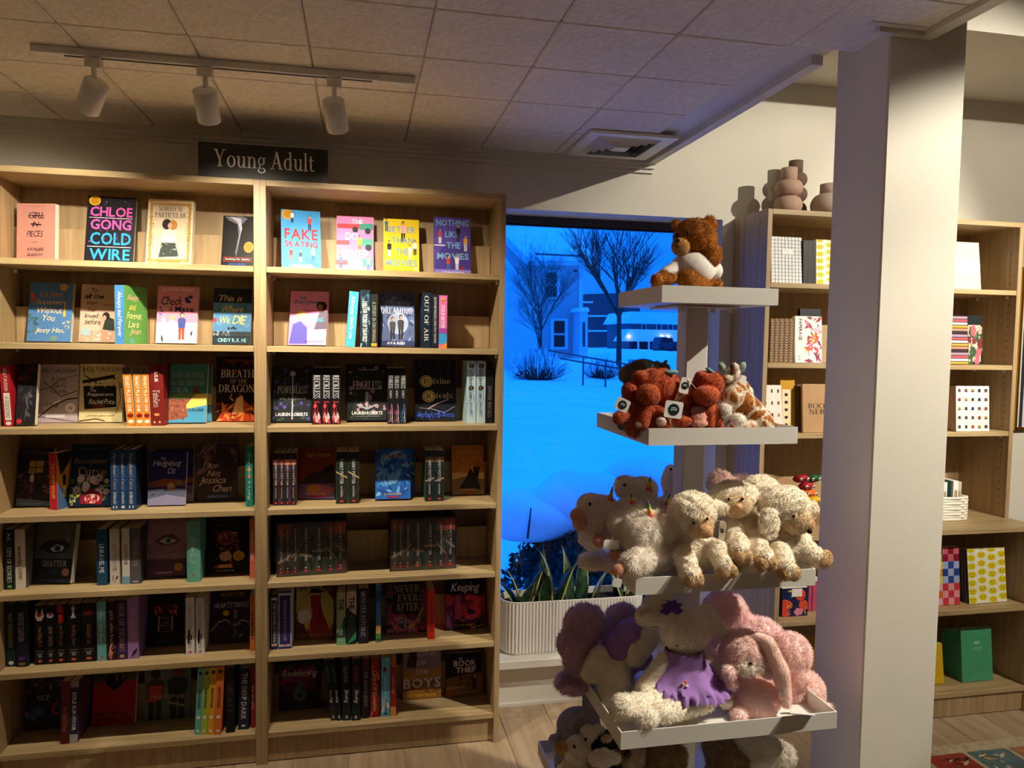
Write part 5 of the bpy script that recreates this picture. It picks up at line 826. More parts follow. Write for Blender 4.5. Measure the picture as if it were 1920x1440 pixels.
for gi, (px, lb, lv) in enumerate(((972, 'short wide-leaved snake plant at the planter end', [(0, -.02, .10, 2.6, .6), (.03, 0, .15, .4, .3), (-.02, .01, .17, 2.9, .25), (.01, -.03, .12, -1.2, .35)]),
        (1030, 'tall upright snake plant with yellow leaf edges', [(0, 0, .21, 2.4, .12), (.02, -.02, .17, .3, .3), (-.02, -.01, .14, -1.6, .25), (.01, .02, .18, .9, .18), (-.015, .02, .13, 2.8, .4)]),
        (1090, 'broad snake plant in the middle of the planter', [(0, 0, .19, 1.2, .12), (.025, -.02, .15, -.4, .25), (-.02, 0, .20, 2.2, .15), (.03, .01, .17, .2, .28)]),
        (1170, 'snake plant half hidden behind the plush toys', [(0, 0, .18, 2.6, .3), (.02, -.02, .14, .2, .3), (-.01, .02, .17, 1.6, .15), (.03, 0, .12, -1, .4)]))):
    b = onY(px, 1140, .32); t = empty('snake_plant', (b[0], .322, PZ1 - .031), label=lb, cat='plant', group='snake plants in the planter')
    for k, (dx, dy, L, az, ln) in enumerate(lv): leaf(t, np.array((b[0], .322, PZ1 - .031)), dx * 1.3, dy, -.006, L + .045, .030, az, ln, .35, gi * 9 + k)

# ------------------------------------------------------------------ vases on the stationery bookcase
def vase(x, y, prof, col, label):
    t = empty('vase', (x, y, HT + .0004), label=label, cat='vase', group='ceramic vases on the bookcase top')
    MB().color(col).lathe(prof, 32).build('vase_body', M['ceramic'], t, True)
def bulbs(segs, neck, nh):
    p = [(0, 0)]; z = 0
    for r, h in segs:
        for i in range(0, 11): a = math.pi * i / 10; p.append((max(.018, r * (.45 + .55 * math.sin(a)) if 0 < i < 10 else r * .45), z + h * (1 - math.cos(a)) / 2))
        z += h
    p += [(neck, z + .004), (neck, z + nh), (neck - .004, z + nh), (neck - .004, z - .01), (0, z - .01)]
    return p
vase(2.128, .105, bulbs([(.058, .075), (.058, .068)], .033, .05), 'b89a86', 'dusty pink two-bulb vase in front of the taller vase')
vase(2.212, .192, bulbs([(.052, .07), (.052, .066), (.05, .062)], .03, .05), '6a5548', 'tall dark brown three-bulb vase behind the pink one')
vase(2.325, .10, bulbs([(.082, .095)], .045, .04), 'c0aca0', 'low round pale vase half hidden by the column')

# ------------------------------------------------------------------ stationery on the bookcase behind the column
def put(o, w, t, h, x, y, z, yaw=0, lean=0, tilt=0):
    o.rotation_euler = Euler((math.radians(-lean), math.radians(tilt), math.radians(yaw)), 'XYZ'); o.location = (x, y, z); lift(o, w, t, h, z)
def RF(z, xl, xr, yt, yb, y, base, ops, label, cat='notebook', t=.016, lean=8, yaw=0, group=None, spine=None, name='notebook', pages=None, w=None):
    ww = w or float(onY(xr, yb, y)[0] - onY(xl, yb, y)[0]) / math.cos(math.radians(yaw)); h = float(onY((xl + xr) / 2, yt, y + .03)[2] - z)
    b = make_book(ww, t, h, base, spine or base, None, False, ops, name=name, pages=pages); tag(b, label, cat, group); put(b, ww, t, h, float(onY(xl, yb, y)[0]), y, z, yaw, lean); return b, ww, h
SMI = [('E', .1 + .27 * (i % 4), .06 + .155 * j + (.05 if i % 2 else 0), .115, .062, 'e8d41c') for j in range(7) for i in range(4)] + [('E', .1 + .27 * (i % 4) + dx, .075 + .155 * j + (.05 if i % 2 else 0), .014, .010, '3a3408') for j in range(7) for i in range(4) for dx in (-.04, .04)] + [('R', .1 + .27 * (i % 4) - .05, .035 + .155 * j + (.05 if i % 2 else 0), .1 + .27 * (i % 4) + .05, .041 + .155 * j + (.05 if i % 2 else 0), '6a5c10') for j in range(7) for i in range(4)]
GRID = [('R', 0, k / 13, 1, k / 13 + .007, '3a4450') for k in range(1, 13)] + [('R', k / 9, 0, k / 9 + .012, 1, '8a929a') for k in range(1, 9)] + [('R', .35, .62, .68, .74, 'eef0f0')]
z1, z2, z3, z4, z5, z6 = RT
RF(z1, 1447, 1504, 446, 529, .05, 'e9ecee', GRID, 'white planner with fine black grid lines in clear wrap', 'planner', t=.02, name='planner', lean=5)
RF(z1, 1506, 1530, 453, 530, .045, '17161a', [('R', .1, .0, .2, 1, '2c2b30'), ('R', .5, 0, .56, 1, '3a393e')], 'black shrink-wrapped planner beside the grid planner', 'planner', t=.03, name='planner', lean=3)
RF(z1, 1531, 1600, 452, 530, .05, 'f2f2ee', SMI, 'white planner with yellow smiling faces on the uppermost stationery shelf', 'planner', t=.02, name='planner', lean=5)
for k in range(5):
    b, w, h = RF(z2, 1443 + k * 9, 1452 + k * 9, 598, 679, .03, '8a6a48', [('R', .1, 0, .2, 1, 'c8a878'), ('R', .8, 0, .9, 1, '5a4028')], 'brown spiral notebook standing edge-on in a row', t=.10, lean=0, group='brown spiral notebooks edge-on')
    ring_ = MB()
    for i in range(16): ring_.ell((.006, -.002, h * (.05 + i * .058)), (.006, .003, .0022), nu=6, nv=4)
    q = ring_.color('c8b89c').build('spiral_binding', M['matte'], b); q['kind'] = 'stuff'
RF(z2, 1491, 1541, 594, 679, .025, 'f4f0ee', [('N', 40, 3, .42, .03, .98, .97, .16, ['e0507c', 'f08ab0', 'e8683c', 'f4b8c8', '9a4060', 'f0d060'], 'l'), ('T', 'PAPERAGE', .14, .48, .26, .94, '26242a', 'b', 1), ('R', .1, .14, .2, .15, '8a888c'), ('R', .1, .1, .18, .11, '8a888c'), ('R', .1, .06, .2, .07, '8a888c')], 'white planner with pink tropical leaves on its cover', 'planner', t=.022, name='planner', lean=4)
RF(z2, 1500, 1538, 580, 672, .12, '24262c', [('R', .3, .3, .7, .5, '5a6478')], 'dark wrapped packet behind the pink leaf planner', 'packet', t=.02, name='paper_packet', lean=3)
ICON = lambda s_, nx, ny: [q for i in range(nx) for j in range(ny) for q in (('E', (i + .5) / nx, (j + .5) / ny + .012, .045, .026, ['4a3c40', 'b8483c', '384a68', 'd8a848', '6a5a5c'][(i * 2 + j * 3 + s_) % 5]), ('R', (i + .5) / nx - .05, (j + .5) / ny - .035, (i + .5) / nx + .035, (j + .5) / ny - .012, ['384a68', '6a5a5c', '4a3c40', 'b8483c', '3c5a48'][(i * 3 + j + s_) % 5]), ('L', [((i + .5) / nx - .04, (j + .5) / ny + .03), ((i + .5) / nx + .045, (j + .5) / ny - .03)], .012, '2c2428'))]
RF(z3, 1432, 1468, 722, 793, .03, 'eee6dc', ICON(1, 3, 4), 'white greeting card covered in tiny cat drawings', 'card', t=.012, name='greeting_card', lean=7)
RF(z3, 1464, 1491, 708, 790, .07, 'c8962c', [('R', .12, .02, .72, .78, 'ead9b4')] + [('E', .4, .12 + .14 * k, .12, .03, '3c3020') for k in range(5)], 'mustard yellow pack of note cards', 'packet', t=.02, name='paper_packet', lean=4)
RF(z3, 1506, 1560, 720, 808, .02, 'b8926a', [('T', 'BOOK', .18, .50, .95, .60, '2c221a', 'S'), ('T', 'NERD', .22, .38, .95, .48, '2c221a', 'S')], 'kraft brown notebook with black serif lettering', t=.012, lean=5)
RF(z3, 1494, 1506, 722, 804, .06, '6a4c34', [], 'brown notebook edge behind the kraft notebook', t=.06, lean=2)
# counter level: kraft bag and animal purses
t = empty('gift_bag', (2.065, .03, z4 + .0004), label='kraft paper gift bag with a black cat shape', cat='gift bag')
MB().color('b08c60').prism([(-.05, 0), (.085, 0), (.075, .19), (.02, .205), (-.04, .185)], -.02, .07).build('bag', M['matte'], t); MB().color('16141a').prism([(-.01, .01), (.045, .01), (.03, .12), (.02, .17), (-.03, .175), (-.035, .155), (.0, .14)], -.0215, -.0205).build('cat_print', M['matte'], t)
for k, (px, py, cc, lb) in enumerate(((1502, 893, 'a01c28', 'red purse with googly eyes, uppermost of the pile'), (1512, 907, 'b02030', 'red purse with googly eyes under the first red one'), (1524, 893, '1c5a34', 'green purse with googly eyes'), (1516, 921, 'e0702c', 'orange purse with googly eyes'), (1525, 934, 'e8b81c', 'yellow purse with googly eyes'))):
    p = onY(px, py, .062 if k == 2 else .03 + .02 * (k % 2)); t = empty('coin_purse', (p[0], p[1], p[2] - .02), label=lb, cat='purse', group='googly-eyed purses piled on the counter')
    MB().color(cc).ell((0, 0, .01), (.036, .03, .017), rotm(-25, 0, 0), 18, 10).build('purse_body', M['print'], t, True)
    for dx in (-.016, .016):
        e = MB().color('f2f0ea').ell((dx, -.028, .012), .007, nu=10, nv=6).build('eye', M['print'], t, True); MB().color('0c0c0c').ell((dx, -.0345, .012), .0035, nu=8, nv=5).build('pupil', M['plastic'], e, True)
bx = empty('storage_tray', (2.262, .05, z4 + .0004), label='low wooden tray holding the purses', cat='tray'); MB().color('8a6a48').box(-.11, .12, -.06, .10, 0, .0815).build('tray_body', M['matte'], bx)
RF(z5, 1466, 1514, 1098, 1150, -.10, '1c2450', [('N', 12, 3, .1, .1, .9, .6, .16, ['e88aa8', 'e05a3c'], 'f'), ('P', [(0, 0), (.2, .1), (.1, .6), (0, .6)], 'd8442c'), ('E', .7, .75, .2, .2, 'd8442c'), ('R', .35, .7, .75, .98, 'e8e2dc'), ('N', 8, 4, .05, .1, .95, .95, .12, ['3a8a5c', 'd0c040'], 'l')], 'navy boxed set with bright flower pattern', 'stationery box', t=.08, name='stationery_box', lean=0)
RF(z5, 1516, 1560, 1085, 1140, -.06, 'b8506c', [('R', .1, 0, .16, 1, '7a2c48'), ('R', .5, 0, .56, 1, '7a2c48')], 'row of pink notebooks beside the flower box', t=.06, lean=0)
RF(z6, 1493, 1540, 1192, 1252, -.02, 'b8861c', [('R', 0, 0, .12, 1, '5a3c10')], 'mustard notebook in the dark under the counter', t=.03, lean=4)
# right of the column
LIN = [('R', 0, .34, 1, .66, 'f0efec'), ('R', .35, .50, .65, .51, 'a8a6a4'), ('R', .4, .47, .6, .475, 'b8b6b4')]
RF(z1, 1797, 1840, 455, 539, .10, 'cfc8bc', LIN, 'pale linen album with a white paper band, rear copy', 'album', t=.018, name='album', lean=7)
RF(z1, 1775, 1835, 456, 541, .03, 'cfc8bc', LIN, 'pale linen album with a white paper band, front copy', 'album', t=.018, name='album', lean=7)
STR = [('R', 0, k / 16, 1, (k + .72) / 16, ['c8a040', 'd8d8d4', 'c85460', 'a890a8', '3a2c34', 'e09070'][k % 6]) for k in range(16)]
RF(z2, 1768, 1816, 593, 682, .03, '4a3a40', STR, 'notebook with coloured horizontal stripes', t=.03, lean=6)
RF(z2, 1814, 1842, 592, 672, .10, '1c2426', [('R', .1, .05, .9, .8, 'e0d0b8'), ('N', 24, 3, .12, .06, .88, .78, .2, ['c86878', '8a2c3c', '3c5a40', 'e0b09c'], 'f')], 'dark packet printed with pink roses', 'packet', t=.016, name='paper_packet', lean=4)
b0 = None
for k in range(5):
    RF(z3, 1793 - k * 6, 1855 - k * 6, 724, 806, .0 + .026 * k + .005, 'efe6de', ICON(2, 5, 5) if k == 0 else [], 'white boxed card set with rows of tiny drawings, foremost of its row' if k == 0 else 'white boxed card set standing behind the foremost one', 'card set', t=.022, name='card_set', lean=4, group='boxed card sets', spine='c8a888')
# woven basket with slim gift boxes
bk = empty('woven_basket', (2.87, .06, z4 + .0004), label='white woven rope basket on the wooden counter', cat='basket')
BW, BD, BH = .125, .075, .105
for j in range(9):
    rowp = []; zc = .006 + j * .0118; N = 72
    for i in range(N + 1):
        tt = 2 * math.pi * i / N; cx_, sy_ = math.cos(tt), math.sin(tt); e = .35; x = BW * math.copysign(abs(cx_) ** e, cx_); y = BD * math.copysign(abs(sy_) ** e, sy_)
        q = .0035 * math.sin(i * math.pi / 3 + math.pi * j); nn = math.hypot(cx_, sy_); rowp.append((x + q * cx_, y + q * sy_, zc))
    MB().color('e8e4da').tube(rowp, .0066, 6).build('rope_coil', M['matte'], bk, True)
MB().color('cfc8ba').box(-BW + .01, BW - .01, -BD + .01, BD - .01, .001, .006).build('basket_base', M['matte'], bk)
for k, (dx, cc, hh, tl) in enumerate(((-.1000, 'f0eee8', .16, 0), (-.0715, '163c38', .185, 0), (-.043, 'f2f0ea', .19, 0), (-.0145, 'efede6', .165, 0), (.014, 'f0eee8', .16, 0), (.0425, '163c38', .162, 0), (.071, 'f2f0ea', .165, 0), (.0995, 'c8beb0', .158, 0))):
    t = empty('slim_gift_box', (2.87 + dx, .05 + .012 * (k % 2), z4 + .0072), (0, tl, 0), label=['white slim box with arched window leaning in the woven basket', 'dark green slim box in the woven basket', 'beige slim box at the basket end'][1 if cc == '163c38' else 2 if cc == 'c8beb0' else 0], cat='box', group='slim boxes in the woven basket')
    MB().color(cc).bbox(-.013, .013, -.04, .04, 0, hh, .001).build('carton', M['print'], t)
    if cc != '163c38': MB().color('a89878').prism([(-.007, .02), (.007, .02), (.007, hh - .05), (.004, hh - .04), (-.004, hh - .04), (-.007, hh - .05)], -.0412, -.0403).build('arched_window', M['print'], t)
CHK = [('R', i / 5, j / 8, (i + 1) / 5, (j + 1) / 8, (['d03c48', 'e8a0a8', 'e0702c', 'e8b8d0'], ['2c4a98', 'a8b8e0', 'e8d860', 'e0a028'], ['8a1c34', 'c86878', '1c4030', 'a8a848'])[j // 3][(i + j) % 2 + 2 * (i < 2)]) for i in range(5) for j in range(8)]
for k in range(2): RF(z5, 1748 - k * 6, 1800 - k * 6, 1025, 1121, -.09 + k * .022, 'e0c0c8', CHK if k == 0 else [], 'checkered notebook in many bright colours' if k == 0 else 'checkered notebook behind the bright one', t=.018, lean=5)
for k in range(5):
    RF(z5, 1818 - k * 5.5, 1888 - k * 5.5, 1028, 1126, -.095 + k * .021, 'f0efe8', SMI if k < 2 else [], 'white notebook with yellow smiling faces and a snap tab, foremost of its row' if k == 0 else 'smiling-face notebook standing behind the foremost one', t=.018, lean=7, group='smiling-face notebooks in a row', spine='4a4038')
RF(z6, 1725, 1771, 1206, 1268, -.07, 'd8b01c', [], 'bright yellow notebook by the green notebooks', t=.015, lean=8)
for k in range(6):
    RF(z6, 1805 - k * 6.5, 1862 - k * 6.5, 1177, 1269, -.075 + k * .022, '4aa074', [('P', [(.4, .70), (.62, .70), (.58, .76), (.44, .76)], '8ac8a8'), ('R', .38, .62, .68, .63, 'b8e0c8'), ('R', .36, .58, .7, .585, 'b8e0c8')] if k == 0 else [], 'mint green notebook with small white mark, foremost of its row' if k == 0 else 'mint green notebook standing behind the foremost one', t=.017, lean=6, group='mint green notebooks in a row')
# striped picture hanging on the wall past the bookcase
fp = empty('framed_print', (3.80, YW, 1.18), label='gold-framed print of navy and cream vertical stripes', cat='picture')
MB().color('e8e2d2').box(-.29, .29, -.018, -.001, .015, .78).build('print_sheet', M['matte'], fp)
for k in range(11): MB().color('1e2638').box(-.28 + k * .053, -.262 + k * .053, -.0195, -.018, .016, .779).build('stripe', M['matte'], fp)
MB().box(-.30, .30, -.022, -.001, 0, .016).build('frame_rail', M['brass'], fp); MB().box(-.30, .30, -.022, -.001, .78, .796).build('frame_rail', M['brass'], fp); MB().box(-.305, -.292, -.022, -.001, 0, .796).build('frame_rail', M['brass'], fp); MB().box(.292, .305, -.022, -.001, 0, .796).build('frame_rail', M['brass'], fp)
# rug
rg = empty('rug', (3.05, -1.2, 0), label='wool rug with red picture blocks and a cream border', cat='rug')
MB().color('b9aa8c').bbox(-.62, .62, -.9, .862, .0003, .007, .002).build('rug_field', M['rug'], rg)
for i in range(6):
    for j in range(8):
        cc = ['9a3426', 'a8563c', '5c7478', '8c2c22', 'b07850'][(i * 2 + j * 3) % 5]; x0, y1 = -.575 + i * .195, .80 - j * .21
        bl = MB().color(cc).box(x0, x0 + .175, y1 - .19, y1, .007, .0082).build('rug_block', M['rug'], rg)
        a = Art().run([('N', 14, i * 9 + j, .12, .12, .88, .88, .16, ['d8c8a0', '6a2018', 'c8a070', '3a2820'], 'l')]); m = MB(); a.emit(m, lambda u, v, l: (x0 + u * .175, y1 - .19 + v * .19, .0084 + l)); m.build('rug_motif', M['rug'], bl)

# ------------------------------------------------------------------ outside the window: snowy lot at dusk
def gz(x, y):
    base = np.interp(y, [.5, 3, 12, 30, 46, 70, 130], [-.15, -.12, -.02, .28, .78, .9, 1.0])
    return base + .05 * math.sin(x * .7 + y * .33) * math.cos(y * .51 - x * .2) + .02 * math.sin(3 * x + y * 2.2)
def snowground():
    ys = np.concatenate([np.arange(.62, 6, .35), np.arange(6, 30, 1.0), np.arange(30, 130, 4)]); mb = MB(); nx = 70; vs = []
    for y in ys:
        xa, xb = .3475 + (y + 2.8) * -.12 - 2.5, .3475 + (y + 2.8) * .75 + 2
        for i in range(nx): x = xa + (xb - xa) * i / (nx - 1); vs.append((x, y, gz(x, y)))
    mb.add(vs, [(j * nx + i, j * nx + i + 1, (j + 1) * nx + i + 1, (j + 1) * nx + i) for j in range(len(ys) - 1) for i in range(nx - 1)]); return mb
g_ = snowground().build('snow_ground', M['snow'], None, True); g_['kind'] = 'structure'
def at(px, py, Y): return onY(px, py, Y)
def wallpoly(mb, pts, Y, th): mb.prism([(float(at(a, b, Y)[0]), float(at(a, b, Y)[2])) for a, b in pts], Y, Y + th)
SID = mat('clapboard', 'c0b4b8', 0.8, noise=(1, .05)); nt = SID.node_tree; wv = nt.nodes.new('ShaderNodeTexWave'); wv.bands_direction = 'Z'; wv.wave_profile = 'SAW'; wv.inputs['Scale'].default_value = 2.2; tc = nt.nodes.new('ShaderNodeTexCoord'); nt.links.new(tc.outputs['Object'], wv.inputs['Vector']); bp = nt.nodes.new('ShaderNodeBump'); bp.inputs['Strength'].default_value = 1.0; bp.inputs['Distance'].default_value = .05; nt.links.new(wv.outputs[0], bp.inputs['Height']); nt.links.new(bp.outputs[0], nt.nodes['Principled BSDF'].inputs['Normal'])
hs = empty('house', (0, 0, 0), label='two-storey clapboard house with a snow-covered roof', cat='house'); HY = 42
def hp(name, pts, Y, th, m, col='888'):
    mb = MB().color(col); wallpoly(mb, pts, Y, th); return mb.build(name, m, hs)
hp('wall', [(860, 690), (1086, 690), (1086, 496), (860, 496)], HY, 9, SID)
hp('corner_board', [(1086, 690), (1093, 690), (1093, 494), (1086, 494)], HY - .1, .6, M['ext'], 'd8dce0')
hp('eave_trim', [(860, 497), (1104, 497), (1106, 489), (860, 489)], HY - .5, .6, M['ext'], 'd4d8de')
rf = MB(); A, Bq = at(860, 489, HY - .7), at(1108, 489, HY - .7); C_, D_ = at(1062, 400, HY + 4.5), at(800, 400, HY + 4.5); zt = np.array((0, 0, .25))
rf.add([A, Bq, C_, D_, A + zt, Bq + zt, C_ + zt, D_ + zt], [(3, 2, 1, 0), (4, 5, 6, 7), (0, 1, 5, 4), (1, 2, 6, 5), (2, 3, 7, 6), (3, 0, 4, 7)]); rf.build('snowy_roof', M['snow'], hs)
hp('gable_wall', [(860, 500), (985, 500), (985, 492), (945, 445), (900, 400), (860, 440)], HY - 1.4, 1.3, SID)
hp('gable_rake', [(935, 428), (997, 490), (985, 494), (930, 438)], HY - 1.7, 1.4, M['ext'], 'dfe4ea')
_rn = np.cross(Bq - A, D_ - A); _rn /= np.linalg.norm(_rn); _rn = _rn if _rn[2] > 0 else -_rn      # thin dark strip lying across the snowy roof
def onroof(px, py): d = ray(px, py); q = A + zt; return CAM_P + d * float((q - CAM_P) @ _rn) / float(d @ _rn)
_q = [onroof(*c) for c in ((1004, 478), (1092, 482), (1092, 479), (1004, 475))]; MB().color('4a4a50').add([p - _rn * .02 for p in _q] + [p + _rn * .03 for p in _q], [(4, 5, 6, 7), (3, 2, 1, 0), (0, 1, 5, 4), (1, 2, 6, 5), (2, 3, 7, 6), (3, 0, 4, 7)]).build('bare_shingles', M['ext'], hs)
for (a0, b0, a1, b1) in ((1018, 506, 1050, 561), (1033, 597, 1065, 655)):
    w = hp('window', [(a0, b1), (a1, b1), (a1, b0), (a0, b0)], HY - .16, .16, M['ext'], 'd8dce2')
    for v0, v1 in ((.08, .48), (.54, .92)):
        mb = MB().color('1c2c40'); wallpoly(mb, [(a0 + 6, b0 + (b1 - b0) * v1), (a1 - 6, b0 + (b1 - b0) * v1), (a1 - 6, b0 + (b1 - b0) * v0), (a0 + 6, b0 + (b1 - b0) * v0)], HY - .2, .05); mb.build('pane', M['plastic'], w)
hp('porch', [(1086, 690), (1102, 690), (1102, 584), (1088, 580)], HY - 1.6, 1.5, M['ext'], 'cfd4da'); hp('porch_window', [(1093, 650), (1097, 650), (1097, 604), (1093, 604)], HY - 1.66, .05, M['ext'], '20303f'); hp('porch_snow', [(1084, 584), (1106, 584), (1103, 576), (1088, 576)], HY - 1.9, 1.8, M['snow'])
MB().color('1c1c20').ell(at(1079, 508, HY - .3), (.12, .2, .08)).build('floodlight', M['ext'], hs)
an = empty('white_outbuilding', (0, 0, 0), label='plain white gabled building nearest the bookcase side of the window', cat='building')
mb = MB().color('d4d8dc'); wallpoly(mb, [(860, 698), (1007, 698), (1007, 560), (940, 478), (860, 400)], 31, 7); mb.build('wall', M['ext'], an)
mb = MB(); wallpoly(mb, [(1015, 566), (1008, 557), (940, 474), (860, 392), (860, 403), (940, 484), (1010, 568)], 30.6, 7.6); mb.build('snowy_roof_edge', M['snow'], an)
dk = empty('brick_building', (0, 0, 0), label='dark brick building far behind the bare tree', cat='building')
mb = MB().color('4c4854'); wallpoly(mb, [(1088, 652), (1200, 652), (1200, 548), (1088, 552)], 98, 12); mb.build('wall', M['ext'], dk)
for k, (b0_, a0_, a1_) in enumerate(((592, 1095, 1180), (566, 1094, 1112), (620, 1100, 1180))): mb = MB(); wallpoly(mb, [(a0_, b0_ + 2), (a1_, b0_ + 2), (a1_, b0_ - 1), (a0_, b0_ - 1)], 97.4, .6); mb.build('snow_ledge', M['snow'], dk)
for k in range(5):
    mb = MB().color('56607a'); wallpoly(mb, [(1146 + 10 * k, 611), (1151 + 10 * k, 611), (1151 + 10 * k, 597), (1146 + 10 * k, 597)], 97.8, .2); mb.build('window', M['ext'], dk)
rw = empty('row_house', (0, 0, 0), label='distant row of shops with a lit porch and snowy roof', cat='building'); RY = 80
def rwp(n, pts, Y, th, m, col='888'): mb = MB().color(col); wallpoly(mb, pts, Y, th); return mb.build(n, m, rw)
rwp('wall', [(1180, 668), (1320, 668), (1320, 600), (1180, 600)], RY, 8, M['ext'], '585a68'); rwp('snowy_roof', [(1172, 606), (1325, 610), (1325, 588), (1184, 584)], RY - .8, 8, M['snow']); rwp('porch_roof', [(1166, 640), (1325, 641), (1325, 620), (1180, 617)], RY - 3, 3, M['snow'])
for a in (1203, 1231, 1253, 1275):
    w = rwp('window', [(a, 619), (a + 9, 619), (a + 9, 607), (a, 607)], RY - .1, .1, M['ext'], 'dfe3e8'); mb = MB().color('26344a'); wallpoly(mb, [(a + 1.5, 618), (a + 7.5, 618), (a + 7.5, 608), (a + 1.5, 608)], RY - .16, .05); mb.build('pane', M['ext'], w)
for a in (1196, 1216, 1238, 1258, 1280): rwp('porch_post', [(a, 664), (a + 2.5, 664), (a + 2.5, 638), (a, 638)], RY - 2.8, .2, M['ext'], 'd4d8de')
rwp('porch_back', [(1185, 664), (1310, 664), (1310, 640), (1185, 640)], RY - .3, .2, M['ext'], '2c2c38')
LW = emis('porch_light', (1.0, .85, .55), 6.0)
for a, b_ in ((1180, 630), (1242, 630), (1254, 631)): p = at(a, b_ + 1, RY - 3.2); MB().ell(p, .11, nu=8, nv=6).build('porch_lamp', LW, rw)
# parked car
cp = at(1246, 661, 66); cz = cp[2]; car = empty('car', (cp[0], 66, cz), label='dark parked car in the snowy street', cat='car')
MB().color('2a3448').prism([(-.95, .3), (.95, .3), (1.0, .7), (.9, .95), (.55, 1.02), (.4, 1.45), (-.75, 1.48), (-.92, 1.0), (-1.0, .7)], -.9, .9).build('car_body', M['print'], car); MB().color('10161f').prism([(-.7, 1.0), (.45, 1.0), (.35, 1.38), (-.68, 1.4)], -.93, .93).build('side_window', M['print'], car)
for dx in (-.6, .6): MB().color('0c0c0e').cyl((dx, -.95, .3), (dx, .95, .3), .3, n=14).build('wheel', M['matte'], car)
MB().box(-.7, .36, -.85, .85, 1.485, 1.56).build('roof_snow', M['snow'], car)
# railing along the ramp
rl = empty('railing', (0, 0, 0), label='thin metal ramp railing crossing the snow', cat='railing')
for q, (pa, pb_) in enumerate((((1028, 657, 22), (1180, 684, 20)), ((1050, 672, 22), (1178, 694, 20)))):
    MB().color('3c4450').tube([at(*pa), (at(*pa) + at(*pb_)) / 2, at(*pb_)], .03, 6).build('rail', M['ext'], rl)
for a, b_, Y in ((1094, 669, 21.1), (1136, 677, 20.6), (1176, 684, 20.06)): p = at(a, b_, Y); MB().color('3c4450').cyl((p[0], p[1], gz(p[0], p[1]) - .05), p, .03, n=6).build('post', M['ext'], rl)
sb = at(1185, 690, 19); st_ = empty('sign_post', (sb[0], 19, gz(sb[0], 19) - .05), label='small panel on a post in the snow', cat='sign'); MB().color('8a98a0').box(-.13, .13, -.03, .03, .45, 1.05).build('panel', M['ext'], st_); MB().color('50585e').cyl((0, 0, 0), (0, 0, .45), .03, n=6).build('post', M['ext'], st_)
# bare trees and bushes with snow on the twigs
def tree(name, label, base, h, r0, seed, levels=5, spread=.45, up=.25, first=.3, nb=3, snow=.5, cat='tree'):
    rr = random.Random(seed); t = empty(name, tuple(base), label=label, cat=cat); tr_ = MB(); br = MB(); sn = MB()
    def grow(p, d, L, r, lv):
        n = 3; pts = [p]; q = p
        for i in range(n): d = d + np.array([rr.uniform(-1, 1) for _ in range(3)]) * .10 + np.array((0, 0, up * .12)); d = d / np.linalg.norm(d); q = q + d * L / n; pts.append(q)
        (tr_ if lv == 0 else br).tube(pts, list(np.linspace(r, r * .62, n + 1)), 6 if lv < 2 else 3)
        if lv > 0 and rr.random() < snow: sn.tube([w + np.array((0, 0, r * .75)) for w in pts], list(np.linspace(r * .7, r * .4, n + 1)), 3)
        if lv >= levels: return
        for k in range(nb if lv > 0 else nb + 2):
            s_ = rr.uniform(.35, 1) if lv > 0 else rr.uniform(first, 1); a = pts[min(n, int(s_ * n))]; az = rr.uniform(0, 6.283); sp = rr.uniform(.5, 1.3) * spread * 2
            e = d * math.cos(sp) + (np.array((math.cos(az), math.sin(az), 0))) * math.sin(sp) + np.array((0, 0, up)); e /= np.linalg.norm(e); grow(a, e, L * rr.uniform(.6, .82), r * .55, lv + 1)
    grow(np.zeros(3), np.array((0, 0, 1.)), h * .36, r0, 0)
    tr_.build('trunk', M['bark'], t, True); b = br.build('branches', M['bark'], t); b['kind'] = 'stuff'
    if sn.v: s2 = sn.build('twig_snow', M['snow'], t); s2['kind'] = 'stuff'
p = at(1160, 700, 28); tree('bare_tree', 'large bare tree with snow on its branches, beyond the railing', (p[0], 28, gz(p[0], 28) - .05), 10.5, .13, 11, 4, .36, .34, .72, 4)
p = at(1012, 690, 27); tree('birch_tree', 'slender bare birch in front of the clapboard house', (p[0], 27, gz(p[0], 27) - .05), 7.5, .055, 23, 5, .34, .2, .3, 4)
for px, py, Y, s_, sd, lb in ((1008, 700, 24, 1.5, 5, 'dense leafless round bush below the birch'), (1128, 703, 25, .95, 8, 'small leafless bush beside the tree trunk')):
    p = at(px, py, Y); t = empty('bare_bush', (p[0], Y, gz(p[0], Y) - .03), label=lb, cat='bush', group='bare bushes in the snow'); rr = random.Random(sd); mb = MB(); sn = MB()
    for k in range(240):
        az = rr.uniform(0, 6.283); el = rr.uniform(.15, 1.5); e = np.array((math.cos(az) * math.cos(el) * .85, math.sin(az) * math.cos(el) * .85, .08 + math.sin(el) * .72)) * s_ * rr.uniform(.8, 1.05); b0 = np.array((math.cos(az), math.sin(az), 0)) * s_ * .3 * rr.random(); m_ = b0 + (e - b0) * .5 + np.array((math.cos(az), math.sin(az), 0)) * .12 * s_; pts = [b0, m_, e, e + np.array((rr.uniform(-1, 1), rr.uniform(-1, 1), .6)) * .10 * s_]
        mb.tube(pts, [.012, .010, .007, .004], 3)
        if k % 3: sn.tube([q + np.array((0, 0, .013)) for q in pts[1:]], [.013, .013, .009], 3)
    q = mb.build('twigs', M['bark'], t); q['kind'] = 'stuff'; q = sn.build('twig_snow', M['snow'], t); q['kind'] = 'stuff'
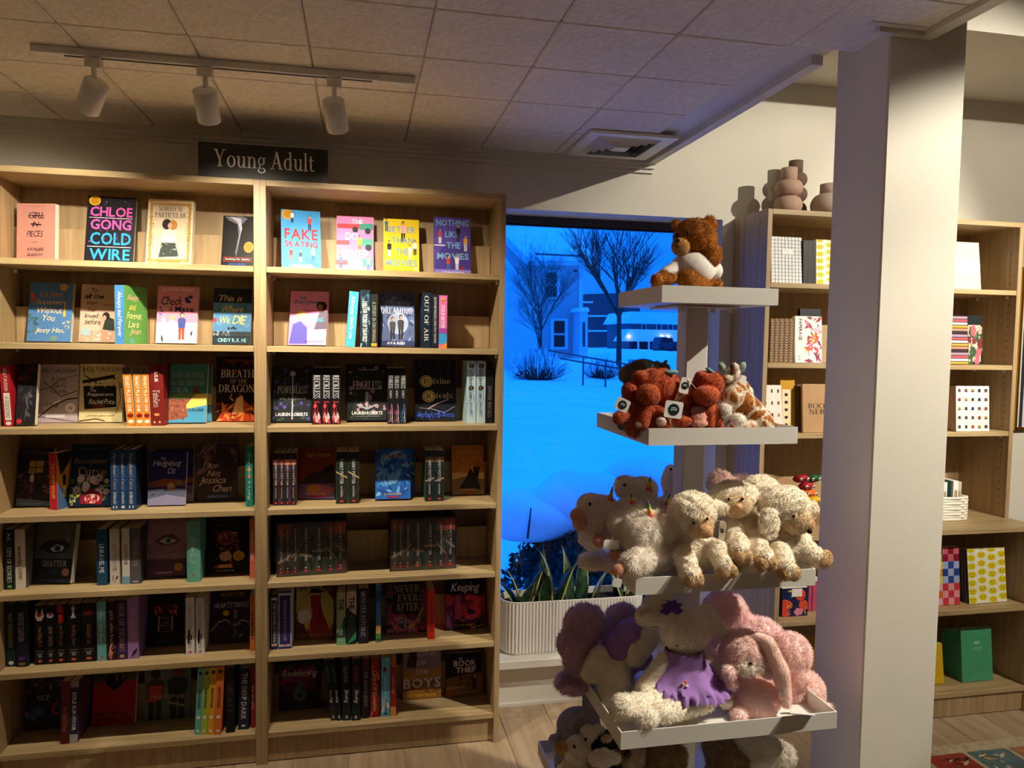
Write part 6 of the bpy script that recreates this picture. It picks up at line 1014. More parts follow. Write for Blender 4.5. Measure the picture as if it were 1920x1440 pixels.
# evergreen shrub under a thick snow cap just outside the glass
ev = empty('evergreen_shrub', (1.85, 1.65, gz(1.85, 1.65)), label='dark evergreen shrub under a thick cap of snow outside the glass', cat='shrub')
rr = random.Random(3); mb = MB()
for k in range(2600):
    az, el = rr.uniform(0, 6.283), rr.uniform(.0, 1.35); R_ = rr.uniform(.86, 1.04); c = np.array((math.cos(az) * math.cos(el) * .62 * R_, math.sin(az) * math.cos(el) * .5 * R_, .06 + math.sin(el) * .50 * R_)); s_ = rr.uniform(.018, .034); d = rotm(rr.uniform(0, 360), rr.uniform(0, 360), 0)
    mb.color(('1c2a20', '16221c', '24362a')[k % 3]); mb.add([c + d @ np.array(v) * s_ for v in ((-1, 0, 0), (0, -.5, .1), (1, 0, 0), (0, .5, .1))], [(0, 1, 2, 3)])
q = mb.build('foliage', M['leaf'], ev); q['kind'] = 'stuff'
MB().ell((0, 0, .2), (.5, .4, .34), nu=16, nv=10).build('woody_core', M['soil'], ev, True)
def lump(mb, c, r, seed):
    b = len(mb.v); mb.ell(c, r, nu=36, nv=20)
    for i in range(b, len(mb.v)):
        v = np.array(mb.v[i]) - np.array(c); q = 1 + .06 * math.sin(v[0] * 14 + seed) * math.cos(v[1] * 12 + seed * 2) + .04 * math.sin(v[2] * 20 + v[0] * 9); mb.v[i] = tuple(np.array(c) + v * q)
sc = MB(); lump(sc, (.0, .12, .66), (.46, .36, .17), 1); lump(sc, (.36, .14, .72), (.34, .34, .20), 4); lump(sc, (-.40, .12, .56), (.32, .32, .16), 2); lump(sc, (-1.0, .0, .12), (.36, .34, .20), 7); sc.build('snow_cap', M['snow'], ev, True)
MB().tube([(-.52, -.2, .5), (-.51, -.2, .6), (-.5, -.19, .68)], [.008, .006, .004], 5).build('bare_twig', M['bark'], ev)

# ------------------------------------------------------------------ tiered display stand
SX, SY = 1.19, -.995
TR = [(1.714, .150), (1.382, .190), (1.046, .2275), (.713, .270), (.380, .312)]
ds = empty('display_stand', (SX, SY, 0), label='white metal tiered display stand with five square trays', cat='display stand')
MB().bbox(-.03, .03, -.03, .03, .012, 1.668, .003).build('post', M['trayp'], ds)
MB().bbox(-.22, .22, -.22, .22, .0003, .012, .003).build('base_plate', M['trayp'], ds)
for zt, h in TR:
    tr_ = MB(); z0 = zt - .040; w = .003
    tr_.box(-h, h, -h, h, z0, z0 + .003); tr_.box(-h, h, -h, -h + w, z0 + .003, zt); tr_.box(-h, h, h - w, h, z0 + .003, zt); tr_.box(-h, -h + w, -h + w, h - w, z0 + .003, zt); tr_.box(h - w, h, -h + w, h - w, z0 + .003, zt)
    o = tr_.build('tray', M['trayp'], ds)
    br = MB().box(-.085, .085, -.085, .085, z0 - .007, z0 - .002).build('bracket', M['trayp'], o)
    for dx in (-.065, .02, .065): MB().cyl((dx, -.07, z0 - .018), (dx, -.07, z0 - .007), .007, n=8).build('bolt', M['white'], ds)

# ------------------------------------------------------------------ plush toys: blobs fused to one skin, then short fur
import bmesh
_b = bmesh.new(); bmesh.ops.create_icosphere(_b, subdivisions=3, radius=1.0); ICO_V = np.array([v.co[:] for v in _b.verts]); ICO_F = [tuple(v.index for v in f.verts) for f in _b.faces]; _b.free()
def scl(P): return float((P - CAM_P) @ CAM_F) / FPX
def prims_mesh(prims, org, vox):
    V = []; Fc = []
    def put(v): b = len(V) * len(ICO_V); V.append(v); Fc.extend([tuple(b + i for i in f) for f in ICO_F])
    for q in prims:
        if q[0] == 'e':
            px, py, Y, rx, ry = q[1:6]; rz = q[6] if len(q) > 6 and q[6] else (rx + ry) / 2; tl = q[7] if len(q) > 7 else 0
            P = onY(px, py, Y); s = scl(P); put(((ICO_V * np.array((rx, rz, ry)) * s) @ rotm(0, tl, 0).T) + P - org)
        elif q[0] == 'c':
            a, b_ = onY(*q[1:4]), onY(*q[5:8]); sa, sb_ = scl(a) * q[4], scl(b_) * q[8]; n = max(2, int(np.linalg.norm(b_ - a) / (min(sa, sb_) * .5)) + 1)
            for i in range(n + 1): t = i / n; put(ICO_V * (sa + (sb_ - sa) * t) + a + (b_ - a) * t - org)
        elif q[0] == 'w': put(ICO_V * np.array(q[2]) + np.array(q[1]) - org)
    me = bpy.data.meshes.new('t'); me.from_pydata(np.vstack(V).tolist(), [], Fc); o = bpy.data.objects.new('t', me); COL.objects.link(o)
    md = o.modifiers.new('r', 'REMESH'); md.mode = 'VOXEL'; md.voxel_size = vox; md2 = o.modifiers.new('s', 'SMOOTH'); md2.iterations = 4; md2.factor = .5
    dg = bpy.context.evaluated_depsgraph_get(); dg.update(); ev_ = o.evaluated_get(dg); me2 = bpy.data.meshes.new_from_object(ev_); bpy.data.objects.remove(o); bpy.data.meshes.remove(me)
    n = len(me2.vertices); co = np.empty(n * 3, np.float32); me2.vertices.foreach_get('co', co); nr = np.empty(n * 3, np.float32); me2.vertices.foreach_get('normal', nr)
    return me2, co.reshape(-1, 3).astype(float), nr.reshape(-1, 3).astype(float)
def wob(P, f, seed):
    r = np.random.RandomState(seed); o = np.zeros(len(P))
    for k in range(4): d = r.normal(size=3); d /= np.linalg.norm(d); o += np.sin((P @ d) * f * (1 + .3 * k) + r.uniform(0, 6.28))
    return o / 4
def paint(me, cols, name='Col'):
    at_ = me.color_attributes.new(name, 'FLOAT_COLOR', 'POINT'); at_.data.foreach_set('color', np.c_[cols, np.ones(len(cols))].astype(np.float32).ravel())
from mathutils.bvhtree import BVHTree
CLOTHES = []        # thin garments: things can sit on them
PLUSH = []          # (toy, tree, low corner, high corner) of the finished skins
def press(P, toy_, org):
    """plush gives way: skin is pushed out of the post, off the tray floors, over the rims and off the toys already there"""
    Q = P + org
    for zt, h in TR:                                              # rims: skin crossing a rim lies over its edge; nothing below the floor
        near = (Q[:, 2] > zt - .045) & (Q[:, 2] < zt)
        for ax, c in ((0, SX), (1, SY)):
            oth = np.abs(Q[:, 1 - ax] - (SY if ax == 0 else SX)) < h + .012
            for sg in (-1, 1): w = near & oth & (np.abs(Q[:, ax] - (c + sg * (h - .0015))) < .0075); Q[w, 2] = zt + .0012
        ins = (np.abs(Q[:, 0] - SX) < h) & (np.abs(Q[:, 1] - SY) < h); w = ins & (Q[:, 2] < zt - .037) & (Q[:, 2] > zt - .10); Q[w, 2] = zt - .0368
    d = Q[:, :2] - np.array((SX, SY)); w = (np.abs(d) < .029).all(1) & (Q[:, 2] < 1.67); i = np.where(w)[0]
    for k in i:
        ax = int(np.argmax(np.abs(d[k]))); Q[k, ax] = (SX, SY)[ax] + math.copysign(.029, d[k, ax])
    lo, hi = Q.min(0), Q.max(0)
    for t2, tree, l2, h2 in PLUSH:
        if t2 is toy_ or (lo > h2).any() or (hi < l2).any(): continue
        for k in np.where(((Q > l2) & (Q < h2)).all(1))[0]:
            v = Vector(Q[k]); loc, nrm, _, dist = tree.find_nearest(v)
            if loc is not None and (v - loc).dot(nrm) < -.002: Q[k] = np.array(loc - nrm * .002)
    return Q - org
def plush_part(parent, org, name, col, prims, vox=.006, fur=None, lumps=None, pattern=None, m='fur', seed=1):
    me, P, Nn = prims_mesh(prims, org, vox)
    if lumps: P = P + Nn * (lumps[0] * wob(P, lumps[1], seed))[:, None]; me.vertices.foreach_set('co', P.astype(np.float32).ravel()); me.update()
    P = press(P, parent, org); me.vertices.foreach_set('co', P.astype(np.float32).ravel()); me.update(); nr_ = np.empty(len(P) * 3, np.float32); me.vertices.foreach_get('normal', nr_); Nn = nr_.reshape(-1, 3).astype(float)
    PLUSH.append((parent, BVHTree.FromPolygons((P + org).tolist(), [tuple(f.vertices) for f in me.polygons]), (P + org).min(0), (P + org).max(0)))
    base = np.array(hx(col)[:3]); C = np.repeat(base[None], len(P), 0)
    if pattern: C = pattern(P, C)
    C = C * (1 + .06 * wob(P, 90, seed + 5))[:, None]; paint(me, C); me.polygons.foreach_set('use_smooth', [True] * len(me.polygons)); me.name = name
    o = link(name, me, M[m], parent)
    if fur:
        dens, L, wd, comb = fur; me.calc_loop_triangles(); T = np.empty(len(me.loop_triangles) * 3, np.int32); me.loop_triangles.foreach_get('vertices', T); T = T.reshape(-1, 3)
        A, B_, C3 = P[T[:, 0]], P[T[:, 1]], P[T[:, 2]]; ar = np.linalg.norm(np.cross(B_ - A, C3 - A), axis=1) / 2; n = int(min(16000, ar.sum() * dens)); rs = np.random.RandomState(seed)
        ti = rs.choice(len(T), n, p=ar / ar.sum()); u = rs.rand(n, 1); v = rs.rand(n, 1); f_ = (u + v) > 1; u = np.where(f_, 1 - u, u); v = np.where(f_, 1 - v, v)
        b = A[ti] * (1 - u - v) + B_[ti] * u + C3[ti] * v; nn = Nn[T[ti]].mean(1); cc = C[T[ti]].mean(1)
        # tufts: neighbouring hairs lean the same way; each blade lies with its flat side outwards
        lean = np.c_[wob(b, 150, seed), wob(b, 150, seed + 1), wob(b, 150, seed + 2)] * 1.6 + rs.normal(size=(n, 3)) * .5 + np.array((0, 0, -.5)); lean -= nn * (lean * nn).sum(1)[:, None]
        lean /= np.linalg.norm(lean, axis=1)[:, None] + 1e-9; d = nn * rs.uniform(.35, .8, (n, 1)) + lean * (.5 + comb * .6); d /= np.linalg.norm(d, axis=1)[:, None]
        sd = np.cross(nn, d) + rs.normal(size=(n, 3)) * .18; sd /= np.linalg.norm(sd, axis=1)[:, None] + 1e-9; ln = L * rs.uniform(.6, 1.25, (n, 1)); tip = b + d * ln
        V = np.stack([b - sd * wd / 2, tip, b + sd * wd / 2], 1).reshape(-1, 3); fm = bpy.data.meshes.new('fur'); fm.from_pydata(V.tolist(), [], [(3 * i, 3 * i + 1, 3 * i + 2) for i in range(n)])
        cv = cc * rs.uniform(.88, 1.10, (n, 1)); paint(fm, np.repeat(cv, 3, 0))
        fo = link('fur', fm, M['hair'], o); fo['kind'] = 'stuff'
    return o
def skin_hit(toy_, px, py, dflt, off=0.0):
    """point of the toy's own skin under a pixel, so that eyes, noses and badges sit on it"""
    d = Vector(ray(px, py)).normalized(); best = None
    for t2, tree, l2, h2 in PLUSH + CLOTHES:
        if t2 is toy_:
            loc, nrm, _, dist = tree.ray_cast(Vector(CAM_P), d)
            if loc is not None and (best is None or dist < best[0]): best = (dist, loc)
    return np.array(best[1] - d * off) if best else np.array(dflt)
def skin_near(toy_, P):
    c = [tree.find_nearest(Vector(P)) for t2, tree, l2, h2 in PLUSH if t2 is toy_]; return np.array(min(c, key=lambda q: q[3])[0])
def bead(parent, org, name, px, py, Y, r, col='0c0a0a', m='plastic', ry=None, off=.0045):
    P = skin_hit(parent, px, py, onY(px, py, Y), off); s = scl(P); return MB().color(col).ell(P - org, (r * s, r * s * .7, (ry or r) * s), nu=12, nv=8).build(name, M[m], parent, True)
def tagcard(parent, org, px, py, Y, w, h, rot=0, yaw=0, emblem=True, name='hang_tag'):
    P = skin_hit(parent, px, py, onY(px, py, Y), .007); s = scl(P); R = rotm(0, rot, yaw); pts = []
    for cx_, cz_, a0 in ((w / 2 - 4, h / 2 - 4, 0), (-w / 2 + 4, h / 2 - 4, 90), (-w / 2 + 4, -h / 2 + 4, 180), (w / 2 - 4, -h / 2 + 4, 270)):
        for k in range(4): a = math.radians(a0 + 30 * k); pts.append(((cx_ + 4 * math.cos(a)) * s, (cz_ + 4 * math.sin(a)) * s))
    mb = MB().color('e8e6e2').prism(pts, -.0006, .0006); mb.v = [tuple(R @ np.array(v) + P - org) for v in mb.v]; o = mb.build(name, M['print'], parent)
    top = P + R @ np.array((0, 0, (h / 2 - 2) * s)); nb = skin_near(parent, top); e = nb + (nb - top) * min(1, .004 / (np.linalg.norm(nb - top) + 1e-6)); MB().color('cfc8bc').tube([top - org, (top + e) / 2 - org + np.array((0, 0, .002)), e - org], .0007, 5).build('tag_string', M['cloth'], o)
    if emblem:
        mb = MB().color('1b2a2c'); r = min(w, h) * .34 * s; mb.prism([(r * (1 + .06 * (k % 2)) * math.cos(6.283 * k / 24), r * (1 + .06 * (k % 2)) * math.sin(6.283 * k / 24)) for k in range(24)], -.0012, -.0007); mb.v = [tuple(R @ np.array(v) + P - org) for v in mb.v]; e = mb.build('emblem', M['print'], o)
        for dz in (.22, -.12): mb = MB().color('dfe3e2'); mb.prism([(-r * .6, r * dz), (-r * .1, r * (dz + .22)), (r * .6, r * (dz + .1)), (r * .5, r * (dz - .04)), (-r * .1, r * (dz + .08)), (-r * .5, r * (dz - .12))], -.0016, -.0013); mb.v = [tuple(R @ np.array(v) + P - org) for v in mb.v]; mb.build('script_mark', M['print'], o)
    return o
TOYS = []
def toy(name, label, px, Y, tray, group=None):
    P = onY(px, 700, Y); z = TR[tray][0] - .0365 if tray is not None else 0; t = empty(name, (P[0], Y, z), label=label, cat='plush toy', group=group); return t, np.array((P[0], Y, z))
def seat(px, Y, tray, rx, rz=None, h=.03):
    """prim that rests on the tray floor"""
    P = onY(px, 700, Y); z = TR[tray][0] - .0365; return ('w', (P[0], Y, z + h), (rx, rz or rx, h))
PL = (170000, .008, .0018, .4); SHORT = (150000, .0045, .0016, .35); LONG = (170000, .014, .0019, .5); CURL = (150000, .007, .0024, .6)

# bear on the top tray
t, o = toy('teddy_bear', 'golden brown teddy bear in a white shirt on the smallest top tray', 1297, -1.0, 0); Y = -1.0
BR = 'b0712a'
plush_part(t, o, 'body', BR, [seat(1297, Y, 0, .045, .04, .02), ('e', 1296, 512, Y, 32, 26), ('e', 1303, 447, Y, 40, 37, 36), ('e', 1331, 419, Y + .01, 15, 15, 8), ('e', 1268, 420, Y + .05, 10, 10, 6), ('e', 1333, 480, Y - .035, 20, 23, 18, 20), ('c', 1326, 490, Y - .02, 14, 1333, 480, Y - .03, 18), ('c', 1270, 515, Y - .02, 14, 1232, 526, Y - .05, 13), ('e', 1290, 524, Y - .09, 19, 18, 18), ('c', 1290, 528, Y - .08, 15, 1325, 534, Y - .02, 13), ('c', 1325, 534, Y - .02, 13, 1345, 534, Y - .03, 10)], .005, (180000, .009, .0018, .5))
plush_part(t, o, 'muzzle', 'b98a50', [('e', 1276, 463, Y - .042, 18, 17, 14)], .004, SHORT)
plush_part(t, o, 'shirt', 'dcd6d0', [('e', 1299, 504, Y - .010, 44, 33, 40), ('c', 1275, 503, Y - .01, 20, 1250, 516, Y - .03, 16), ('c', 1318, 500, Y + .005, 20, 1338, 508, Y + .01, 18)], .005, m='cloth', lumps=(.0012, 60))
bead(t, o, 'nose', 1270, 451, Y - .062, 5.5, ry=4); bead(t, o, 'eye', 1289, 437, Y - .046, 3.4, ry=4.4); bead(t, o, 'eye', 1269, 441, Y - .03, 2.6, ry=3.6)
P = [skin_hit(t, a, b, onY(a, b, Y - .066), .0004) - o for a, b in ((1266, 461), (1270, 464), (1275, 461))]; MB().color('1a1210').tube(P, .0008, 5).build('smile', M['plastic'], t)
e_ = skin_hit(t, 1283, 507, onY(1283, 507, Y - .066)) - o; MB().color('22201f').prism([(-.006, -.006), (.004, -.008), (.006, 0), (.003, .004), (.005, .008), (-.002, .003), (-.006, .004)], -.002, .004).build('shirt_motif', M['print'], t).location = tuple(e_)

# second tray: rust dragons, grey friend, giraffe
RU = 'b0502c'; TE = '6f9c9a'
t, o = toy('plush_creature', 'olive grey round plush with teal bow, behind the rust ones', 1195, -1.02, 1); Y = -1.02
plush_part(t, o, 'body', '75736a', [seat(1195, Y, 1, .05, .045, .03), ('e', 1200, 745, Y, 34, 40), ('e', 1178, 702, Y, 19, 19), ('e', 1206, 690, Y, 28, 17), ('e', 1240, 692, Y, 18, 13)], .006, SHORT)
for a, b in (((1200, 676), (1212, 683)), ((1250, 676), (1238, 690))): MB().color('6b5c4c').tube([onY(*a, Y - .01) - o, onY(*b, Y - .01) - o], [.004, .006], 8).build('horn', M['cloth'], t, True)
plush_part(t, o, 'bow', TE, [('e', 1216, 684, Y - .03, 12, 7, 4, 30), ('e', 1228, 684, Y - .03, 12, 7, 4, -30), ('e', 1222, 686, Y - .04, 4, 4, 4)], .003, m='cloth')
for nm, lb, px, Y, hd in (('plush_dragon', 'rust plush dragon with lumpy mane and teal leaf ear', 1215, -1.105, 0), ('plush_dragon', 'rust plush dragon with a pink ribbed belly', 1320, -1.10, 1)):
    t, o = toy(nm, lb, px, Y, 1, 'rust dragons on the second tray')
    if hd == 0:
        plush_part(t, o, 'body', RU, [seat(1215, Y, 1, .055, .045, .025), ('e', 1212, 780, Y, 45, 24), ('e', 1227, 722, Y, 40, 30, 30), ('e', 1180, 734, Y - .01, 16, 18), ('e', 1200, 707, Y - .01, 17, 14), ('e', 1222, 700, Y - .01, 16, 11), ('e', 1243, 705, Y, 18, 14), ('e', 1262, 722, Y, 13, 22), ('e', 1250, 740, Y + .01, 20, 22), ('c', 1185, 765, Y - .03, 13, 1160, 785, Y - .05, 12), ('c', 1215, 765, Y - .05, 12, 1205, 795, Y - .06, 13), ('c', 1240, 775, Y - .05, 13, 1246, 798, Y - .055, 13)], .005, SHORT, lumps=(.002, 70))
        plush_part(t, o, 'snout', 'b85a34', [('e', 1215, 741, Y - .045, 24, 22, 20)], .004, SHORT)
        plush_part(t, o, 'ear', TE, [('e', 1259, 698, Y - .02, 15, 5, 8, -6)], .003, m='cloth')
        for px_, py_, ro in ((1167, 759, 24), (1263, 768, 8)): tagcard(t, o, px_, py_, Y - .075, 28 if px_ < 1200 else 36, 24 if px_ < 1200 else 32, ro)
        for q in (('e', 1200, 796, Y - .065, 9, 6, 8), ('e', 1240, 790, Y - .07, 10, 9, 8)): plush_part(t, o, 'paw', 'd8c4b4', [q], .003, SHORT)
    else:
        plush_part(t, o, 'body', RU, [seat(1320, Y, 1, .05, .045, .025), ('e', 1318, 778, Y, 34, 24), ('e', 1328, 720, Y, 31, 26), ('e', 1316, 705, Y - .01, 14, 10), ('e', 1340, 712, Y - .01, 14, 14), ('c', 1318, 735, Y, 26, 1314, 775, Y, 28), ('c', 1334, 775, Y - .04, 7, 1331, 800, Y - .05, 7), ('c', 1344, 772, Y - .04, 8, 1350, 800, Y - .045, 8), ('c', 1290, 750, Y - .02, 12, 1275, 765, Y - .03, 10), ('e', 1280, 790, Y - .04, 20, 12)], .005, SHORT, lumps=(.0018, 80))
        plush_part(t, o, 'snout', 'c0603a', [('e', 1325, 742, Y - .042, 26, 20, 22)], .004, SHORT)
        plush_part(t, o, 'belly', 'cf9a88', [('e', 1309, 770, Y - .035, 15, 9, 10), ('e', 1310, 782, Y - .045, 17, 8, 10), ('e', 1311, 794, Y - .05, 18, 8, 10)], .004, SHORT)
        plush_part(t, o, 'ear', TE, [('e', 1332, 696, Y - .015, 13, 4, 6, 35)], .003, m='cloth')
        tagcard(t, o, 1284, 723, Y - .03, 20, 30, 14)
t, o = toy('plush_giraffe', 'spotted brown and white plush giraffe lying on the second tray', 1395, -1.08, 1); Y = -1.08
_rs = np.random.RandomState(4); SEEDS = _rs.uniform(-.12, .12, (260, 3)) + np.array((0, 0, .06))
def spots(P, C):
    d = np.sqrt(((P[:, None, :] - SEEDS[None]) ** 2).sum(2)); d.sort(axis=1); e = d[:, 1] - d[:, 0]; w = (e < .0055)[:, None]
    return np.where(w, np.array(hx('e0d4c0')[:3]), np.array(hx('a5642a')[:3]))
plush_part(t, o, 'body', 'a5642a', [seat(1400, Y, 1, .05, .04, .025), ('c', 1372, 728, Y, 22, 1390, 752, Y, 24), ('c', 1390, 755, Y, 26, 1430, 790, Y, 20), ('e', 1436, 797, Y - .03, 16, 14), ('e', 1372, 745, Y - .02, 20, 22)], .005, SHORT, pattern=spots)
plush_part(t, o, 'head', 'e6dccb', [('e', 1374, 702, Y - .02, 15, 13), ('e', 1377, 689, Y - .035, 9, 9), ('c', 1380, 712, Y, 12, 1400, 735, Y + .01, 12), ('e', 1363, 709, Y - .03, 10, 10)], .004, SHORT, pattern=lambda P, C: np.where((wob(P, 160, 3) > .2)[:, None], np.array(hx('a5642a')[:3]), C))
for px_, ro in ((1354, -28), (1392, 18)): plush_part(t, o, 'ear', '93a79a', [('e', px_, 688, Y - .01, 7, 11, 4, ro)], .003, SHORT)
for px_, py_ in ((1359, 769), (1384, 788)): plush_part(t, o, 'paw', 'e8e2d6', [('e', px_, py_, Y - .06, 13, 13, 13)], .004, PL)
bead(t, o, 'nose', 1373, 686, Y - .052, 5, '5a3a30', 'cloth'); tagcard(t, o, 1386, 711, Y - .06, 28, 18, 14, emblem=False)
t, o = toy('plush_giraffe', 'cream plush with horn nubs peeking behind the two rust dragons', 1283, -.98, 1); Y = -.98
plush_part(t, o, 'body', 'd6c49c', [seat(1283, Y, 1, .03, .03, .03), ('e', 1284, 745, Y, 22, 45), ('e', 1279, 711, Y, 6, 7), ('e', 1292, 702, Y, 7, 7), ('e', 1303, 703, Y, 8, 6)], .004, SHORT)

# third tray: lambs hanging over the rim, unicorns and fluffy friends behind
WO = 'efe6d4'; FA = 'd6bd98'; HO_ = 'c2a276'
def lamb(label, px, Y, body, face, eyes, hooves, snout, grp='cream lambs on the third tray', nose=None):
    t, o = toy('plush_lamb', label, px, Y, 2, grp)
    plush_part(t, o, 'body', WO, [seat(px, Y + .03, 2, .05, .04, .02)] + body, .005, CURL, lumps=(.0028, 210), seed=int(px))
    plush_part(t, o, 'face', FA, face, .004, SHORT, seed=int(px) + 1)
    for h in hooves: plush_part(t, o, 'hoof', HO_, h, .004, SHORT, lumps=(.0008, 120))
    plush_part(t, o, 'snout', 'd9b184', [snout], .003, SHORT)
    for a, b in eyes: bead(t, o, 'eye', a, b, Y - .085, 3.0)
    return t, o
Y = -1.13
t, o = lamb('cream plush lamb looking down between the unicorns and the other lambs', 1305, Y, [('e', 1298, 960, Y - .03, 46, 39, 40), ('e', 1249, 990, Y - .03, 19, 28, 16), ('e', 1351, 951, Y - .02, 22, 13, 12, 25), ('e', 1308, 1035, Y, 50, 34), ('c', 1283, 1045, Y - .06, 20, 1296, 1080, Y - .11, 18), ('c', 1345, 1030, Y - .06, 19, 1358, 1062, Y - .11, 18)],
  [('e', 1310, 979, Y - .055, 29, 31, 26)], [(1301, 981), (1326, 973)], [[('e', 1293, 1088, Y - .118, 12, 15, 14), ('e', 1308, 1087, Y - .118, 12, 15, 14)], [('e', 1355, 1072, Y - .118, 13, 15, 14), ('e', 1371, 1070, Y - .118, 12, 15, 14)]], ('e', 1322, 996, Y - .088, 15, 13, 14)); tagcard(t, o, 1354, 995, Y - .05, 12, 36, 4, yaw=-55)
Y = -1.09
lamb('cream plush lamb sitting between two lambs with a round peach nose', 1380, Y, [('e', 1376, 930, Y - .02, 48, 29, 36), ('e', 1385, 990, Y, 45, 38), ('c', 1380, 1010, Y - .07, 20, 1388, 1036, Y - .14, 18), ('c', 1412, 1010, Y - .07, 20, 1432, 1045, Y - .14, 18)],
  [('e', 1380, 945, Y - .045, 33, 26, 26)], [(1366, 936), (1392, 936)], [[('e', 1385, 1046, Y - .152, 13, 16, 14), ('e', 1400, 1044, Y - .152, 12, 16, 14)], [('e', 1428, 1057, Y - .152, 14, 15, 14), ('e', 1445, 1056, Y - .152, 13, 15, 14)]], ('e', 1384, 951, Y - .075, 9, 8, 8))
Y = -1.13
t, o = lamb('cream plush lamb turned sideways with long droopy ear, beside the column', 1478, Y, [('e', 1470, 948, Y - .02, 50, 38, 40), ('e', 1441, 983, Y - .06, 21, 32, 12), ('e', 1522, 955, Y + .01, 13, 18, 12), ('e', 1478, 1022, Y, 46, 34), ('c', 1462, 1035, Y - .06, 20, 1474, 1066, Y - .11, 19), ('c', 1500, 1022, Y - .03, 19, 1530, 1045, Y - .06, 18)],
  [('e', 1491, 972, Y - .04, 31, 31, 28), ('e', 1507, 980, Y - .05, 18, 18, 18)], [(1488, 968)], [[('e', 1471, 1075, Y - .118, 14, 15, 14), ('e', 1488, 1075, Y - .118, 14, 15, 14)], [('e', 1541, 1050, Y - .07, 14, 17, 14), ('e', 1550, 1046, Y - .07, 11, 16, 12)]], ('e', 1515, 984, Y - .058, 13, 11, 12)); bead(t, o, 'nose', 1518, 997, Y - .07, 5.5, ry=4)
t, o = toy('plush_lamb', 'cream lamb lying behind the others with only its back showing', 1425, -1.0, 2, 'cream lambs on the third tray'); Y = -1.0
plush_part(t, o, 'body', WO, [seat(1425, Y, 2, .05, .05, .03), ('e', 1426, 920, Y, 38, 30), ('e', 1420, 970, Y, 40, 40)], .006, CURL, lumps=(.0026, 200))
t, o = toy('plush_alpaca', 'fluffy pale pink plush behind the lambs by the stand post', 1352, -.96, 2); Y = -.96
plush_part(t, o, 'body', 'd8bcb0', [seat(1352, Y, 2, .045, .045, .03), ('e', 1350, 905, Y, 22, 22), ('e', 1372, 907, Y, 18, 14), ('e', 1395, 905, Y, 16, 15), ('e', 1365, 955, Y, 40, 45)], .006, LONG)
RB = ['d84c5c', 'e8903c', 'e0d048', '5cae5c', '4c7cc0']
def unicorn(label, px, Y, body, horn, eye, extra=None, fur=PL):
    t, o = toy('plush_unicorn', label, px, Y, 2, 'white unicorns on the third tray')
    plush_part(t, o, 'body', 'efe8de', [seat(px, Y, 2, .04, .04, .02)] + body, .006, fur, lumps=(.0015, 90), seed=int(px))
    if horn:
        b = onY(*horn[0], Y - .02); e = onY(*horn[1], Y - .02); b = skin_near(t, b) + (skin_near(t, b) - e) * .12 - o; e = e - o; h = MB()
        for k in range(5): h.color(RB[k]).cyl(b + (e - b) * k / 5, b + (e - b) * (k + 1) / 5, .0085 * (1 - k / 5.6), .0085 * (1 - (k + 1) / 5.6), 10, k == 4)
        h.build('horn', M['cloth'], t, True)
    if eye: bead(t, o, 'eye', *eye, 3.2)
    if extra: plush_part(t, o, 'hoof', 'e0a890', extra, .004, SHORT)
    return t, o
Y = -1.0; unicorn('white plush unicorn by the window with raised round head', 1190, Y, [('e', 1174, 913, Y - .01, 23, 22), ('e', 1205, 918, Y, 28, 24), ('e', 1205, 960, Y + .01, 38, 36)], ((1212, 918), (1220, 893)), (1171, 909, Y - .045))
Y = -1.03; unicorn('white plush unicorn at the tray corner with peach hooves', 1120, Y, [('e', 1107, 949, Y - .01, 25, 24), ('e', 1128, 962, Y, 34, 34), ('e', 1110, 985, Y - .01, 30, 26)], ((1146, 934), (1149, 911)), (1106, 945, Y - .045), [('e', 1083, 966, Y - .02, 14, 14, 12), ('e', 1088, 982, Y - .03, 14, 13, 12), ('e', 1124, 1014, Y - .05, 13, 13, 12)])
Y = -1.07; t, o = unicorn('white plush unicorn crouching in the middle of the herd', 1165, Y, [('e', 1157, 977, Y - .01, 23, 24), ('e', 1180, 960, Y, 30, 28), ('e', 1170, 1005, Y, 30, 26)], ((1185, 945), (1183, 926)), (1171, 973, Y - .05), [('e', 1158, 1040, Y - .03, 16, 9, 12)]); tagcard(t, o, 1146, 1021, Y - .07, 30, 18, 4, emblem=False)
Y = -1.13; t, o = unicorn('large fluffy unicorn lying at the tray front, its bright tail hanging down', 1215, Y, [('e', 1208, 1000, Y, 44, 40), ('e', 1222, 1035, Y, 50, 30), ('e', 1232, 985, Y + .01, 30, 30), ('c', 1205, 1050, Y - .06, 22, 1183, 1058, Y - .09, 21)], ((1221, 962), (1215, 938)), None, [('e', 1160, 1070, Y - .10, 13, 13, 12)], LONG); tagcard(t, o, 1157, 1093, Y - .125, 18, 16, 12, emblem=False)
Y = -1.0; unicorn('white plush unicorn tucked behind the lamb with a bright horn', 1262, Y, [('e', 1255, 955, Y, 26, 24), ('e', 1250, 1000, Y, 40, 34)], ((1251, 946), (1256, 926)), None)
t, o = toy('plush_unicorn', 'small white unicorn behind the stand post', 1262, -.90, 2, 'white unicorns on the third tray'); Y = -.90
plush_part(t, o, 'body', 'efe8de', [seat(1258, Y, 2, .03, .03, .03), ('e', 1258, 905, Y, 16, 28), ('e', 1257, 882, Y, 10, 12), ('e', 1250, 960, Y, 30, 30)], .006, PL); bead(t, o, 'eye', 1258, 880, Y - .02, 2.5)

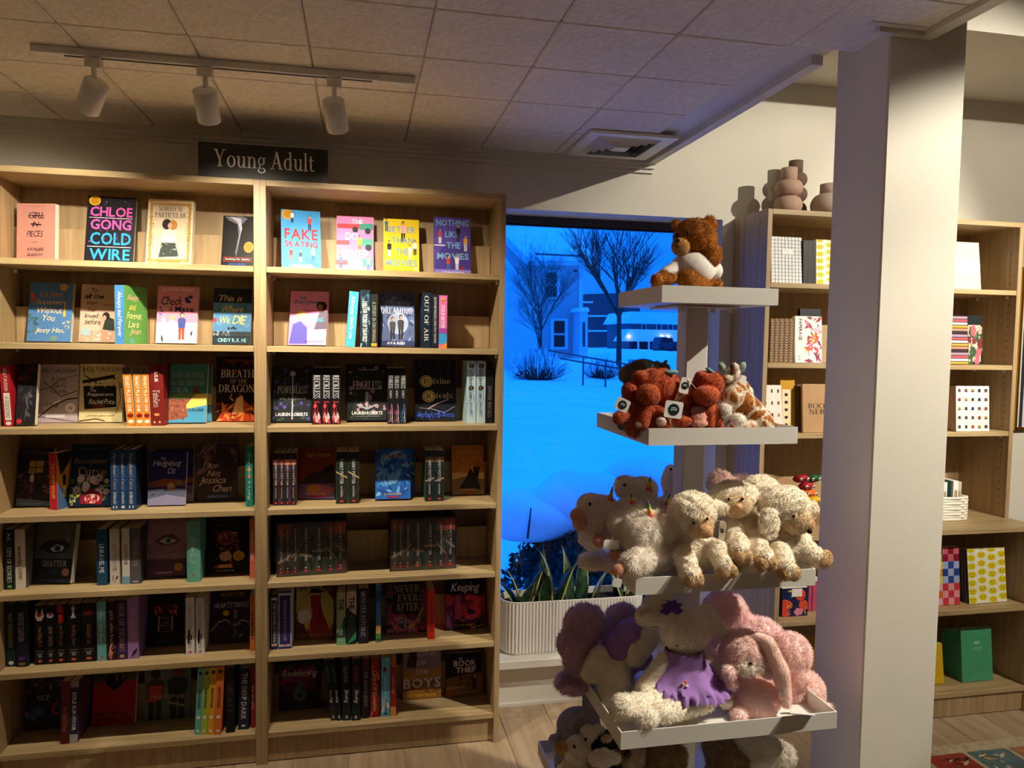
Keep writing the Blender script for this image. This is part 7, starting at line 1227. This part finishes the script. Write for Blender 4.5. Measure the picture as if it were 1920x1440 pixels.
# fourth tray: bunnies
CR = 'eee6d4'; PU = '9a74b8'; PK = 'f4dad4'; MV = 'd6b8c8'
t, o = toy('plush_bunny', 'cream plush bunny in a lilac dress with a purple flower', 1285, -1.12, 3); Y = -1.12
plush_part(t, o, 'body', CR, [seat(1285, Y, 3, .05, .045, .02), ('e', 1286, 1182, Y - .01, 51, 43, 40), ('c', 1250, 1148, Y, 22, 1210, 1155, Y - .01, 20), ('c', 1325, 1145, Y, 14, 1350, 1180, Y - .01, 15), ('e', 1282, 1260, Y, 36, 44), ('c', 1245, 1240, Y - .02, 17, 1205, 1290, Y - .03, 15), ('c', 1325, 1235, Y - .02, 16, 1350, 1262, Y - .03, 14), ('c', 1258, 1312, Y - .05, 22, 1190, 1320, Y - .09, 20), ('e', 1168, 1326, Y - .10, 25, 26, 24), ('c', 1320, 1312, Y - .05, 23, 1240, 1338, Y - .11, 20), ('e', 1212, 1349, Y - .125, 23, 22, 20), ('c', 1352, 1285, Y - .03, 13, 1361, 1315, Y - .05, 14)], .0055, PL)
dr = MB().color(PU); n = 96; rows = []
for k, (py, rx, rz, amp) in enumerate(((1216, 36, 32, 0), (1234, 41, 36, 0), (1250, 52, 42, .02), (1264, 63, 50, .05), (1274, 70, 56, .07), (1275, 71, 57, .05), (1280, 77, 61, .09), (1288, 80, 64, .10))):
    P = onY(1283, py, Y - .02); s = scl(P); row = []
    for i in range(n):
        a = 6.283 * i / n; q = 1 + amp * math.sin(a * (9 if k < 5 else 26) + k * .3); row.append(P - o + np.array((rx * s * q * math.cos(a), rz * s * q * math.sin(a) * 1.0 - (.012 if k > 3 else 0), amp * .03 * math.sin(a * 7) - (.006 * math.cos(a) if k > 4 else 0))))
    rows.append(row)
dr.add([v for r in rows for v in r], [(j * n + i, j * n + (i + 1) % n, (j + 1) * n + (i + 1) % n, (j + 1) * n + i) for j in range(len(rows) - 1) for i in range(n)]); d_ = dr.build('dress', M['cloth'], t, True); _dv = np.array(dr.v) + o; CLOTHES.append((t, BVHTree.FromPolygons(_dv.tolist(), dr.f), _dv.min(0), _dv.max(0)))
for k, (px, py, cc) in enumerate(((1281, 1283, 'e8c04c'), (1285, 1279, 'd8683c'), (1288, 1287, 'e8e0e8'))): bead(t, o, 'embroidery', px, py, Y - .099, 3, cc, 'cloth')
fl = MB().color('5a3a98'); P = skin_hit(t, 1258, 1142, onY(1258, 1133, Y - .03), .008); s = scl(P)
for k in range(6): a = math.radians(-10 + 40 * k); fl.tube([P - o, P - o + np.array((math.cos(a) * 12 * s, -.006, math.sin(a) * 13 * s)), P - o + np.array((math.cos(a) * 24 * s, -.003, math.sin(a) * 19 * s))], [.006, .009, .001], 6)
fl.build('flower', M['cloth'], t, True); plush_part(t, o, 'inner_ear', 'dcb9a6', [('e', 1214, 1152, Y - .022, 17, 11, 6)], .004, SHORT); bead(t, o, 'nose', 1269, 1211, Y - .062, 3.5, 'c8a090', 'cloth', 2.5)
t, o = toy('plush_bunny', 'cream bunny in purple dress slumped behind the first dressed one', 1165, -1.02, 3); Y = -1.02
plush_part(t, o, 'body', CR, [seat(1165, Y, 3, .05, .05, .02), ('e', 1180, 1215, Y, 38, 38), ('c', 1215, 1195, Y - .05, 20, 1190, 1228, Y - .06, 21), ('c', 1125, 1230, Y - .03, 19, 1108, 1262, Y - .04, 18), ('e', 1155, 1268, Y - .05, 27, 34), ('c', 1140, 1290, Y - .05, 20, 1138, 1312, Y - .07, 20), ('e', 1232, 1135, Y + .03, 30, 20)], .006, PL)
plush_part(t, o, 'dress', PU, [('e', 1188, 1190, Y - .015, 38, 28, 40), ('e', 1160, 1212, Y - .02, 30, 24, 38), ('e', 1195, 1235, Y - .03, 30, 22)], .005, m='cloth', lumps=(.003, 90))
for lb, px, Y, bl in (('mauve shaggy plush slumped over the tray corner', 1088, -.98, [('e', 1097, 1170, -.98, 38, 36), ('e', 1080, 1205, -.99, 34, 32), ('e', 1105, 1235, -.98, 28, 26)]), ('mauve shaggy plush peeking between dress and planter', 1168, -.92, [('e', 1167, 1156, -.92, 30, 24), ('e', 1160, 1200, -.92, 34, 40)])):
    t, o = toy('shaggy_plush', lb, px, Y, 3, 'mauve shaggy toys'); plush_part(t, o, 'body', MV, [seat(px, Y, 3, .05, .05, .02), ('e', px, 1230, Y, 32, 40)] + bl, .006, LONG, lumps=(.003, 80))
t, o = toy('plush_bunny', 'pink plush bunny facing out with one long hanging ear', 1412, -1.15, 3, 'pink bunnies'); Y = -1.15
plush_part(t, o, 'body', PK, [seat(1414, Y, 3, .05, .045, .02), ('e', 1395, 1222, Y - .01, 46, 40, 38), ('e', 1415, 1305, Y, 46, 46), ('e', 1366, 1262, Y - .05, 13, 14), ('e', 1371, 1280, Y - .04, 12, 14), ('e', 1440, 1264, Y - .05, 11, 10), ('e', 1385, 1340, Y - .04, 18, 14)], .0055, (180000, .009, .0018, .45), lumps=(.0012, 100))
plush_part(t, o, 'ear', 'f0d0c4', [('c', 1418, 1195, Y - .03, 11, 1440, 1205, Y - .05, 13), ('c', 1440, 1205, Y - .05, 13, 1464, 1262, Y - .06, 17), ('c', 1464, 1262, Y - .06, 17, 1474, 1318, Y - .06, 11)], .005, SHORT)
plush_part(t, o, 'muzzle', 'efe6da', [('e', 1396, 1250, Y - .048, 16, 15, 12), ('e', 1418, 1247, Y - .045, 17, 16, 12)], .004, LONG); bead(t, o, 'nose', 1407, 1245, Y - .068, 4, '3a2420')
P = onY(1495, 1339, -1.262); c_ = MB().color('e4e2ea').box(-.036, .036, -.0012, .0012, -.018, .018, rotm(62, 12, 6)); h = c_.build('price_tag', M['print'], t); h.location = tuple(P - o)
tp = P + np.array((-.018, 0, .008)); nb = skin_near(t, tp); MB().color('cfc8bc').tube([tp - P, (tp + nb) / 2 - P + np.array((0, -.004, .004)), nb - P], .0008, 5).build('tag_string', M['cloth'], h)
t, o = toy('plush_bunny', 'pink bunny sitting sideways next to the column', 1495, -1.10, 3, 'pink bunnies'); Y = -1.10
plush_part(t, o, 'body', 'f2d6d0', [seat(1500, Y, 3, .045, .045, .02), ('e', 1508, 1298, Y, 36, 42), ('e', 1480, 1226, Y, 40, 40), ('e', 1500, 1272, Y - .04, 17, 19), ('e', 1480, 1290, Y, 34, 40), ('c', 1525, 1328, Y - .05, 11, 1553, 1326, Y - .07, 9)], .006, (180000, .009, .0018, .45), lumps=(.0015, 90)); plush_part(t, o, 'muzzle', 'eee6dc', [('e', 1503, 1231, Y - .02, 11, 18, 12)], .004, PL)
for lb, px, Y, bl in (('pink fluffy bunny behind the dressed bunny by the post', 1362, -.98, [('e', 1358, 1145, -.98, 40, 34), ('e', 1382, 1175, -.98, 34, 36), ('e', 1362, 1220, -.98, 40, 40)]), ('pink bunny lying flat with its back up', 1425, -1.03, [('e', 1420, 1185, -1.03, 44, 24), ('e', 1452, 1196, -1.02, 22, 20), ('e', 1425, 1230, -1.02, 44, 36)])):
    t, o = toy('plush_bunny', lb, px, Y, 3, 'pink bunnies'); plush_part(t, o, 'body', 'f2d8d6', [seat(px, Y, 3, .05, .05, .03), ('e', px, 1270, Y, 40, 40)] + bl, .006, LONG, lumps=(.002, 80))
pr = empty('price_clip', tuple(onY(1317, 1353, -1.225)), label='small white clip lying in the bunny tray', cat='clip'); pr.location.z = TR[3][0] - .0366; MB().color('e8eaee').bbox(-.024, .024, -.012, .012, 0, .006, .001).cyl((-.02, 0, .006), (-.006, 0, .010), .006, n=10).build('clip_body', M['print'], pr)

# bottom tray: mixed animals
Y = -.93
t, o = toy('plush_elephant', 'pale grey plush elephant with a broad floppy ear', 1085, Y, 4)
plush_part(t, o, 'body', 'a7a3ae', [seat(1085, Y, 4, .06, .06, .03), ('e', 1085, 1362, Y, 42, 34), ('e', 1085, 1430, Y, 45, 50), ('e', 1040, 1388, Y - .02, 12, 12)], .006, SHORT); plush_part(t, o, 'ear', 'aaa7b4', [('e', 1102, 1345, Y - .045, 42, 16, 8, -24)], .004, SHORT)
Y = -1.03
t, o = toy('plush_goose', 'white plush goose with round black eye', 1080, Y, 4)
plush_part(t, o, 'body', 'e2d6c6', [seat(1080, Y, 4, .045, .045, .03), ('e', 1083, 1408, Y, 26, 29), ('e', 1085, 1460, Y, 36, 50)], .006, SHORT); bead(t, o, 'eye', 1077, 1400, Y - .036, 3.4); plush_part(t, o, 'beak', 'a8843c', [('e', 1052, 1402, Y - .01, 13, 13, 10)], .004, m='cloth'); tagcard(t, o, 1055, 1434, Y - .05, 24, 9, -28, emblem=False)
Y = -1.0
t, o = toy('plush_cow', 'black and white plush calf looking past the goose', 1118, Y, 4)
plush_part(t, o, 'body', '1a191c', [seat(1120, Y, 4, .05, .05, .03), ('e', 1124, 1398, Y - .02, 25, 21), ('e', 1140, 1386, Y, 22, 17), ('e', 1128, 1450, Y, 36, 44)], .006, SHORT); plush_part(t, o, 'forelock', 'e2d9cc', [('e', 1104, 1374, Y - .02, 18, 13), ('e', 1120, 1368, Y - .01, 14, 9), ('e', 1100, 1388, Y - .035, 9, 12)], .005, CURL); plush_part(t, o, 'ear', 'cbb8a4', [('e', 1137, 1385, Y - .045, 12, 9, 6)], .004, SHORT); bead(t, o, 'eye', 1098, 1386, Y - .05, 3.2)
Y = -1.1
t, o = toy('plush_cow', 'second black-faced plush calf with a white woolly crown', 1135, Y, 4)
plush_part(t, o, 'body', '1c1b1e', [seat(1140, Y, 4, .04, .04, .03), ('e', 1140, 1438, Y, 26, 20), ('e', 1140, 1470, Y, 34, 40)], .006, SHORT); plush_part(t, o, 'forelock', 'e4dccf', [('e', 1128, 1422, Y - .02, 25, 14), ('e', 1150, 1422, Y - .01, 14, 12), ('e', 1133, 1406, Y - .02, 6, 6)], .005, CURL)
Y = -1.0
t, o = toy('plush_owl', 'beige plush owl with a ringed eye and an orange beak', 1182, Y, 4)
plush_part(t, o, 'body', 'b39a80', [seat(1185, Y, 4, .045, .045, .03), ('e', 1184, 1412, Y, 32, 34), ('e', 1190, 1465, Y, 36, 44)], .006, SHORT); bead(t, o, 'eye_ring', 1176, 1413, Y - .045, 8, '6a3c24', 'cloth'); bead(t, o, 'eye', 1176, 1413, Y - .052, 4.5, off=.010); plush_part(t, o, 'beak', 'c8702c', [('e', 1159, 1417, Y - .03, 7, 10, 8)], .003, m='cloth')
Y = -1.02
t, o = toy('shaggy_plush', 'tan shaggy plush under the bunny tray', 1245, Y, 4); plush_part(t, o, 'body', '9c7f60', [seat(1245, Y, 4, .05, .05, .03), ('e', 1245, 1418, Y, 42, 34), ('e', 1245, 1470, Y, 44, 44)], .006, LONG)
Y = -.98
t, o = toy('shaggy_plush', 'brown shaggy plush squeezed in beside the white puppy', 1360, Y, 4); plush_part(t, o, 'body', 'a08260', [seat(1365, Y, 4, .05, .05, .03), ('e', 1370, 1426, Y - .03, 44, 34), ('e', 1352, 1400, Y + .02, 34, 28), ('e', 1365, 1470, Y, 46, 44)], .006, LONG)
Y = -1.02
t, o = toy('plush_puppy', 'white shaggy plush puppy with one drooping ear', 1430, Y, 4); plush_part(t, o, 'body', 'e0d8ca', [seat(1430, Y, 4, .055, .05, .03), ('e', 1405, 1395, Y, 28, 22), ('c', 1432, 1395, Y - .02, 18, 1468, 1418, Y - .04, 22), ('e', 1425, 1428, Y - .02, 30, 26), ('e', 1425, 1475, Y, 42, 40)], .006, LONG)
